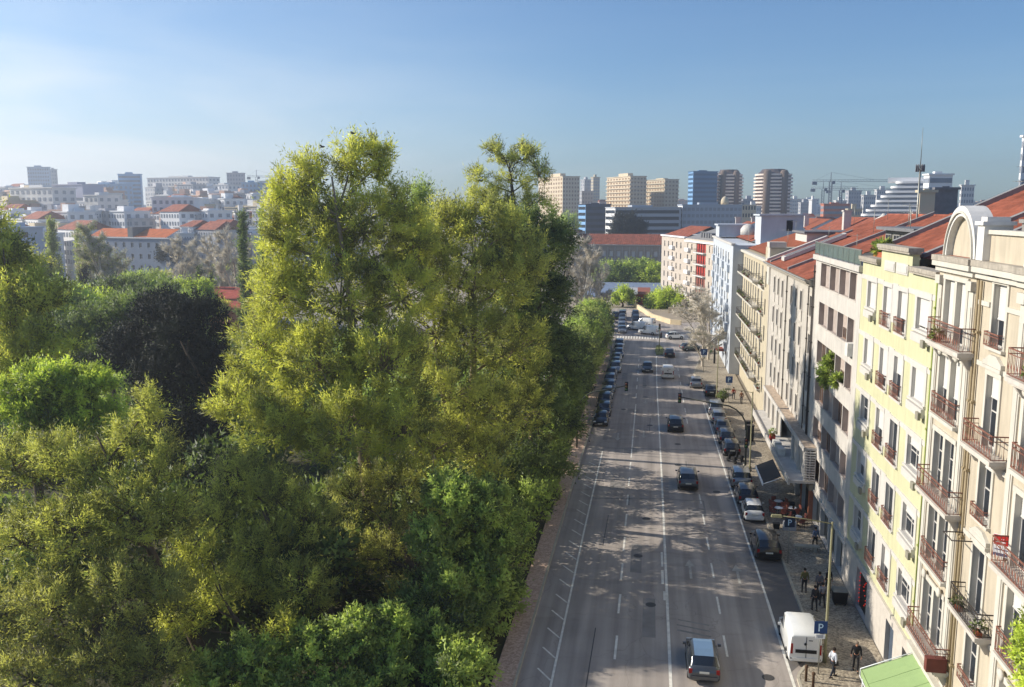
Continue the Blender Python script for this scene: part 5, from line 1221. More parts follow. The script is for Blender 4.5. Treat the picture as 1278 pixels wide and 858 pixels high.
def car(kind, colr, loc, label, away=True, group=None, rz=0.0, cat='car', roofm=None, name=None, tilt=0):
    L, Wd, st = SHAPES[kind]; hw = Wd / 2; pm = PAINT[colr]
    o = empty(name or {'van': 'parked_van', 'bigvan': 'delivery_van'}.get(kind, 'car'), (loc[0], loc[1], .012), (0 if away else math.pi) + rz); tag(o, label, cat, group)
    def weld(me):
        import bmesh
        bm = bmesh.new(); bm.from_mesh(me); bmesh.ops.remove_doubles(bm, verts=bm.verts, dist=.0005); bm.normal_update(); bm.to_mesh(me); bm.free(); return me
    body_, glass_, rings = cached(('carraw', kind), lambda: car_mesh(kind))
    bd = place('body', cached(('carb', kind, colr), lambda: weld(body_.mesh('body', pm))), o)
    place('windows', cached(('carg', kind), lambda: weld(glass_.mesh('windows', glassd))), o)
    def roofskin():
        mb = MB(); cab = [s_ for s_ in st if s_[6]]
        for s0, s1 in zip(cab[:-1], cab[1:]):
            t0, t1 = hw * s0[5] * .78, hw * s1[5] * .78; mb.quad((-t0, s0[0] * L, s0[3] + .008), (t0, s0[0] * L, s0[3] + .008), (t1, s1[0] * L, s1[3] + .008), (-t1, s1[0] * L, s1[3] + .008))
        return mb.mesh('roof_panel', roofm or pm)
    if roofm: place('roof_panel', cached(('roofs', kind, roofm.name), roofskin), o)
    # pillars
    def pil():
        mb = MB()
        for x in (-1, 1):
            for yr in ((-.09, .06) if kind not in ('van', 'bigvan') else (.1,)):
                s_ = [q for q in st if q[6]]; tp = max(q[3] for q in s_); wt = s_[1][5] * hw; be = s_[1][2]; wb = hw * .955
                mb.hexa([(x * (wb + .004), yr * L - .04, be), (x * (wb + .004), yr * L + .04, be), (x * (wb - .04), yr * L + .04, be), (x * (wb - .04), yr * L - .04, be)], [(x * (wt + .008), yr * L - .04, tp - .09), (x * (wt + .008), yr * L + .04, tp - .09), (x * (wt - .04), yr * L + .04, tp - .09), (x * (wt - .04), yr * L - .04, tp - .09)])
        return mb.mesh('pillar', pm)
    place('pillar', cached(('pil', kind, colr), pil), o)
    R = .31 if kind not in ('suv', 'bigvan') else .35
    def wh():
        mb = MB(); mb.lathe([(R * .6, -.1), (R * .96, -.1), (R, -.06), (R, .06), (R * .96, .1), (R * .6, .1)], n=16, axis='x'); return mb.mesh('wheel', tyre_m)
    def rm():
        mb = MB(); mb.lathe([(.03, -.105), (R * .62, -.102), (R * .62, .102), (.03, .105)], n=10, axis='x'); return mb.mesh('rim', rim_m)
    for x in (-1, 1):
        for yr in (-.31, .315):
            wo_ = place('wheel', cached(('wh', R), wh), o, (x * (hw - .1), yr * L, R)); place('rim', cached(('rm', R), rm), wo_)
    def arch():
        mb = MB()
        for x in (-1, 1):
            for yr in (-.31, .315):
                N = 10
                for k in range(N):
                    a0, a1 = math.pi * k / N, math.pi * (k + 1) / N; r0, r1 = R + .0, R + .07; X = x * (hw + .004)
                    mb.quad((X, yr * L + r0 * math.cos(a0), R + r0 * math.sin(a0)), (X, yr * L + r1 * math.cos(a0), R + r1 * math.sin(a0)), (X, yr * L + r1 * math.cos(a1), R + r1 * math.sin(a1)), (X, yr * L + r0 * math.cos(a1), R + r0 * math.sin(a1)))
            mb.box(x * hw - .012, x * hw + .012, -.2 * L, .2 * L, st[3][1] - .02, st[3][1] + .09)
        return mb.mesh('wheel_arches', trimk)
    place('wheel_arches', cached(('arch', kind), arch), o)
    yb, yf = -.5 * L, .5 * L; be = st[2][2]; vanlike = kind in ('van', 'bigvan')
    def tl():
        mb = MB(); mb.box(-.09, .09, -.05, .06, -.13, .13) if not vanlike else mb.box(-.06, .06, -.04, .06, -.3, .3); return mb.mesh('tail_light', tail_m)
    def hl():
        mb = MB(); mb.hexa([(-.16, -.12, -.07), (.16, -.12, -.07), (.16, .0, -.07), (-.16, .0, -.07)], [(-.15, -.16, .07), (.15, -.16, .07), (.15, -.04, .07), (-.15, -.04, .07)]); return mb.mesh('head_light', head_m)
    for x in (-1, 1):
        place('tail_light', cached(('tl', vanlike), tl), o, (x * (hw * .9 - .06), yb + .06 if not vanlike else yb + .02, be - .17 if not vanlike else 1.05))
        place('head_light', cached('hl', hl), o, (x * (hw * .74), yf - .03, .66))
        q = MB(); q.box(-.09, .09, -.05, .05, -.06, .07); 
        place('wing_mirror', cached(('mir', colr), lambda: q.mesh('wing_mirror', pm)), o, (x * (hw + .1), .17 * L, be + .06))
    def bump():
        mb = MB(); mb.box(-hw * .82, hw * .82, yb - .05, yb + .06, .36, .54); mb.box(-hw * .62, hw * .62, yf - .1, yf + .035, .3, .42); return mb.mesh('bumper', trimk if kind in ('suv', 'bigvan') else pm)
    place('bumper', cached(('bp', kind, colr), bump), o)
    def pl():
        mb = MB(); mb.box(-.26, .26, -.012, .012, -.055, .055); return mb.mesh('number_plate', plate_m)
    place('number_plate', cached('plate', pl), o, (0, yb - .015, .74 if not vanlike else .95)); place('number_plate', cached('plate', pl), o, (0, yf + .05, .42))
    if kind == 'van':
        def vd():
            mb = MB(); mb.box(-hw * .62, hw * .62, yb - .035, yb - .005, .82, 1.02); mb.box(-.012, .012, yb - .022, yb, .5, 1.78); mb.box(-hw * .88, hw * .88, yb - .03, yb + .02, .44, .5)
            mb.lathe([(.075, 0), (.075, -.02), (.03, -.03)], (-.05, yb - .01, 1.36), 10, axis='y'); mb.box(.12, .34, yb - .02, yb - .004, 1.56, 1.6); return mb.mesh('rear_door_trim', trimk)
        place('rear_door_trim', cached(('vd', kind), vd), o)
    q = MB(); q.box(-.42 * hw / .9, .42 * hw / .9, -.02, .03, -.06, .06); place('grille', cached(('gr', 0), lambda: q.mesh('grille', trimk)), o, (0, yf - .01, .56))
    return o
# moving cars on the right-hand carriageway (seen from behind)
car('hatch', 'grey', (3.45, 47.6), 'dark grey hatchback with a pale blue roof driving away, nearest to the camera', roofm=PAINT['sky'])
car('suv', 'grey', (4.0, 81.6), 'dark grey small SUV driving away in the middle of the right carriageway')
car('suv', 'black', (3.45, 103.2), 'black SUV with lit orange tail light driving away, third from the camera')
car('van', 'white', (3.2, 136.4), 'white van driving away beside the centre line', cat='van', name='van')
car('hatch', 'silver', (7.1, 129.6), 'silver hatchback driving away near the kerb build-out')
car('sedan', 'black', (3.9, 156.4), 'black saloon waiting beside the traffic island')
car('hatch', 'grey', (8.0, 163.5), 'dark green-grey hatchback turning at the crossing on the right', rz=-1.2)
car('hatch', 'grey', (.1, 141), 'dark grey car approaching in the left carriageway', away=False)
car('mini', 'white', (5.4, 178), 'small white car crossing the junction', rz=-1.35)
car('van', 'white', (.3, 184), 'white van turning across the junction, the nearer of the two', rz=1.0, cat='van', name='van')
car('van', 'white', (-2.3, 190.5), 'white van turning across the junction, the farther left one', rz=1.1, cat='van', name='van')
car('van', 'white', (-.7, 197), 'white van behind the two turning vans', rz=1.2, cat='van', name='van')
k = 0
for (x, y, c_, kd, aw, lb) in ((-5.3, 186, 'silver', 'hatch', 0, 'silver car heading the queue left of the junction'), (-5.6, 192.5, 'silver', 'sedan', 0, 'silver saloon second in the queue left of the junction'), (-8, 189, 'navy', 'hatch', 0, 'dark blue hatchback outermost in the queue at the junction'), (-8.2, 195.5, 'white', 'hatch', 0, 'white hatchback behind the dark blue one at the junction'), (-5.8, 200, 'silver', 'sedan', 0, 'silver car farther back in the queue left of the junction'), (-2.8, 204, 'black', 'suv', 0, 'dark tall car beyond the turning vans'), (-8.4, 203, 'black', 'suv', 0, 'black car at the far left of the junction'), (-6, 208, 'grey', 'sedan', 0, 'grey car farthest back in the junction queue')):
    car(kd, c_, (x, y), lb, away=bool(aw))
# parked nose-to-tail on the left under the trees
cols_l = ['black', 'black', 'navy', 'silver', 'grey', 'silver', 'navy', 'silver', 'grey', 'silver', 'blue', 'silver', 'silver']
desc = ['black car nearest in the row parked under the left trees', 'black car second in the row parked under the left trees', 'dark blue car third in the row under the left trees', 'silver-blue car fourth in the row under the left trees', 'dark grey car fifth in the row under the left trees', 'silver hatchback sixth in the row under the left trees', 'dark blue hatchback seventh in the row under the left trees', 'silver car eighth in the row under the left trees', 'grey car ninth in the row under the left trees', 'silver saloon tenth in the left row', 'blue car eleventh in the left row', 'silver car last but one in the left row', 'pale car last in the left parked row']
for i in range(13):
    car(['sedan', 'hatch', 'suv', 'hatch', 'sedan', 'hatch', 'hatch', 'suv', 'hatch', 'sedan', 'hatch', 'hatch', 'suv'][i], cols_l[i], (-5.35 + .12 * math.sin(i * 2) + (.25 if i > 6 else 0), 104.8 + i * 5.0), desc[i], away=False)
# parked on the right
car('van', 'white', (9.22, 50.75), 'white panel van parked behind the blue parking sign', cat='van', name='delivery_van')
car('suv', 'black', (9.15, 65.7), 'black SUV parked alone between the white van and the white small car')
car('mini', 'white', (9.05, 73.6), 'small white hatchback parked at the kerb near the cafe')
car('hatch', 'black', (9.0, 78.0), 'black hatchback parked just ahead of the small white car')
car('suv', 'silver', (8.95, 82.8), 'silver car parked at the front of the group of three by the street lamp')
for x, y, c_, kd, lb in ((9.0, 93.6, 'black', 'hatch', 'black car parked nearest beyond the curved traffic light pole'), (8.9, 98.4, 'navy', 'hatch', 'dark car parked second beyond the curved traffic light pole'), (8.85, 103.0, 'grey', 'sedan', 'grey-green car third in the far right row'), (8.75, 107.8, 'silver', 'hatch', 'pale silver car fourth in the far right row'), (8.7, 112.6, 'silver', 'suv', 'silver people carrier near the end of the far right row'), (8.9, 124.0, 'black', 'sedan', 'black car parked alone beside the kerb build-out')):
    car(kd, c_, (x, y), lb)
# scooters
def scooter(x, y, label, rz=.6):
    o = tag(empty('scooter', (x, y, .015), rz), label, 'scooter'); mb = MB(); mb.hexa([(-.12, -.5, .3), (.12, -.5, .3), (.12, .1, .3), (-.12, .1, .3)], [(-.16, -.55, .75), (.16, -.55, .75), (.12, .05, .7), (-.12, .05, .7)]); mb.box(-.14, .14, .05, .45, .25, .34); mb.hexa([(-.16, .4, .3), (.16, .4, .3), (.16, .5, .3), (-.16, .5, .3)], [(-.14, .3, .95), (.14, .3, .95), (.14, .38, .95), (-.14, .38, .95)]); mb.build('body', trimk, o)
    mb = MB(); mb.tube([(-.3, .3, 1.0), (.3, .3, 1.0)], .02, 5); mb.build('handlebar', irond, o)
    for yy in (-.45, .6): mb = MB(); mb.lathe([(.1, -.05), (.24, -.05), (.24, .05), (.1, .05)], (0, yy, .24), 12, axis='x'); mb.build('wheel', tyre_m, o)
scooter(8.8, 89.6, 'black scooter parked at the front of the far parked row'); scooter(9.6, 90.2, 'second scooter leaning beside the first one by the kerb', .5)
# far parked cars at the plaza
for i, (px, py, c_) in enumerate(((768, 398, 'black'), (777, 397, 'silver'), (793, 396, 'navy'))):
    p = ground(px, py); car('suv' if i != 1 else 'van', c_, (p.x, p.y), ['black car waiting at the plaza mouth', 'pale van waiting at the plaza mouth', 'dark blue van waiting at the plaza mouth'][i], away=False)

# ================================================================ street furniture
def lamp_post(x, y, label, h_=8.6, arm=2.9, m=None, side=-1, name='street_lamp'):
    m = m or olive; o = tag(empty(name, (x, y, .13)), label, 'street lamp')
    mb = MB(); mb.lathe([(.13, 0), (.13, .5), (.08, .6), (.055, h_)], n=8); mb.build('pole', m, o)
    mb = MB(); mb.tube([(0, 0, h_ - .1), (side * arm * .5, 0, h_ + .1), (side * arm, 0, h_ + .22)], .03, 6); mb.build('arm', m, o)
    mb = MB(); mb.hexa([(side * arm - .3, -.12, h_ + .12), (side * arm + .3, -.12, h_ + .12), (side * arm + .3, .12, h_ + .12), (side * arm - .3, .12, h_ + .12)], [(side * arm - .26, -.08, h_ + .26), (side * arm + .26, -.08, h_ + .26), (side * arm + .26, .08, h_ + .26), (side * arm - .26, .08, h_ + .26)]); mb.build('lamp_head', m, o)
    return o
lamp_post(10.35, 49.0, 'olive street lamp with long arm standing by the white van', 8.3, 3.0)
lamp_post(10.2, 86.4, 'slim street lamp beside the curved traffic light pole', 8.0, 2.4)
lamp_post(9.5, 121, 'street lamp beyond the parked cars on the right', 8.6, 2.6)
lamp_post(9.8, 154, 'street lamp pole at the corner of the crossing', 8.0, 2.4)
lamp_post(-10.8, 92.0, 'pale street lamp arm reaching out of the left trees', 8.4, 3.0, galv, 1)
def signal_head(parent, x, y, z, face=-1):
    mb = MB(); mb.box(x - .17, x + .17, y - .14, y + .14, z - .5, z + .5); mb.box(x - .26, x + .26, y + .14 * -face, y + .16 * -face + .0, z - .62, z + .62) if False else None
    s = mb.build('signal_head', trimk, parent)
    for k, c_ in enumerate(((90, 20, 16), (90, 70, 16), (20, 80, 40))):
        q = MB(); q.lathe([(.1, 0), (.11, -.06), (.02, -.07)], (x, y - .14, z + .3 - .3 * k), 8, axis='y'); q.build('lens', mat('lens_%s' % ('red', 'amber', 'green')[k], c_, .3), s)
    return s
def gantry(x, y, reach, h_, label, side):
    o = tag(empty('traffic_light', (x, y, .13)), label, 'traffic light')
    mb = MB(); pts = [(0, 0, 0), (0, 0, h_ * .55)] + [(side * 2.6 * (1 - math.cos(a)), 0, h_ * .55 + (h_ * .36) * math.sin(a)) for a in (math.pi / 10, math.pi / 5, math.pi * .3, math.pi * .4, math.pi / 2)] + [(side * reach, 0, h_)]
    mb.tube(pts, [.1, .09] + [.075] * 5 + [.05], 7); mb.build('pole', mat('dark_green_pole', (70, 74, 66)), o); signal_head(o, side * reach, 0, h_ - .1); signal_head(o, 0, -.15, 2.6)
gantry(9.9, 87.6, 6.6, 7.0, 'curved traffic light pole arching over the right carriageway', -1)
gantry(-7.3, 92.6, 5.2, 7.0, 'traffic light on an arm reaching out from the left trees', 1)
def signal_post(x, y, label):
    o = tag(empty('traffic_light', (x, y, .14)), label, 'traffic light'); mb = MB(); mb.lathe([(.08, 0), (.07, 5.2)], n=7); mb.build('pole', olive, o); signal_head(o, 0, -.2, 4.6); signal_head(o, .3, 0, 3.0)
signal_post(2.1, 160.5, 'traffic light pole on the small island'); 
lamp_post(9.0, 146, 'tall lamp column by the bare tree at the crossing', 9, 2.2)
def text_p(parent, m, s=.5, y=-.03):
    """letter P as a real solid"""
    mb = MB(); mb.box(-.3 * s, -.14 * s, y, y + .012, -.5 * s, .5 * s); N = 8
    def arc(r, k): a = math.pi / 2 - math.pi * k / N; return (.0 + r * math.cos(a), .21 * s + r * math.sin(a))
    for k in range(N):
        a, b, c, d = arc(.29 * s, k), arc(.29 * s, k + 1), arc(.15 * s, k + 1), arc(.15 * s, k)
        mb.quad((a[0], y, a[1]), (d[0], y, d[1]), (c[0], y, c[1]), (b[0], y, b[1]))
    mb.box(-.14 * s, .0, y, y + .012, .36 * s, .5 * s); mb.box(-.14 * s, .0, y, y + .012, -.08 * s, .06 * s)
    mb.build('letter', m, parent)
def p_sign(x, y, z, s, label, plate=True, m=None):
    o = tag(empty('parking_sign', (x, y, .13), .12), label, 'sign'); mb = MB(); mb.lathe([(.035, 0), (.035, z + s * .4)], n=6); mb.build('pole', galv, o)
    mb = MB(); mb.box(-s / 2, s / 2, -.06, -.037, z - s / 2, z + s / 2); f = mb.build('sign_panel', m or bluep, o)
    e = place('letter_plate', (lambda q: (q.box(-s * .48, s * .48, -.064, -.061, z - s * .48, z + s * .48), q.mesh('letter_plate', m or bluep))[1])(MB()), f)
    l = empty('sign_letter', (0, -.045, z), 0, f) if False else None
    mb = MB(); sc = s * .62; 
    text = MB(); text_p_into(text, sc, -.072, z); text.build('letter', mat('letter_blue_white', (190, 218, 240)), f)
    if plate:
        mb = MB(); mb.box(-s * .36, s * .36, -.06, -.037, z - s * .5 - .3, z - s * .5 - .04); pp = mb.build('supplementary_plate', signw, o)
        for k in range(3): q = MB(); q.box(-s * .26 + k * .02, s * .2, -.066, -.0601, z - s * .5 - .1 - .07 * k, z - s * .5 - .075 - .07 * k); q.build('print_line', bluep, pp)
def text_p_into(mb, s, y, z):
    mb.box(-.3 * s, -.14 * s, y, y + .008, z - .5 * s, z + .5 * s); N = 8
    def arc(r, k): a = math.pi / 2 - math.pi * k / N; return (r * math.cos(a), z + .21 * s + r * math.sin(a))
    for k in range(N):
        a, b, c, d = arc(.29 * s, k), arc(.29 * s, k + 1), arc(.15 * s, k + 1), arc(.15 * s, k); mb.quad((a[0], y, a[1]), (d[0], y, d[1]), (c[0], y, c[1]), (b[0], y, b[1]))
    mb.box(-.14 * s, .0, y, y + .008, z + .36 * s, z + .5 * s); mb.box(-.14 * s, .0, y, y + .008, z - .08 * s, z + .06 * s)
p_sign(9.75, 47.6, 2.75, .72, 'blue square parking sign with white P in front of the white van')
p_sign(10.45, 63.4, 3.1, .72, 'dark blue parking sign on a pole beside the black SUV', False, mat('sign_navy', (40, 52, 74)))
p_sign(10.9, 119, 3.0, .9, 'blue parking sign by the far parked cars')
p_sign(8.9, 141, 3.2, 1.0, 'blue parking sign farthest up the right pavement')
for i, (x, y, lb) in enumerate(((8.95, 46.7, 'short dark bollard at the kerb corner'), (9.2, 46.0, 'brown bollard just in front of the first one'))):
    o = tag(empty('bollard', (x, y, .13)), lb, 'bollard'); mb = MB(); mb.lathe([(.07, 0), (.07, .75), (.1, .8), (.09, .9), (.03, .95)], n=8); mb.build('post', mat('bollard_brown', (88, 66, 48)), o)
def bin_(x, y, label, m, s=1.0):
    o = tag(empty('waste_container', (x, y, .13)), label, 'bin'); mb = MB(); mb.hexa([(-.5 * s, -.4 * s, .12), (.5 * s, -.4 * s, .12), (.5 * s, .4 * s, .12), (-.5 * s, .4 * s, .12)], [(-.58 * s, -.46 * s, 1.15 * s), (.58 * s, -.46 * s, 1.15 * s), (.58 * s, .46 * s, 1.15 * s), (-.58 * s, .46 * s, 1.15 * s)]); mb.build('bin_body', m, o)
    mb = MB(); mb.hexa([(-.6 * s, -.5 * s, 1.15 * s), (.6 * s, -.5 * s, 1.15 * s), (.6 * s, .48 * s, 1.15 * s), (-.6 * s, .48 * s, 1.15 * s)], [(-.5 * s, -.3 * s, 1.32 * s), (.5 * s, -.3 * s, 1.32 * s), (.5 * s, .4 * s, 1.32 * s), (-.5 * s, .4 * s, 1.32 * s)]); mb.build('lid', galv, o)
    for px_ in (-.4, .4): mb = MB(); mb.lathe([(.04, -.03), (.09, -.03), (.09, .03), (.04, .03)], (px_ * s, -.3 * s, .09), 8, axis='x'); mb.build('wheel', tyre_m, o)
bin_(12.75, 57.0, 'dark waste container with pale lid against the yellow building', trimk, .8)
bin_(10.7, 160.5, 'green rounded bottle bank at the crossing corner', mat('bottle_bank_green', (104, 128, 88)), 1.6)
for i, (x, y, lb) in enumerate(((11.9, 103.5, 'dark advertising pillar on the far pavement'), (11.5, 98.5, 'tall black cabinet beside the street lamp'))):
    o = tag(empty('street_cabinet', (x, y, .13)), lb, 'cabinet'); mb = MB(); mb.box(-.4, .4, -.3, .3, 0, 1.7 if i else 1.0); mb.build('cabinet_body', trimk, o); mb = MB(); mb.box(-.45, .45, -.35, .35, 1.7 if i else 1.0, 1.8 if i else 1.08); mb.build('cabinet_top', irond, o)
# cafe furniture
chair_m = mat('red_cafe_chair', (146, 84, 70), .6)
def chair(x, y, rz, label, group):
    o = tag(empty('cafe_chair', (x, y, .13), rz), label, 'chair', group)
    mb = MB(); mb.box(-.22, .22, -.22, .22, .43, .47); mb.build('seat', chair_m, o); mb = MB(); mb.box(-.22, .22, .2, .24, .55, .9); mb.build('backrest', chair_m, o)
    for a in (-1, 1):
        for c in (-1, 1): mb = MB(); mb.tube([(a * .2, c * .2, 0), (a * .19, c * .2, .45 if c < 0 else .9)], .016, 4); mb.build('leg', irond, o)
def table(x, y, label, grp):
    o = tag(empty('cafe_table', (x, y, .13)), label, 'table', grp); mb = MB(); mb.lathe([(.36, .72), (.36, .75)], n=12); mb.build('tabletop', signw, o); mb = MB(); mb.lathe([(.2, 0), (.2, .02), (.03, .05), (.03, .72)], n=8); mb.build('pedestal', irond, o)
for i, (x, y) in enumerate(((11.2, 73.6), (12.3, 73.8), (11.4, 75.4), (12.4, 71.6))):
    table(x, y, 'small round pavement table of the cafe below the awning', 'cafe tables on the pavement')
    for a in range(4): chair(x + .55 * math.cos(a * 1.57 + .4), y + .55 * math.sin(a * 1.57 + .4), a * 1.57 + .4 - math.pi / 2, 'red-seated cafe chair round a pavement table', 'cafe chairs on the pavement')
def planter(x, y, label, s=.5, m='deep'):
    o = tag(empty('potted_plant', (x, y, .13)), label, 'plant'); mb = MB(); mb.hexa([(-.2, -.2, 0), (.2, -.2, 0), (.2, .2, 0), (-.2, .2, 0)], [(-.27, -.27, .45), (.27, -.27, .45), (.27, .27, .45), (-.27, .27, .45)]); mb.build('pot', trimk, o); plantball(o, (0, 0, .45 + s * .8), s, 350, m)
planter(10.6, 70.6, 'potted bush standing between the cafe and the black SUV', .55); planter(12.6, 76.0, 'dark potted shrub by the cafe door', .6); planter(11.9, 76.4, 'potted shrub left of the cafe door', .5)
planter(10.1, 118.5, 'squat potted shrub near the far parking sign', .7)
o = tag(empty('menu_board', (11.6, 70.4, .13)), 'grey cafe menu box standing before the tables', 'board'); mb = MB(); mb.box(-.5, .5, -.2, .2, 0, .7); mb.build('board', c_mid, o)
o = tag(empty('bench', (12.2, 66.0, .13)), 'low pale stone bench on the shaded pavement', 'bench'); mb = MB(); mb.box(-.9, .9, -.25, .25, .35, .45); mb.build('seat', kerb_m, o); mb = MB(); mb.box(-.7, -.5, -.2, .2, 0, .35); mb.box(.5, .7, -.2, .2, 0, .35); mb.build('leg', kerb_m, o)
o = tag(empty('park_bin', (-7.9, 71.9, .13)), 'small black litter bin on the reddish left pavement', 'bin'); mb = MB(); mb.lathe([(.2, 0), (.28, .8), (.3, .85)], n=10); mb.build('bin_body', trimk, o); mb = MB(); mb.lathe([(.31, .85), (.2, .95), (.05, 1.0)], n=10); mb.build('lid', trimk, o)

# ================================================================ people
def skin_part(name, pts, edges, rads, m, parent, sub=1):
    me = bpy.data.meshes.new(name); me.from_pydata(pts, edges, []); me.materials.append(m)
    o = place(name, me, parent); s = o.modifiers.new('skin', 'SKIN'); s.use_smooth_shade = True
    for v, r in zip(me.skin_vertices[0].data, rads): v.radius = (r, r) if isinstance(r, (int, float)) else r
    me.skin_vertices[0].data[0].use_root = True
    if sub: q = o.modifiers.new('sub', 'SUBSURF'); q.levels = sub; q.render_levels = sub
    return o
skin_m = mat('skin', (186, 136, 108), .6, .04, 5); hair_m = mat('dark_hair', (40, 30, 24), .8, .2, 20); hair_g = mat('grey_hair', (120, 108, 96), .8, .2, 20)
def cloth(n, rgb): return mat('cloth_' + n, rgb, .9, .08, 6, bump=.2)
def person(x, y, rz, label, top, legs, h_=1.74, stride=.22, hair=None, bag=None, arm=.15, parent=None, sitting=False):
    o = tag(empty('person', (x, y, .135), rz), label, 'person'); k = h_ / 1.75; S = lambda p: tuple(v * k for v in p)
    st = stride
    P = dict(pel=(0, 0, .95), wa=(0, .01, 1.1), ch=(0, .02, 1.3), nk=(0, .02, 1.47), nk2=(0, .03, 1.53), hd=(0, .045, 1.62), ht=(0, .04, 1.7),
             sl=(-.18, .01, 1.41), el=(-.24, -.02 - arm * .4, 1.14), wl=(-.25, arm * .6, .90), sr=(.18, .01, 1.41), er=(.24, -.05 + arm * .4, 1.14), wr=(.25, -arm * .5, .90),
             hl=(-.09, 0, .9), kl=(-.1, st * .7 + .04, .5), al=(-.1, st * .8, .09), tl=(-.1, st * .8 + .15, .035), hr=(.09, 0, .9), kr=(.1, -st * .35 + .03, .5), ar=(.1, -st * .95, .12), tr=(.1, -st * .95 + .14, .04))
    names = list(P); idx = {n: i for i, n in enumerate(names)}
    E = [('pel', 'wa'), ('wa', 'ch'), ('ch', 'nk'), ('nk', 'nk2'), ('nk2', 'hd'), ('hd', 'ht'), ('ch', 'sl'), ('sl', 'el'), ('el', 'wl'), ('ch', 'sr'), ('sr', 'er'), ('er', 'wr'), ('pel', 'hl'), ('hl', 'kl'), ('kl', 'al'), ('al', 'tl'), ('pel', 'hr'), ('hr', 'kr'), ('kr', 'ar'), ('ar', 'tr')]
    rad = dict(pel=.105, wa=.1, ch=.12, nk=.055, nk2=.052, hd=.082, ht=.06, sl=.055, el=.038, wl=.024, sr=.055, er=.038, wr=.024, hl=.075, kl=.05, al=.032, tl=.026, hr=.075, kr=.05, ar=.032, tr=.026)
    pts = [S(P[n]) for n in names]; ed = [(idx[a], idx[b]) for a, b in E]; rr = [rad[n] * k for n in names]
    # palm and fingers
    for sgn, wn in ((-1, 'wl'), (1, 'wr')):
        wv = Vector(P[wn]); palm = wv + Vector((0, .015, -.07)); pi = len(pts); pts.append(S(palm)); rr.append(.024 * k); ed.append((idx[wn], pi))
        for f in range(4):
            a = palm + Vector((0, -.03 + .02 * f, -.03)); b_ = a + Vector((-sgn * .006, .004, -.035 - .006 * (f in (1, 2)))); c = b_ + Vector((-sgn * .018, .002, -.026))
            i0 = len(pts); pts += [S(a), S(b_), S(c)]; rr += [.009 * k, .008 * k, .007 * k]; ed += [(pi, i0), (i0, i0 + 1), (i0 + 1, i0 + 2)]
        a = palm + Vector((-sgn * .01, .035, .005)); i0 = len(pts); pts += [S(a), S(a + Vector((-sgn * .012, .02, -.03)))]; rr += [.011 * k, .009 * k]; ed += [(pi, i0), (i0, i0 + 1)]
    skin_part('body', pts, ed, rr, skin_m, o)
    cl = ['ch', 'wa', 'pel', 'nk', 'sl', 'el', 'wl', 'sr', 'er', 'wr']; ci = {n: i for i, n in enumerate(cl)}
    cp_ = [S(P[n]) if n not in ('wl', 'wr') else S(Vector(P[n]).lerp(Vector(P['e' + n[1]]), .12)) for n in cl]
    skin_part('jacket', cp_, [(0, 1), (1, 2), (0, 3), (0, 4), (4, 5), (5, 6), (0, 7), (7, 8), (8, 9)], [v * k for v in (.145, .128, .128, .062, .074, .055, .042, .074, .055, .042)], top, o)
    tl_ = ['pel', 'hl', 'kl', 'al', 'hr', 'kr', 'ar']
    skin_part('trousers', [S(P[n]) for n in tl_], [(0, 1), (1, 2), (2, 3), (0, 4), (4, 5), (5, 6)], [v * k for v in (.118, .092, .064, .05, .092, .064, .05)], legs, o)
    for a, t in (('al', 'tl'), ('ar', 'tr')):
        A, T = Vector(S(P[a])), Vector(S(P[t])); mb = MB(); mb.tube([A + Vector((0, -.06, -.035)), A + Vector((0, .0, -.03)), T + Vector((0, .04, .0))], [.035, .045, .034], 6); mb.build('shoe', trimk, o)
    mb = MB(); c = Vector(S(P['hd'])) + Vector((0, -.012, .03)); mb.lathe([(.03, -.1), (.088, -.06), (.1, 0), (.092, .05), (.06, .09), (.02, .102)], c, 10); mb.build('hair', hair or hair_m, o)
    mb = MB(); c = Vector(S(P['hd'])); mb.hexa([(c.x - .015, c.y + .08, c.z - .02), (c.x + .015, c.y + .08, c.z - .02), (c.x + .012, c.y + .105, c.z - .025), (c.x - .012, c.y + .105, c.z - .025)], [(c.x - .008, c.y + .078, c.z + .03), (c.x + .008, c.y + .078, c.z + .03), (c.x + .006, c.y + .084, c.z + .03), (c.x - .006, c.y + .084, c.z + .03)]); mb.build('nose', skin_m, o)
    if bag:
        b_ = tag(empty('shoulder_bag', (x, y, .135), rz), bag, 'bag'); mb = MB(); mb.hexa([(.17, -.2, .82), (.29, -.2, .82), (.29, .14, .82), (.17, .14, .82)], [(.17, -.18, 1.06), (.27, -.18, 1.06), (.27, .12, 1.06), (.17, .12, 1.06)]); mb.build('bag_body', trimk, b_)
        mb = MB(); mb.tube([(.22, -.12, 1.06), (.06, -.19, 1.3), (-.12, -.1, 1.46), (-.13, .08, 1.46), (.05, .16, 1.28), (.22, .1, 1.06)], .014, 4); mb.build('strap', trimk, b_)
    return o
person(11.85, 48.2, 3.0, 'man in a dark suit walking on the pavement near the green awning', cloth('black', (30, 31, 34)), cloth('charcoal', (38, 38, 40)), 1.8, .14, hair_g)
person(10.45, 47.3, -1.1, 'man in a white shirt with a shoulder bag beside the parking sign', cloth('white', (208, 212, 220)), cloth('dark_blue', (38, 42, 52)), 1.76, .24, bag='black shoulder bag carried by the man in the white shirt')
person(10.95, 55.6, .2, 'person in a dark coat with a bag in the middle of the pavement group', cloth('dark_grey', (48, 48, 52)), cloth('charcoal', (38, 38, 40)), 1.74, .16, bag='dark bag on the shoulder of the walker in the pavement group')
person(10.75, 58.3, .1, 'walker in a dark jacket and yellowish top leading the pavement group', cloth('olive', (96, 92, 54)), cloth('charcoal', (38, 38, 40)), 1.76, .1)
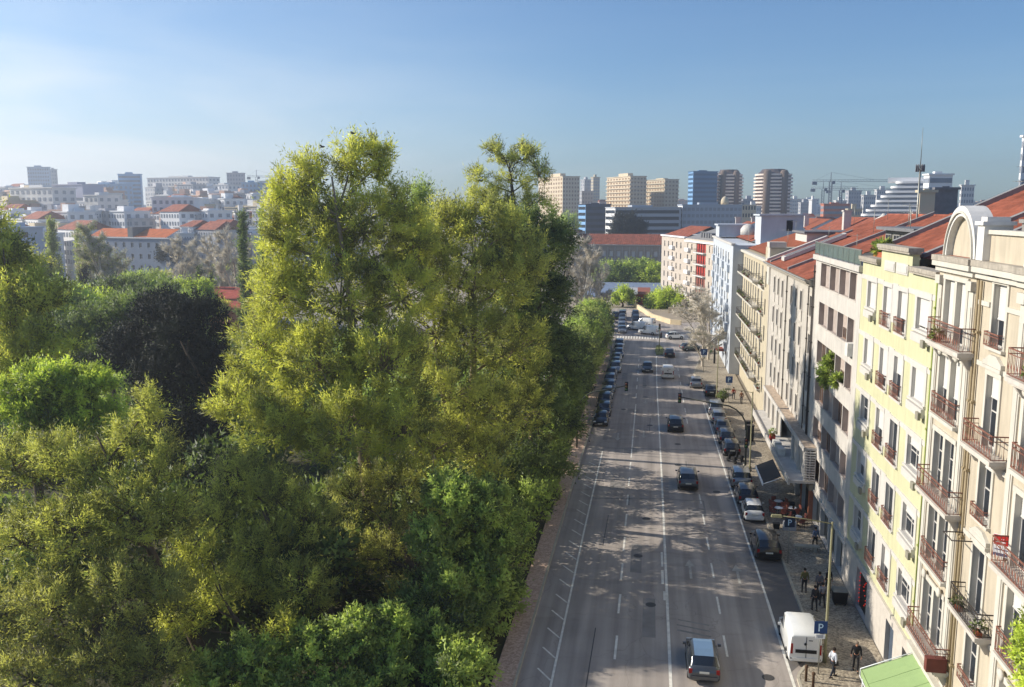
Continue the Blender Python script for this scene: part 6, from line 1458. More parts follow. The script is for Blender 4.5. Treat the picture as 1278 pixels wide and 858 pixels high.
person(11.65, 58.0, -.2, 'walker in a grey coat right of the leading one', cloth('mid_grey', (92, 92, 98)), cloth('dark_grey', (48, 48, 52)), 1.68, .18)
person(12.35, 58.6, .4, 'person in black standing near the dark waste container', cloth('black', (30, 31, 34)), cloth('charcoal', (38, 38, 40)), 1.72, .12)
person(11.55, 56.3, .1, 'person in a pale grey coat at the edge of the pavement group', cloth('pale_grey', (140, 140, 146)), cloth('dark_grey', (48, 48, 52)), 1.66, .2)
person(12.9, 66.5, .3, 'person in a blue-grey shirt walking by the loggia building', cloth('blue_grey', (110, 120, 140)), cloth('black', (30, 31, 34)), 1.74, .2)
person(11.7, 120.5, .1, 'walker in a red top on the far pavement', cloth('red', (150, 52, 40)), cloth('dark_blue', (38, 42, 52)), 1.7, .2)
person(12.9, 107, 2.8, 'dark figure by the lamp on the far pavement', cloth('black', (30, 31, 34)), cloth('charcoal', (38, 38, 40)), 1.74, .1)
person(12.5, 118, 2.8, 'distant walker in a brown coat on the far pavement', cloth('brown', (110, 78, 58)), cloth('charcoal', (38, 38, 40)), 1.7, .1)
person(12.0, 71.2, 1.8, 'person in dark clothes standing at the cafe tables', cloth('black', (30, 31, 34)), cloth('charcoal', (38, 38, 40)), 1.74, .1)
# ================================================================ trees
def norm(a): return a / (np.linalg.norm(a, axis=1, keepdims=True) + 1e-9)
TRI = [0]
def crown(parent, blobs, m, dens=.9, per=110, cr=.75, L=.34, Wd=.07, out=.8, upb=.5, rnd_=.7, seed=1, plume=1.5, fill=.15, name='crown', zmin=.3, inner=.6):
    rg = np.random.default_rng(seed); Cs, Os = [], []
    for (x, y, z, rx, ry, rz) in blobs:
        area = 4 * math.pi * ((rx * ry) ** 1.6 / 3 + (rx * rz) ** 1.6 / 3 + (ry * rz) ** 1.6 / 3) ** (1 / 1.6)
        n = max(3, int(area * dens)); d = norm(rg.normal(size=(n, 3))); d[:, 2] = np.where(d[:, 2] < -.55, -d[:, 2], d[:, 2])
        rr = rg.uniform(inner, 1.06, (n, 1)) ** .7
        Cs.append(np.array([x, y, z]) + d * rr * np.array([rx, ry, rz])); Os.append(norm(d / np.array([rx, ry, rz])))
    C = np.concatenate(Cs); O = np.concatenate(Os); n = len(C)
    size = rg.uniform(.6, 1.35, n) * cr; axis = norm(O * out + np.array([0, 0, upb]) + rg.normal(size=(n, 3)) * .35)
    ct = rg.beta(1.0, .75, n)
    cnt = rg.poisson(per * (size / cr) ** 1.5, n); idx = np.repeat(np.arange(n), cnt); N = len(idx)
    off = rg.normal(size=(N, 3)) * .5; al = rg.normal(size=(N, 1)) * .5
    P = C[idx] + (off * .62 + axis[idx] * al * plume) * size[idx][:, None]
    D = norm(axis[idx] * out + off * .9 + rg.normal(size=(N, 3)) * rnd_)
    tint = ct[idx] * .9 + rg.uniform(0, .1, N); Nm = norm(off * .9 + O[idx] * .8 + np.array([0, 0, .25]))
    Ls = L * rg.uniform(.6, 1.4, N); Ws = Wd * rg.uniform(.6, 1.4, N)
    if fill:
        nf = int(N * fill); bi = rg.integers(0, len(blobs), nf); b = np.array(blobs)[bi]; d = norm(rg.normal(size=(nf, 3))) * rg.uniform(.2, .85, (nf, 1))
        P = np.concatenate([P, b[:, :3] + d * b[:, 3:]]); D = np.concatenate([D, norm(rg.normal(size=(nf, 3)))]); tint = np.concatenate([tint, rg.uniform(0, 1, nf)]); Nm = np.concatenate([Nm, d])
        Ls = np.concatenate([Ls, L * 1.5 * rg.uniform(.6, 1.4, nf)]); Ws = np.concatenate([Ws, (L * .25 + Wd) * 1.2 * rg.uniform(.6, 1.4, nf)])
    k = P[:, 2] > zmin; P, D, tint, Ls, Ws, Nm = P[k], D[k], tint[k], Ls[k], Ws[k], Nm[k]; TRI[0] += len(P)
    o = place(name, leaves_mesh(name, P, D, Ls, Ws, tint, LM[m] if isinstance(m, str) else m, seed, nrm=Nm), parent)
    return o, C
def limbs(parent, base, blobs, C, r0=.35, bm=None, twigs=60, seed=1, fork=.35, name='trunk'):
    rs_ = random.Random(seed); mb = MB(); b0 = Vector(base); top = max(b[2] for b in blobs); low = min(b[2] - b[5] for b in blobs)
    cx = sum(b[0] for b in blobs) / len(blobs); cy = sum(b[1] for b in blobs) / len(blobs)
    fz = max(1.2, b0.z + (top - b0.z) * fork); mid = Vector((b0.x + (cx - b0.x) * .4, b0.y + (cy - b0.y) * .4, fz))
    topp = Vector((cx, cy, top - 1)); ax = [b0, b0.lerp(mid, .5) + Vector((rs_.uniform(-.2, .2), rs_.uniform(-.2, .2), 0)), mid, mid.lerp(topp, .5) + Vector((rs_.uniform(-.4, .4), rs_.uniform(-.4, .4), 0)), topp]
    mb.tube(ax, [r0, r0 * .85, r0 * .7, r0 * .4, r0 * .1], 8)
    Cv = [Vector(c) for c in C[np.random.default_rng(seed).permutation(len(C))[:twigs]]]
    for b in blobs:
        c = Vector(b[:3]); t = min(max((c.z - 1.5 - fz) / max(.1, topp.z - fz), 0), .85); s = mid.lerp(topp, t)
        mm = s.lerp(c, .5) + Vector((rs_.uniform(-.5, .5), rs_.uniform(-.5, .5), rs_.uniform(-.2, .6))); r = r0 * .32 * (1 - t * .5)
        mb.tube([s, mm, c], [r, r * .7, r * .35], 5, caps=False)
    for c in Cv:
        b = min(blobs, key=lambda q: (Vector(q[:3]) - c).length); s = Vector(b[:3]); mm = s.lerp(c, .55) + Vector((rs_.uniform(-.25, .25), rs_.uniform(-.25, .25), rs_.uniform(-.1, .3)))
        mb.tube([s, mm, c], [r0 * .12, r0 * .08, r0 * .03], 4, caps=False)
    return mb.build(name, bm or brown, parent)
def tree(label, blobs, base, m='feather', r0=.3, twigs=60, seed=1, name='tree', group=None, bm=None, fork=.35, **kw):
    o = tag(empty(name, (0, 0, 0)), label, 'tree', group)
    bz = [(b[0] - base[0], b[1] - base[1], b[2], b[3], b[4], b[5]) for b in blobs]
    o.location = (base[0], base[1], 0); cr_, C = crown(o, bz, m, seed=seed, **kw); limbs(o, (0, 0, 0), bz, C, r0, bm, twigs, seed, fork); return o
def BL(*l): return [tuple(at(q[0], q[1], q[2])) + tuple(q[3:6]) for q in l]
FE = dict(L=.29, Wd=.072, cr=.50, plume=1.7, per=115, dens=.88, upb=.6, rnd_=.4, fill=.05)
tree('huge feathery yellow-green tree with ragged spires, tallest in the park',
     BL((438, 208, 62, 1.3, 1.3, 2.2), (474, 205, 63, 1.0, 1.1, 1.9), (385, 226, 61, 1.5, 1.5, 1.9), (352, 250, 61, 1.3, 1.4, 1.9), (500, 262, 63, 1.3, 1.4, 1.9), (395, 292, 61, 2.9, 2.8, 2.8), (455, 290, 62, 2.8, 2.8, 3.2), (352, 305, 60, 1.6, 1.9, 2.2), (515, 310, 64, 1.8, 2.2, 2.2),
        (352, 372, 60, 2.3, 2.8, 2.8), (425, 375, 60, 3.2, 3.2, 3.4), (500, 375, 62, 2.8, 2.8, 3.2), (330, 440, 58, 2.4, 2.8, 2.6), (400, 460, 57, 3.0, 3, 3.1), (480, 460, 58, 3, 3, 3.2), (302, 505, 57, 2.0, 2.4, 1.9), (350, 535, 55, 2.5, 2.8, 2.4), (430, 545, 54, 2.8, 2.8, 2.8), (505, 540, 56, 2.6, 2.8, 2.8)),
     (-19.5, 60), 'feather_y', .62, 300, 11, bm=mat('light_bark', (132, 118, 96), .95, .2, 5), **FE)
tree('broad olive feathery tree right of the tallest one, its top ragged',
     BL((545, 285, 70, 2.0, 2.2, 2.2), (575, 278, 71, 1.7, 2.2, 1.8), (605, 288, 71, 2.4, 2.6, 2.2), (640, 292, 72, 2.1, 2.2, 1.8), (530, 340, 68, 2.6, 3, 2.8), (575, 350, 69, 3.0, 3, 3), (625, 355, 71, 3.0, 3, 3.2), (655, 330, 73, 2.2, 2.6, 2.4), (545, 420, 66, 3, 3, 3.2), (590, 430, 67, 3, 3, 3.2), (640, 440, 71, 3, 3, 3.2), (560, 500, 64, 3, 3, 3), (605, 520, 66, 3, 3, 3), (650, 520, 71, 2.8, 2.8, 3), (540, 565, 61, 2.6, 2.6, 2.6), (600, 575, 64, 2.4, 2.6, 2.4)),
     (-14.5, 70), 'feather', .5, 200, 12, bm=MATS['light_bark'], **dict(FE, dens=.62))
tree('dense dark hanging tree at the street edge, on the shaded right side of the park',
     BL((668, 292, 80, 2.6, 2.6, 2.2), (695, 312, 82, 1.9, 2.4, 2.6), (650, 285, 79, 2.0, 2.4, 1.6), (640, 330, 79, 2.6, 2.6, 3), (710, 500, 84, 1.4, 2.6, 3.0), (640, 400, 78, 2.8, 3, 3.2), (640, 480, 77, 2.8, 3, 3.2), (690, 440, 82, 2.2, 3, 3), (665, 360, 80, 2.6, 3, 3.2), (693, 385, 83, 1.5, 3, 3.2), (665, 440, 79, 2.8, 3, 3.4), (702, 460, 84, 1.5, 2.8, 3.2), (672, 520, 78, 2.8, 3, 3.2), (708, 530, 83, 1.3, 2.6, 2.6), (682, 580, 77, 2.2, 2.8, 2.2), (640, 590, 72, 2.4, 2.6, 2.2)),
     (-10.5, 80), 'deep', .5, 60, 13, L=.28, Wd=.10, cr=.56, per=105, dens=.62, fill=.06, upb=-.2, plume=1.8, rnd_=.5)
tree('airy eucalyptus top with open branches rising above the dark tree',
     BL((655, 200, 90, 1.8, 1.6, 1.3), (625, 196, 90, 1.5, 1.4, 1.1), (598, 222, 90, 1.3, 1.2, 1.2), (672, 222, 90, 1.3, 1.4, 1.5), (640, 226, 90, 1.6, 1.5, 1.3), (592, 250, 90, 1.5, 1.5, 1.2), (668, 256, 90, 1.5, 1.4, 1.5), (618, 250, 90, 1.6, 1.8, 1.5), (643, 262, 90, 1.8, 1.8, 1.4), (652, 184, 90, 1.0, .9, .7), (616, 183, 90, .9, .8, .7)),
     (-13.0, 90), 'feather', .35, 60, 14, fork=.7, L=.42, Wd=.07, cr=.55, per=75, dens=.7, plume=1.2, upb=.2, fill=.02, zmin=22)
tree('tall green conifer tip behind the tallest tree', BL((522, 262, 84, 1.3, 1.3, 2.6), (525, 300, 84, 2, 2, 3)), (-19, 84), 'bright', .3, 20, 15, L=.3, Wd=.08, per=90, dens=.9)
FN = dict(L=.2, Wd=.05, cr=.38, plume=1.7, per=95, dens=1.65, upb=.6, rnd_=.4, fill=.05)
tree('feathery olive tree filling the lower left corner, with a single raised peak',
     BL((182, 515, 41, .8, .9, 1.2), (160, 555, 41, 1.3, 1.3, 1.5), (200, 580, 41, 1.2, 1.3, 1.5), (120, 590, 40, 1.5, 1.6, 1.5), (70, 580, 40, 1.6, 1.6, 1.6), (20, 590, 40, 1.6, 1.8, 1.8), (160, 640, 39, 1.9, 1.9, 1.9), (95, 665, 38, 1.9, 2, 1.9), (215, 650, 40, 1.2, 1.4, 1.5), (30, 680, 38, 1.8, 2, 1.9)),
     (-22, 41), 'feather', .4, 110, 16, **FN)
tree('dull brownish feathery tree at the bottom left below the raised peak',
     BL((150, 740, 37, 1.9, 2, 1.8), (70, 760, 36, 1.9, 2, 1.8), (0, 770, 36, 1.7, 2, 1.8), (210, 745, 38, 1.2, 1.5, 1.5), (120, 830, 35, 1.8, 2, 1.6), (40, 850, 34, 1.9, 2, 1.6), (190, 835, 36, 1.5, 1.6, 1.6)),
     (-22, 35), 'olive', .4, 90, 17, **FN)
tree('feathery tree at the left edge below the skyline, yellowish in the sun',
     BL((10, 320, 54, 1.8, 2, 1.6), (-25, 290, 54, 1.6, 2, 2), (45, 370, 53, 1.8, 2, 1.6), (0, 385, 52, 2.2, 2.2, 2), (55, 425, 52, 2, 2, 1.6), (10, 450, 51, 2.2, 2.2, 1.8), (-20, 500, 50, 2, 2, 2)),
     (-40, 52), 'feather_y', .4, 60, 18, L=.27, Wd=.08, cr=.52, plume=1.6, per=110, dens=.95)
tree('bright green round-topped tree at the left, above the feathery peak',
     BL((60, 478, 47, 2.2, 2.2, 1.1), (105, 482, 48, 1.9, 2, 1.0), (85, 510, 48, 2.2, 2.2, 1.2), (60, 535, 47, 2.3, 2.2, 1.5), (115, 530, 48, 2.1, 2, 1.4), (25, 500, 47, 2, 2, 1.4)), (-34, 48), 'lime', .3, 30, 19, L=.2, Wd=.1, cr=.5, per=110, dens=1.3, plume=.8)
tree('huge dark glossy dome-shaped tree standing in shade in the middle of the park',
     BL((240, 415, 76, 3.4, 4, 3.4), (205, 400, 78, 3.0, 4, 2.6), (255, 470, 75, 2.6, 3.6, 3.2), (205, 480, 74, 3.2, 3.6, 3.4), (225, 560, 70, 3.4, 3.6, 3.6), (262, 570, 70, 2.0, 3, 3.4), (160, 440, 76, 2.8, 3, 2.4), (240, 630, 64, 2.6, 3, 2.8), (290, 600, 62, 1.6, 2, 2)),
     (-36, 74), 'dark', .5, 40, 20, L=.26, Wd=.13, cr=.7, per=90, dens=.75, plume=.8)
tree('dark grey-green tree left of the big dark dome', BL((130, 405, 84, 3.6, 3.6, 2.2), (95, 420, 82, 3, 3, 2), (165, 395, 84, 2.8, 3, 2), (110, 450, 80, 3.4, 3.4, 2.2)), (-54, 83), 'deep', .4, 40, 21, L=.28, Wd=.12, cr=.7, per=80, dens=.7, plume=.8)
for i, (px, py, Y, rx, rz_, m, lb) in enumerate(((70, 360, 98, 4.2, 2.0, 'bright', 'bright green spreading canopy near the left edge behind the feathery tree'), (120, 372, 100, 4, 1.8, 'lime', 'sunlit lime canopy left of the dark dome'), (150, 352, 112, 4.5, 2, 'deep', 'green spreading canopy right behind the dark grey-green tree'), (195, 358, 108, 5, 2.2, 'deep', 'wide layered green canopy behind the dark dome'), (180, 345, 128, 5, 1.8, 'bright', 'flat-topped bright canopy in front of the blue-grey house'), (222, 372, 104, 4, 1.8, 'bright', 'small bright-edged canopy at the top of the dark dome'), (40, 325, 120, 4, 3, 'olive', 'dull olive tree at the far left under the modern white block'), (240, 352, 128, 3.5, 1.8, 'lime', 'lime green tree left of the park pavilions'))):
    b = at(px, py, Y); b.z -= rz_ * .8; tree(lb, [(b.x, b.y, b.z, rx, rx * .9, rz_), (b.x + rx * .6, b.y - 1, b.z - rz_ * .4, rx * .6, rx * .6, rz_ * .7), (b.x - rx * .7, b.y + 1, b.z - rz_ * .3, rx * .6, rx * .6, rz_ * .7), (b.x, b.y, b.z - rz_ * 1.6, rx * .9, rx * .8, rz_)], (b.x, b.y), m, .35, 25, 30 + i, L=.36, Wd=.16, cr=.8, per=70, dens=.5, plume=.8)
tree('shadowy feathery tree with bare dark boughs in the middle foreground',
     BL((300, 600, 50, 2.0, 2, 1.7), (345, 625, 49, 2.0, 2, 1.8), (275, 655, 48, 1.6, 1.8, 1.6), (325, 690, 47, 2.0, 2, 1.8), (385, 655, 49, 1.8, 2, 1.8), (300, 735, 45, 1.9, 2, 1.6), (375, 735, 45, 1.8, 2, 1.7)),
     (-18, 48), 'feather', .45, 120, 40, **FN)
tree('dull feathery tree in the central foreground right of the bare boughs',
     BL((440, 625, 57, 2.3, 2.2, 2.1), (490, 610, 59, 2.3, 2.2, 2.2), (430, 700, 53, 2.2, 2, 2.1), (490, 690, 55, 2.3, 2.2, 2.3), (530, 660, 58, 1.8, 2, 2.2), (510, 760, 52, 2.1, 2, 2.3)),
     (-13, 52), 'olive', .4, 100, 41, **dict(FN, dens=1.1))
tree('yellow-green feathery clump between the two dark foreground trees', BL((240, 690, 43, 1.4, 1.5, 1.3), (262, 740, 42, 1.3, 1.5, 1.2), (225, 775, 40, 1.2, 1.4, 1.1), (350, 790, 41, 1.0, 1.2, .9)), (-18.5, 42), 'feather_y', .25, 40, 42, **FN)
tree('bright green leafy tree at the bottom centre of the view', BL((440, 800, 42, 1.7, 1.7, 1.5), (385, 815, 41, 1.6, 1.6, 1.3), (485, 790, 43, 1.5, 1.5, 1.3), (530, 800, 44, 1.5, 1.6, 1.5), (490, 840, 42, 1.7, 1.7, 1.5), (310, 825, 39, 1.5, 1.6, 1.1), (260, 845, 38, 1.4, 1.5, 1.1), (430, 870, 40, 2, 2, 1.4), (340, 870, 39, 2, 2, 1.4)), (-13.5, 41), 'bright', .25, 40, 43, L=.2, Wd=.12, cr=.38, per=75, dens=1.9, plume=.9)
tree('fresh green tree with drooping leaves above the left pavement',
     BL((560, 620, 51, 1.7, 1.8, 1.4), (600, 635, 52, 1.9, 2, 1.7), (545, 680, 50, 1.7, 1.8, 1.8), (605, 690, 52, 1.9, 2, 2.0), (600, 750, 50, 1.8, 2, 1.9), (625, 740, 52, 1.3, 2, 1.7), (550, 745, 48, 1.8, 1.8, 1.8)),
     (-10.6, 57), 'bright', .35, 60, 44, L=.24, Wd=.13, cr=.46, per=85, dens=1.3, plume=1.1, upb=.2)
for i, (px, py, Y, rx, rz_, m, lb) in enumerate(((668, 625, 74, 2.2, 2.8, 'bright', 'dark bushy tree behind the black litter bin'), (650, 685, 67, 1.9, 2.4, 'bright', 'green bushy tree leaning over the left pavement'), (632, 745, 61, 1.8, 2.4, 'bright', 'leafy green bush overhanging the left pavement'), (590, 795, 48, 1.9, 2.4, 'bright', 'green bush at the bottom edge beside the left pavement'), (505, 818, 47, 2.2, 2.4, 'deep', 'shaded bush at the bottom of the view left of the pavement'), (565, 845, 44, 1.9, 2.0, 'bright', 'fresh green bush at the very bottom edge between two shaded ones'))):
    b = at(px, py, Y); tree(lb, [(b.x, b.y, b.z, rx, rx * 1.3, rz_), (b.x - .5, b.y + 1.5, b.z - rz_ * .8, rx, rx * 1.2, rz_ * .9), (b.x - .3, b.y - 1.5, b.z - rz_ * .9, rx * .9, rx, rz_ * .8)], (b.x - .5, b.y), m, .18, 25, 50 + i, L=.22, Wd=.11, cr=.5, per=90, dens=1.1, plume=.9)
# street-edge trees further up on the left
mm = ['bright', 'deep', 'poplar', 'bright', 'deep', 'poplar', 'bright', 'deep', 'olive']
ll = ['dark green street-side tree just beyond the dark hanging tree', 'deep green street-side tree behind the left traffic light', 'yellow-green street-side tree above the first parked cars', 'bright street-side tree above the middle of the parked row', 'deep green street-side tree above the parked row', 'pale yellow-green street-side tree before the bare poplars', 'green street-side tree near the end of the parked row', 'dark street-side tree at the end of the parked row', 'olive street-side tree closing the left row at the junction']
for i, Y in enumerate((98, 107, 116, 125, 134, 143, 152, 161, 171)):
    x = -9.7 + .4 * math.sin(i * 3); z = (7.5, 8.2, 7.4, 7.8, 7.2, 7.0, 7.2, 6.4, 5.6)[i]
    tree(ll[i], [(x, Y, z, 2.9, 3.6, 2.4), (x + .9, Y - 1, z - 1.6, 2.3, 3.4, 2.0), (x - 1.2, Y + 1, z - 1.4, 2.6, 3.4, 2.4), (x + .2, Y, z - 3.6, 2.6, 3.8, 2.0)], (x, Y), ['deep', 'deep', 'poplar', 'bright', 'deep', 'poplar', 'bright', 'deep', 'olive'][i], .25, 25, 60 + i, L=.34, Wd=.16, cr=.75, per=75, dens=.55, plume=.9)
tree('slender dark cypress between the hanging tree and the bare poplars', [(-14.0, 104, z, 1.3, 1.3, 2.2) for z in (6, 9, 12, 14.8, 17)], (-14.0, 104), 'dark', .3, 10, 71, L=.3, Wd=.12, cr=.6, per=80, dens=.8)
# understorey so that the park floor reads as shaded greenery
for i in range(45):
    y = 42 + i * 2.9; x = -9.15 - (i % 3) * 1.7
    o = tag(empty('park_shrub', (x, y, 0)), 'low dark shrub under the park trees, in the %s line behind the left pavement' % ('front', 'middle', 'back')[i % 3], 'shrub', 'shrubs under the park trees'); crown(o, [(0, 0, 1.5 + (i % 4) * .35, 1.7, 2.2, 1.7 + (i % 4) * .3)], ('bright', 'deep', 'deep')[(i * 7) % 3], seed=200 + i, L=.26, Wd=.14, dens=1.0, per=40, cr=.5, plume=.8)
    mb = MB(); 
    for a in range(5): mb.tube([(0, 0, 0), (.5 * math.cos(a * 1.3), .5 * math.sin(a * 1.3), 1.2)], .03, 4)
    mb.build('stems', brown, o)
def wood(name, x0, x1, y0, y1, n, zr, m, seed):
    rg = np.random.default_rng(seed); bl = [(rg.uniform(x0, x1), rg.uniform(y0, y1), rg.uniform(*zr), rg.uniform(2.5, 4.5), rg.uniform(2.5, 4.5), rg.uniform(1.5, 3)) for _ in range(n)]
    o, _ = crown(None, bl, m, seed=seed, L=.5, Wd=.26, cr=1.0, per=36, dens=.3, plume=.8, name=name); tag(o, 'mass of low shaded park greenery between the named trees', 'greenery', kind='stuff')
wood('park_greenery', -75, -14, 44, 80, 60, (1, 4), 'deep', 301); wood('park_greenery', -110, -14, 80, 140, 90, (1, 4.5), 'bright', 302); wood('park_greenery', -190, -90, 110, 200, 80, (1, 5), 'olive', 303)
# bare trees
def bare(label, x, y, h_, spread=.32, n=9, seed=1, m=None, group=None, leaf=0, name='bare_tree', z0=0.0):
    rs_ = random.Random(seed); o = tag(empty(name, (x, y, z0)), label, 'tree', group); mb = MB(); tips = []
    def grow(p, d, L, r, lev):
        q = p + d * L; mq = p.lerp(q, .5) + Vector((rs_.uniform(-1, 1), rs_.uniform(-1, 1), 0)) * L * .05; mb.tube([p, mq, q], [r, r * .8, r * .55], 5 if lev < 2 else 3, caps=False)
        if lev >= 4: tips.append((q, d)); return
        for k in range((4 if lev < 3 else 3) if lev else n):
            t = rs_.uniform(.25, 1.0) if lev else (k + 1) / n; s = p.lerp(q, t); a = rs_.uniform(0, 6.28); e = Vector((math.cos(a), math.sin(a), 0)) * rs_.uniform(.25, .6) * (spread / .32); dd = (d + e).normalized(); dd.z = max(dd.z, .35); dd.normalize()
            grow(s, dd, L * (rs_.uniform(.38, .58) if lev else rs_.uniform(.28, .5) * (1.15 - .5 * t)), r * .5 * (1 - .3 * t), lev + 1)
    grow(Vector((0, 0, 0)), Vector((rs_.uniform(-.03, .03), rs_.uniform(-.03, .03), 1)).normalized(), h_ * .72, h_ * .018, 0); mb.build('trunk', m or bark_l, o)
    rg = np.random.default_rng(seed); T = np.array([tuple(t[0]) for t in tips]); Dn = np.array([tuple(t[1]) for t in tips]); k = 16; T = np.repeat(T, k, 0); Dn = np.repeat(Dn, k, 0); N = len(T)
    D = norm(Dn + rg.normal(size=(N, 3)) * .45); TRI[0] += N; place('twigs', leaves_mesh('twigs', T, D, rg.uniform(.5, 1.2, N) * h_ / 16, np.full(N, .07 * max(h_, 14) / 16), rg.uniform(0, 1, N), LM['bare'], seed), o)
    if leaf:
        k = leaf; P = np.repeat(T, k, 0) + rg.normal(size=(N * k, 3)) * .35; TRI[0] += len(P); place('young_leaves', leaves_mesh('young_leaves', P, norm(rg.normal(size=P.shape)), rg.uniform(.2, .4, len(P)), rg.uniform(.08, .14, len(P)), rg.uniform(0, 1, len(P)), LM['poplar'], seed), o)
    return o
bl_ = ['pale leafless poplar leftmost of the group by the parked row', 'tall pale leafless poplar second in the group by the junction', 'tall leafless poplar in the middle of the junction group', 'leafless poplar right of the middle of the junction group', 'leafless poplar at the right end of the junction group']
for i, (px, Y, top) in enumerate(((694, 190, 318), (708, 184, 300), (722, 190, 292), (735, 182, 300), (748, 188, 335))):
    b = at(px, top, Y); bare(bl_[i], b.x, Y, b.z, .26, 9, 80 + i)
for i, (x, y, px, top, lb) in enumerate(((9.0, 146, 873, 352, 'leafless street tree at the crossing with pale trunk, nearest'), (10.4, 153, 889, 362, 'leafless street tree right behind the first at the crossing'), (8.6, 214, 857, 372, 'leafless tree by the low garden wall'), (13.4, 190, 898, 378, 'leafless tree against the blue-white building'))):
    bare(lb, x, y, at(px, top, y).z, .62, 11, 90 + i, bark_l)
for i, (px, Y, top, lf, lb) in enumerate(((122, 172, 282, 2, 'pale half-leafed tree in front of the blue-grey house, left end'), (140, 176, 296, 1, 'second half-leafed tree in front of the blue-grey house'), (226, 190, 293, 0, 'greyish leafless tree right of the blue-grey house'), (243, 196, 300, 0, 'leafless tree between two taller ones right of the blue-grey house'), (270, 188, 298, 0, 'wide leafless tree left of the dark cypresses'), (288, 184, 288, 0, 'pinkish leafless tree touching the dark cypress'))):
    b = at(px, top, Y); bare(lb, b.x, Y, b.z, .34, 10, 100 + i, leaf=lf)
for i, (px, Y, top, r_, m, lb) in enumerate(((64, 168, 290, 2.2, 'poplar', 'light green poplar at the left, the broader of two'), (96, 176, 292, 1.1, 'poplar', 'narrow light green poplar right of the broad one'), (302, 146, 277, 1.5, 'deep', 'dark green cypress in front of the left city'), (327, 144, 270, 1.4, 'bright', 'lighter green cypress next to the dark one, by the huge tree'), (247, 180, 338, .9, 'deep', 'short dark cypress by the park pavilion'), (263, 180, 342, .8, 'deep', 'small pointed cypress right of the short dark one'), (104, 168, 335, 1.0, 'dark', 'small dark pointed shrub before the blue-grey house'))):
    b = at(px, top, Y); h_ = b.z; k = max(3, int(h_ / (2.2 * r_))); bl = [(b.x, Y, 1.5 + (h_ - 2.5) * j / (k - 1), r_ * (1.05 - .55 * j / (k - 1)), r_ * (1.05 - .55 * j / (k - 1)), h_ / k * .75) for j in range(k)]
    tree(lb, bl, (b.x, Y), m, .22, 15, 120 + i, name='cypress_tree' if m in ('deep', 'dark', 'bright') else 'poplar_tree', L=.42, Wd=.18, cr=.7, per=60, dens=.6, upb=1.2)
for i, (px, py, Y, rx, rz_, m, lb) in enumerate(((764, 344, 300, 8, 4.2, 'bright', 'round green tree on the plaza, leftmost of the trio'), (798, 342, 302, 8, 4.6, 'bright', 'round green tree on the plaza, middle of the trio'), (818, 346, 298, 6, 4.2, 'lime', 'round green tree on the plaza touching the white corner block'), (777, 370, 236, 3.2, 2.6, 'lime', 'small lime street tree before the glazed kiosk'), (832, 376, 236, 6, 3.2, 'lime', 'lime green bushy tree at the foot of the white corner block'), (846, 380, 240, 3, 1.6, 'bright', 'green bush right of the lime tree at the corner block'), (783, 284, 400, 9, 6, 'dark', 'big dark tree on the slope in front of the long office block'), (710, 276, 440, 5, 4, 'bright', 'small green tree beside the warm cream tower'), (690, 292, 335, 7, 3, 'bright', 'green trees left of the round stone tower'), (904, 412, 178, 1.6, 2.2, 'bright', 'narrow green tree in front of the blue-white building'), (300, 386, 168, 3, 1.2, 'poplar', 'yellow-green hedge tree between the pavilion roofs'), (268, 383, 150, 3, 1.3, 'feather_y', 'golden bush in front of the far pavilion'), (210, 318, 260, 4, 3, 'dark', 'dark round shrub at the foot of the blue-grey house'), (735, 400, 172, 3.2, 3.0, 'deep', 'dark green bushy tree below the bare poplars'))):
    b = at(px, py, Y); sc = max(1, Y / 150); tree(lb, [(b.x, b.y, b.z, rx * .8, rx * .8, rz_), (b.x + rx * .5, b.y, b.z - rz_ * .3, rx * .5, rx * .6, rz_ * .7), (b.x - rx * .5, b.y, b.z - rz_ * .4, rx * .5, rx * .6, rz_ * .7)], (b.x, b.y), m, .3, 12, 140 + i, L=.35 * sc, Wd=.17 * sc, cr=.75 * sc, per=60, dens=.5 / sc ** 1.6, plume=.8, zmin=-1)
rg_ = random.Random(77)
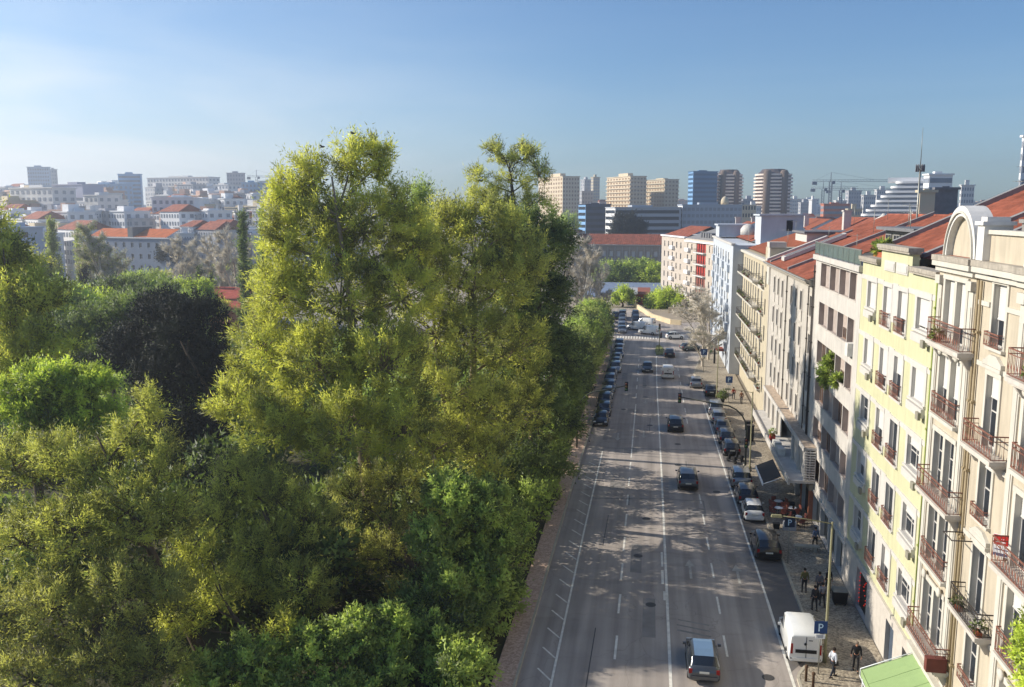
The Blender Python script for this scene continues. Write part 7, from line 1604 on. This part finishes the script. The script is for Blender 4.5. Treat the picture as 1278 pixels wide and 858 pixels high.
for i in range(44):
    px = rg_.uniform(-10, 350) if i < 30 else rg_.uniform(760, 1010); Y = rg_.uniform(230, 420) if i < 30 else rg_.uniform(340, 460); x = at(px, 300, Y).x; z = terr(x, Y) + rg_.uniform(3, 6); r_ = rg_.uniform(2.5, 5)
    tree('scrubby tree among the distant houses', [(x, Y, z, r_, r_, r_ * .7)], (x, Y), rg_.choice(('olive', 'deep', 'bright', 'poplar')), .3, 6, 170 + i, group='scrubby trees among the distant houses', L=.8, Wd=.4, cr=1.2, per=40, dens=.25, plume=.7)
b = at(1284, 812, 31.5); tree('bright green leafy tree at the lower right edge by the cream building', [(b.x + .2, b.y, b.z - .2, .8, 1.0, 1.1), (b.x + .5, b.y - .6, b.z - 1.6, 1.1, 1.2, 1.3), (b.x + .2, b.y, b.z + .9, .45, .6, .5)], (b.x + .2, b.y), 'lime', .14, 40, 190, L=.13, Wd=.07, cr=.35, per=110, dens=3.0, plume=.9)
# two birds above the huge tree
for (px, py, lb) in ((440, 167, 'small dark bird just above the tip of the huge tree'), (402, 184, 'second bird flying left of the tree tip')):
    b = at(px, py, 60); o = tag(empty('bird', tuple(b)), lb, 'bird'); mb = MB(); mb.tube([(-.16, 0, 0), (-.05, 0, .01), (.08, 0, .02), (.17, 0, .04), (.22, 0, .05)], [.01, .045, .055, .035, .008], 6); mb.build('body', irond, o)
    for s in (-1, 1): mb = MB(); mb.quad((-.06, 0, .03), (.08, 0, .03), (.02, s * .2, .14), (-.08, s * .34, .1)); mb.build('wing', irond, o)
print('leaf triangles', TRI[0], 'objects', len(bpy.data.objects))
# ---------------------------------------------------------------- haze
mb = MB(); mb.box(-1500, 1500, -60, 1500, -1.2, 100)
hm = bpy.data.materials.new('air'); hm.use_nodes = True; n = hm.node_tree; n.nodes.clear(); out = n.nodes.new('ShaderNodeOutputMaterial'); v = n.nodes.new('ShaderNodeVolumePrincipled')
v.inputs['Density'].default_value = .0005; v.inputs['Color'].default_value = (.86, .92, 1.0, 1); v.inputs['Anisotropy'].default_value = .55; n.links.new(v.outputs[0], out.inputs['Volume'])
tag(mb.build('haze', hm), kind='stuff')
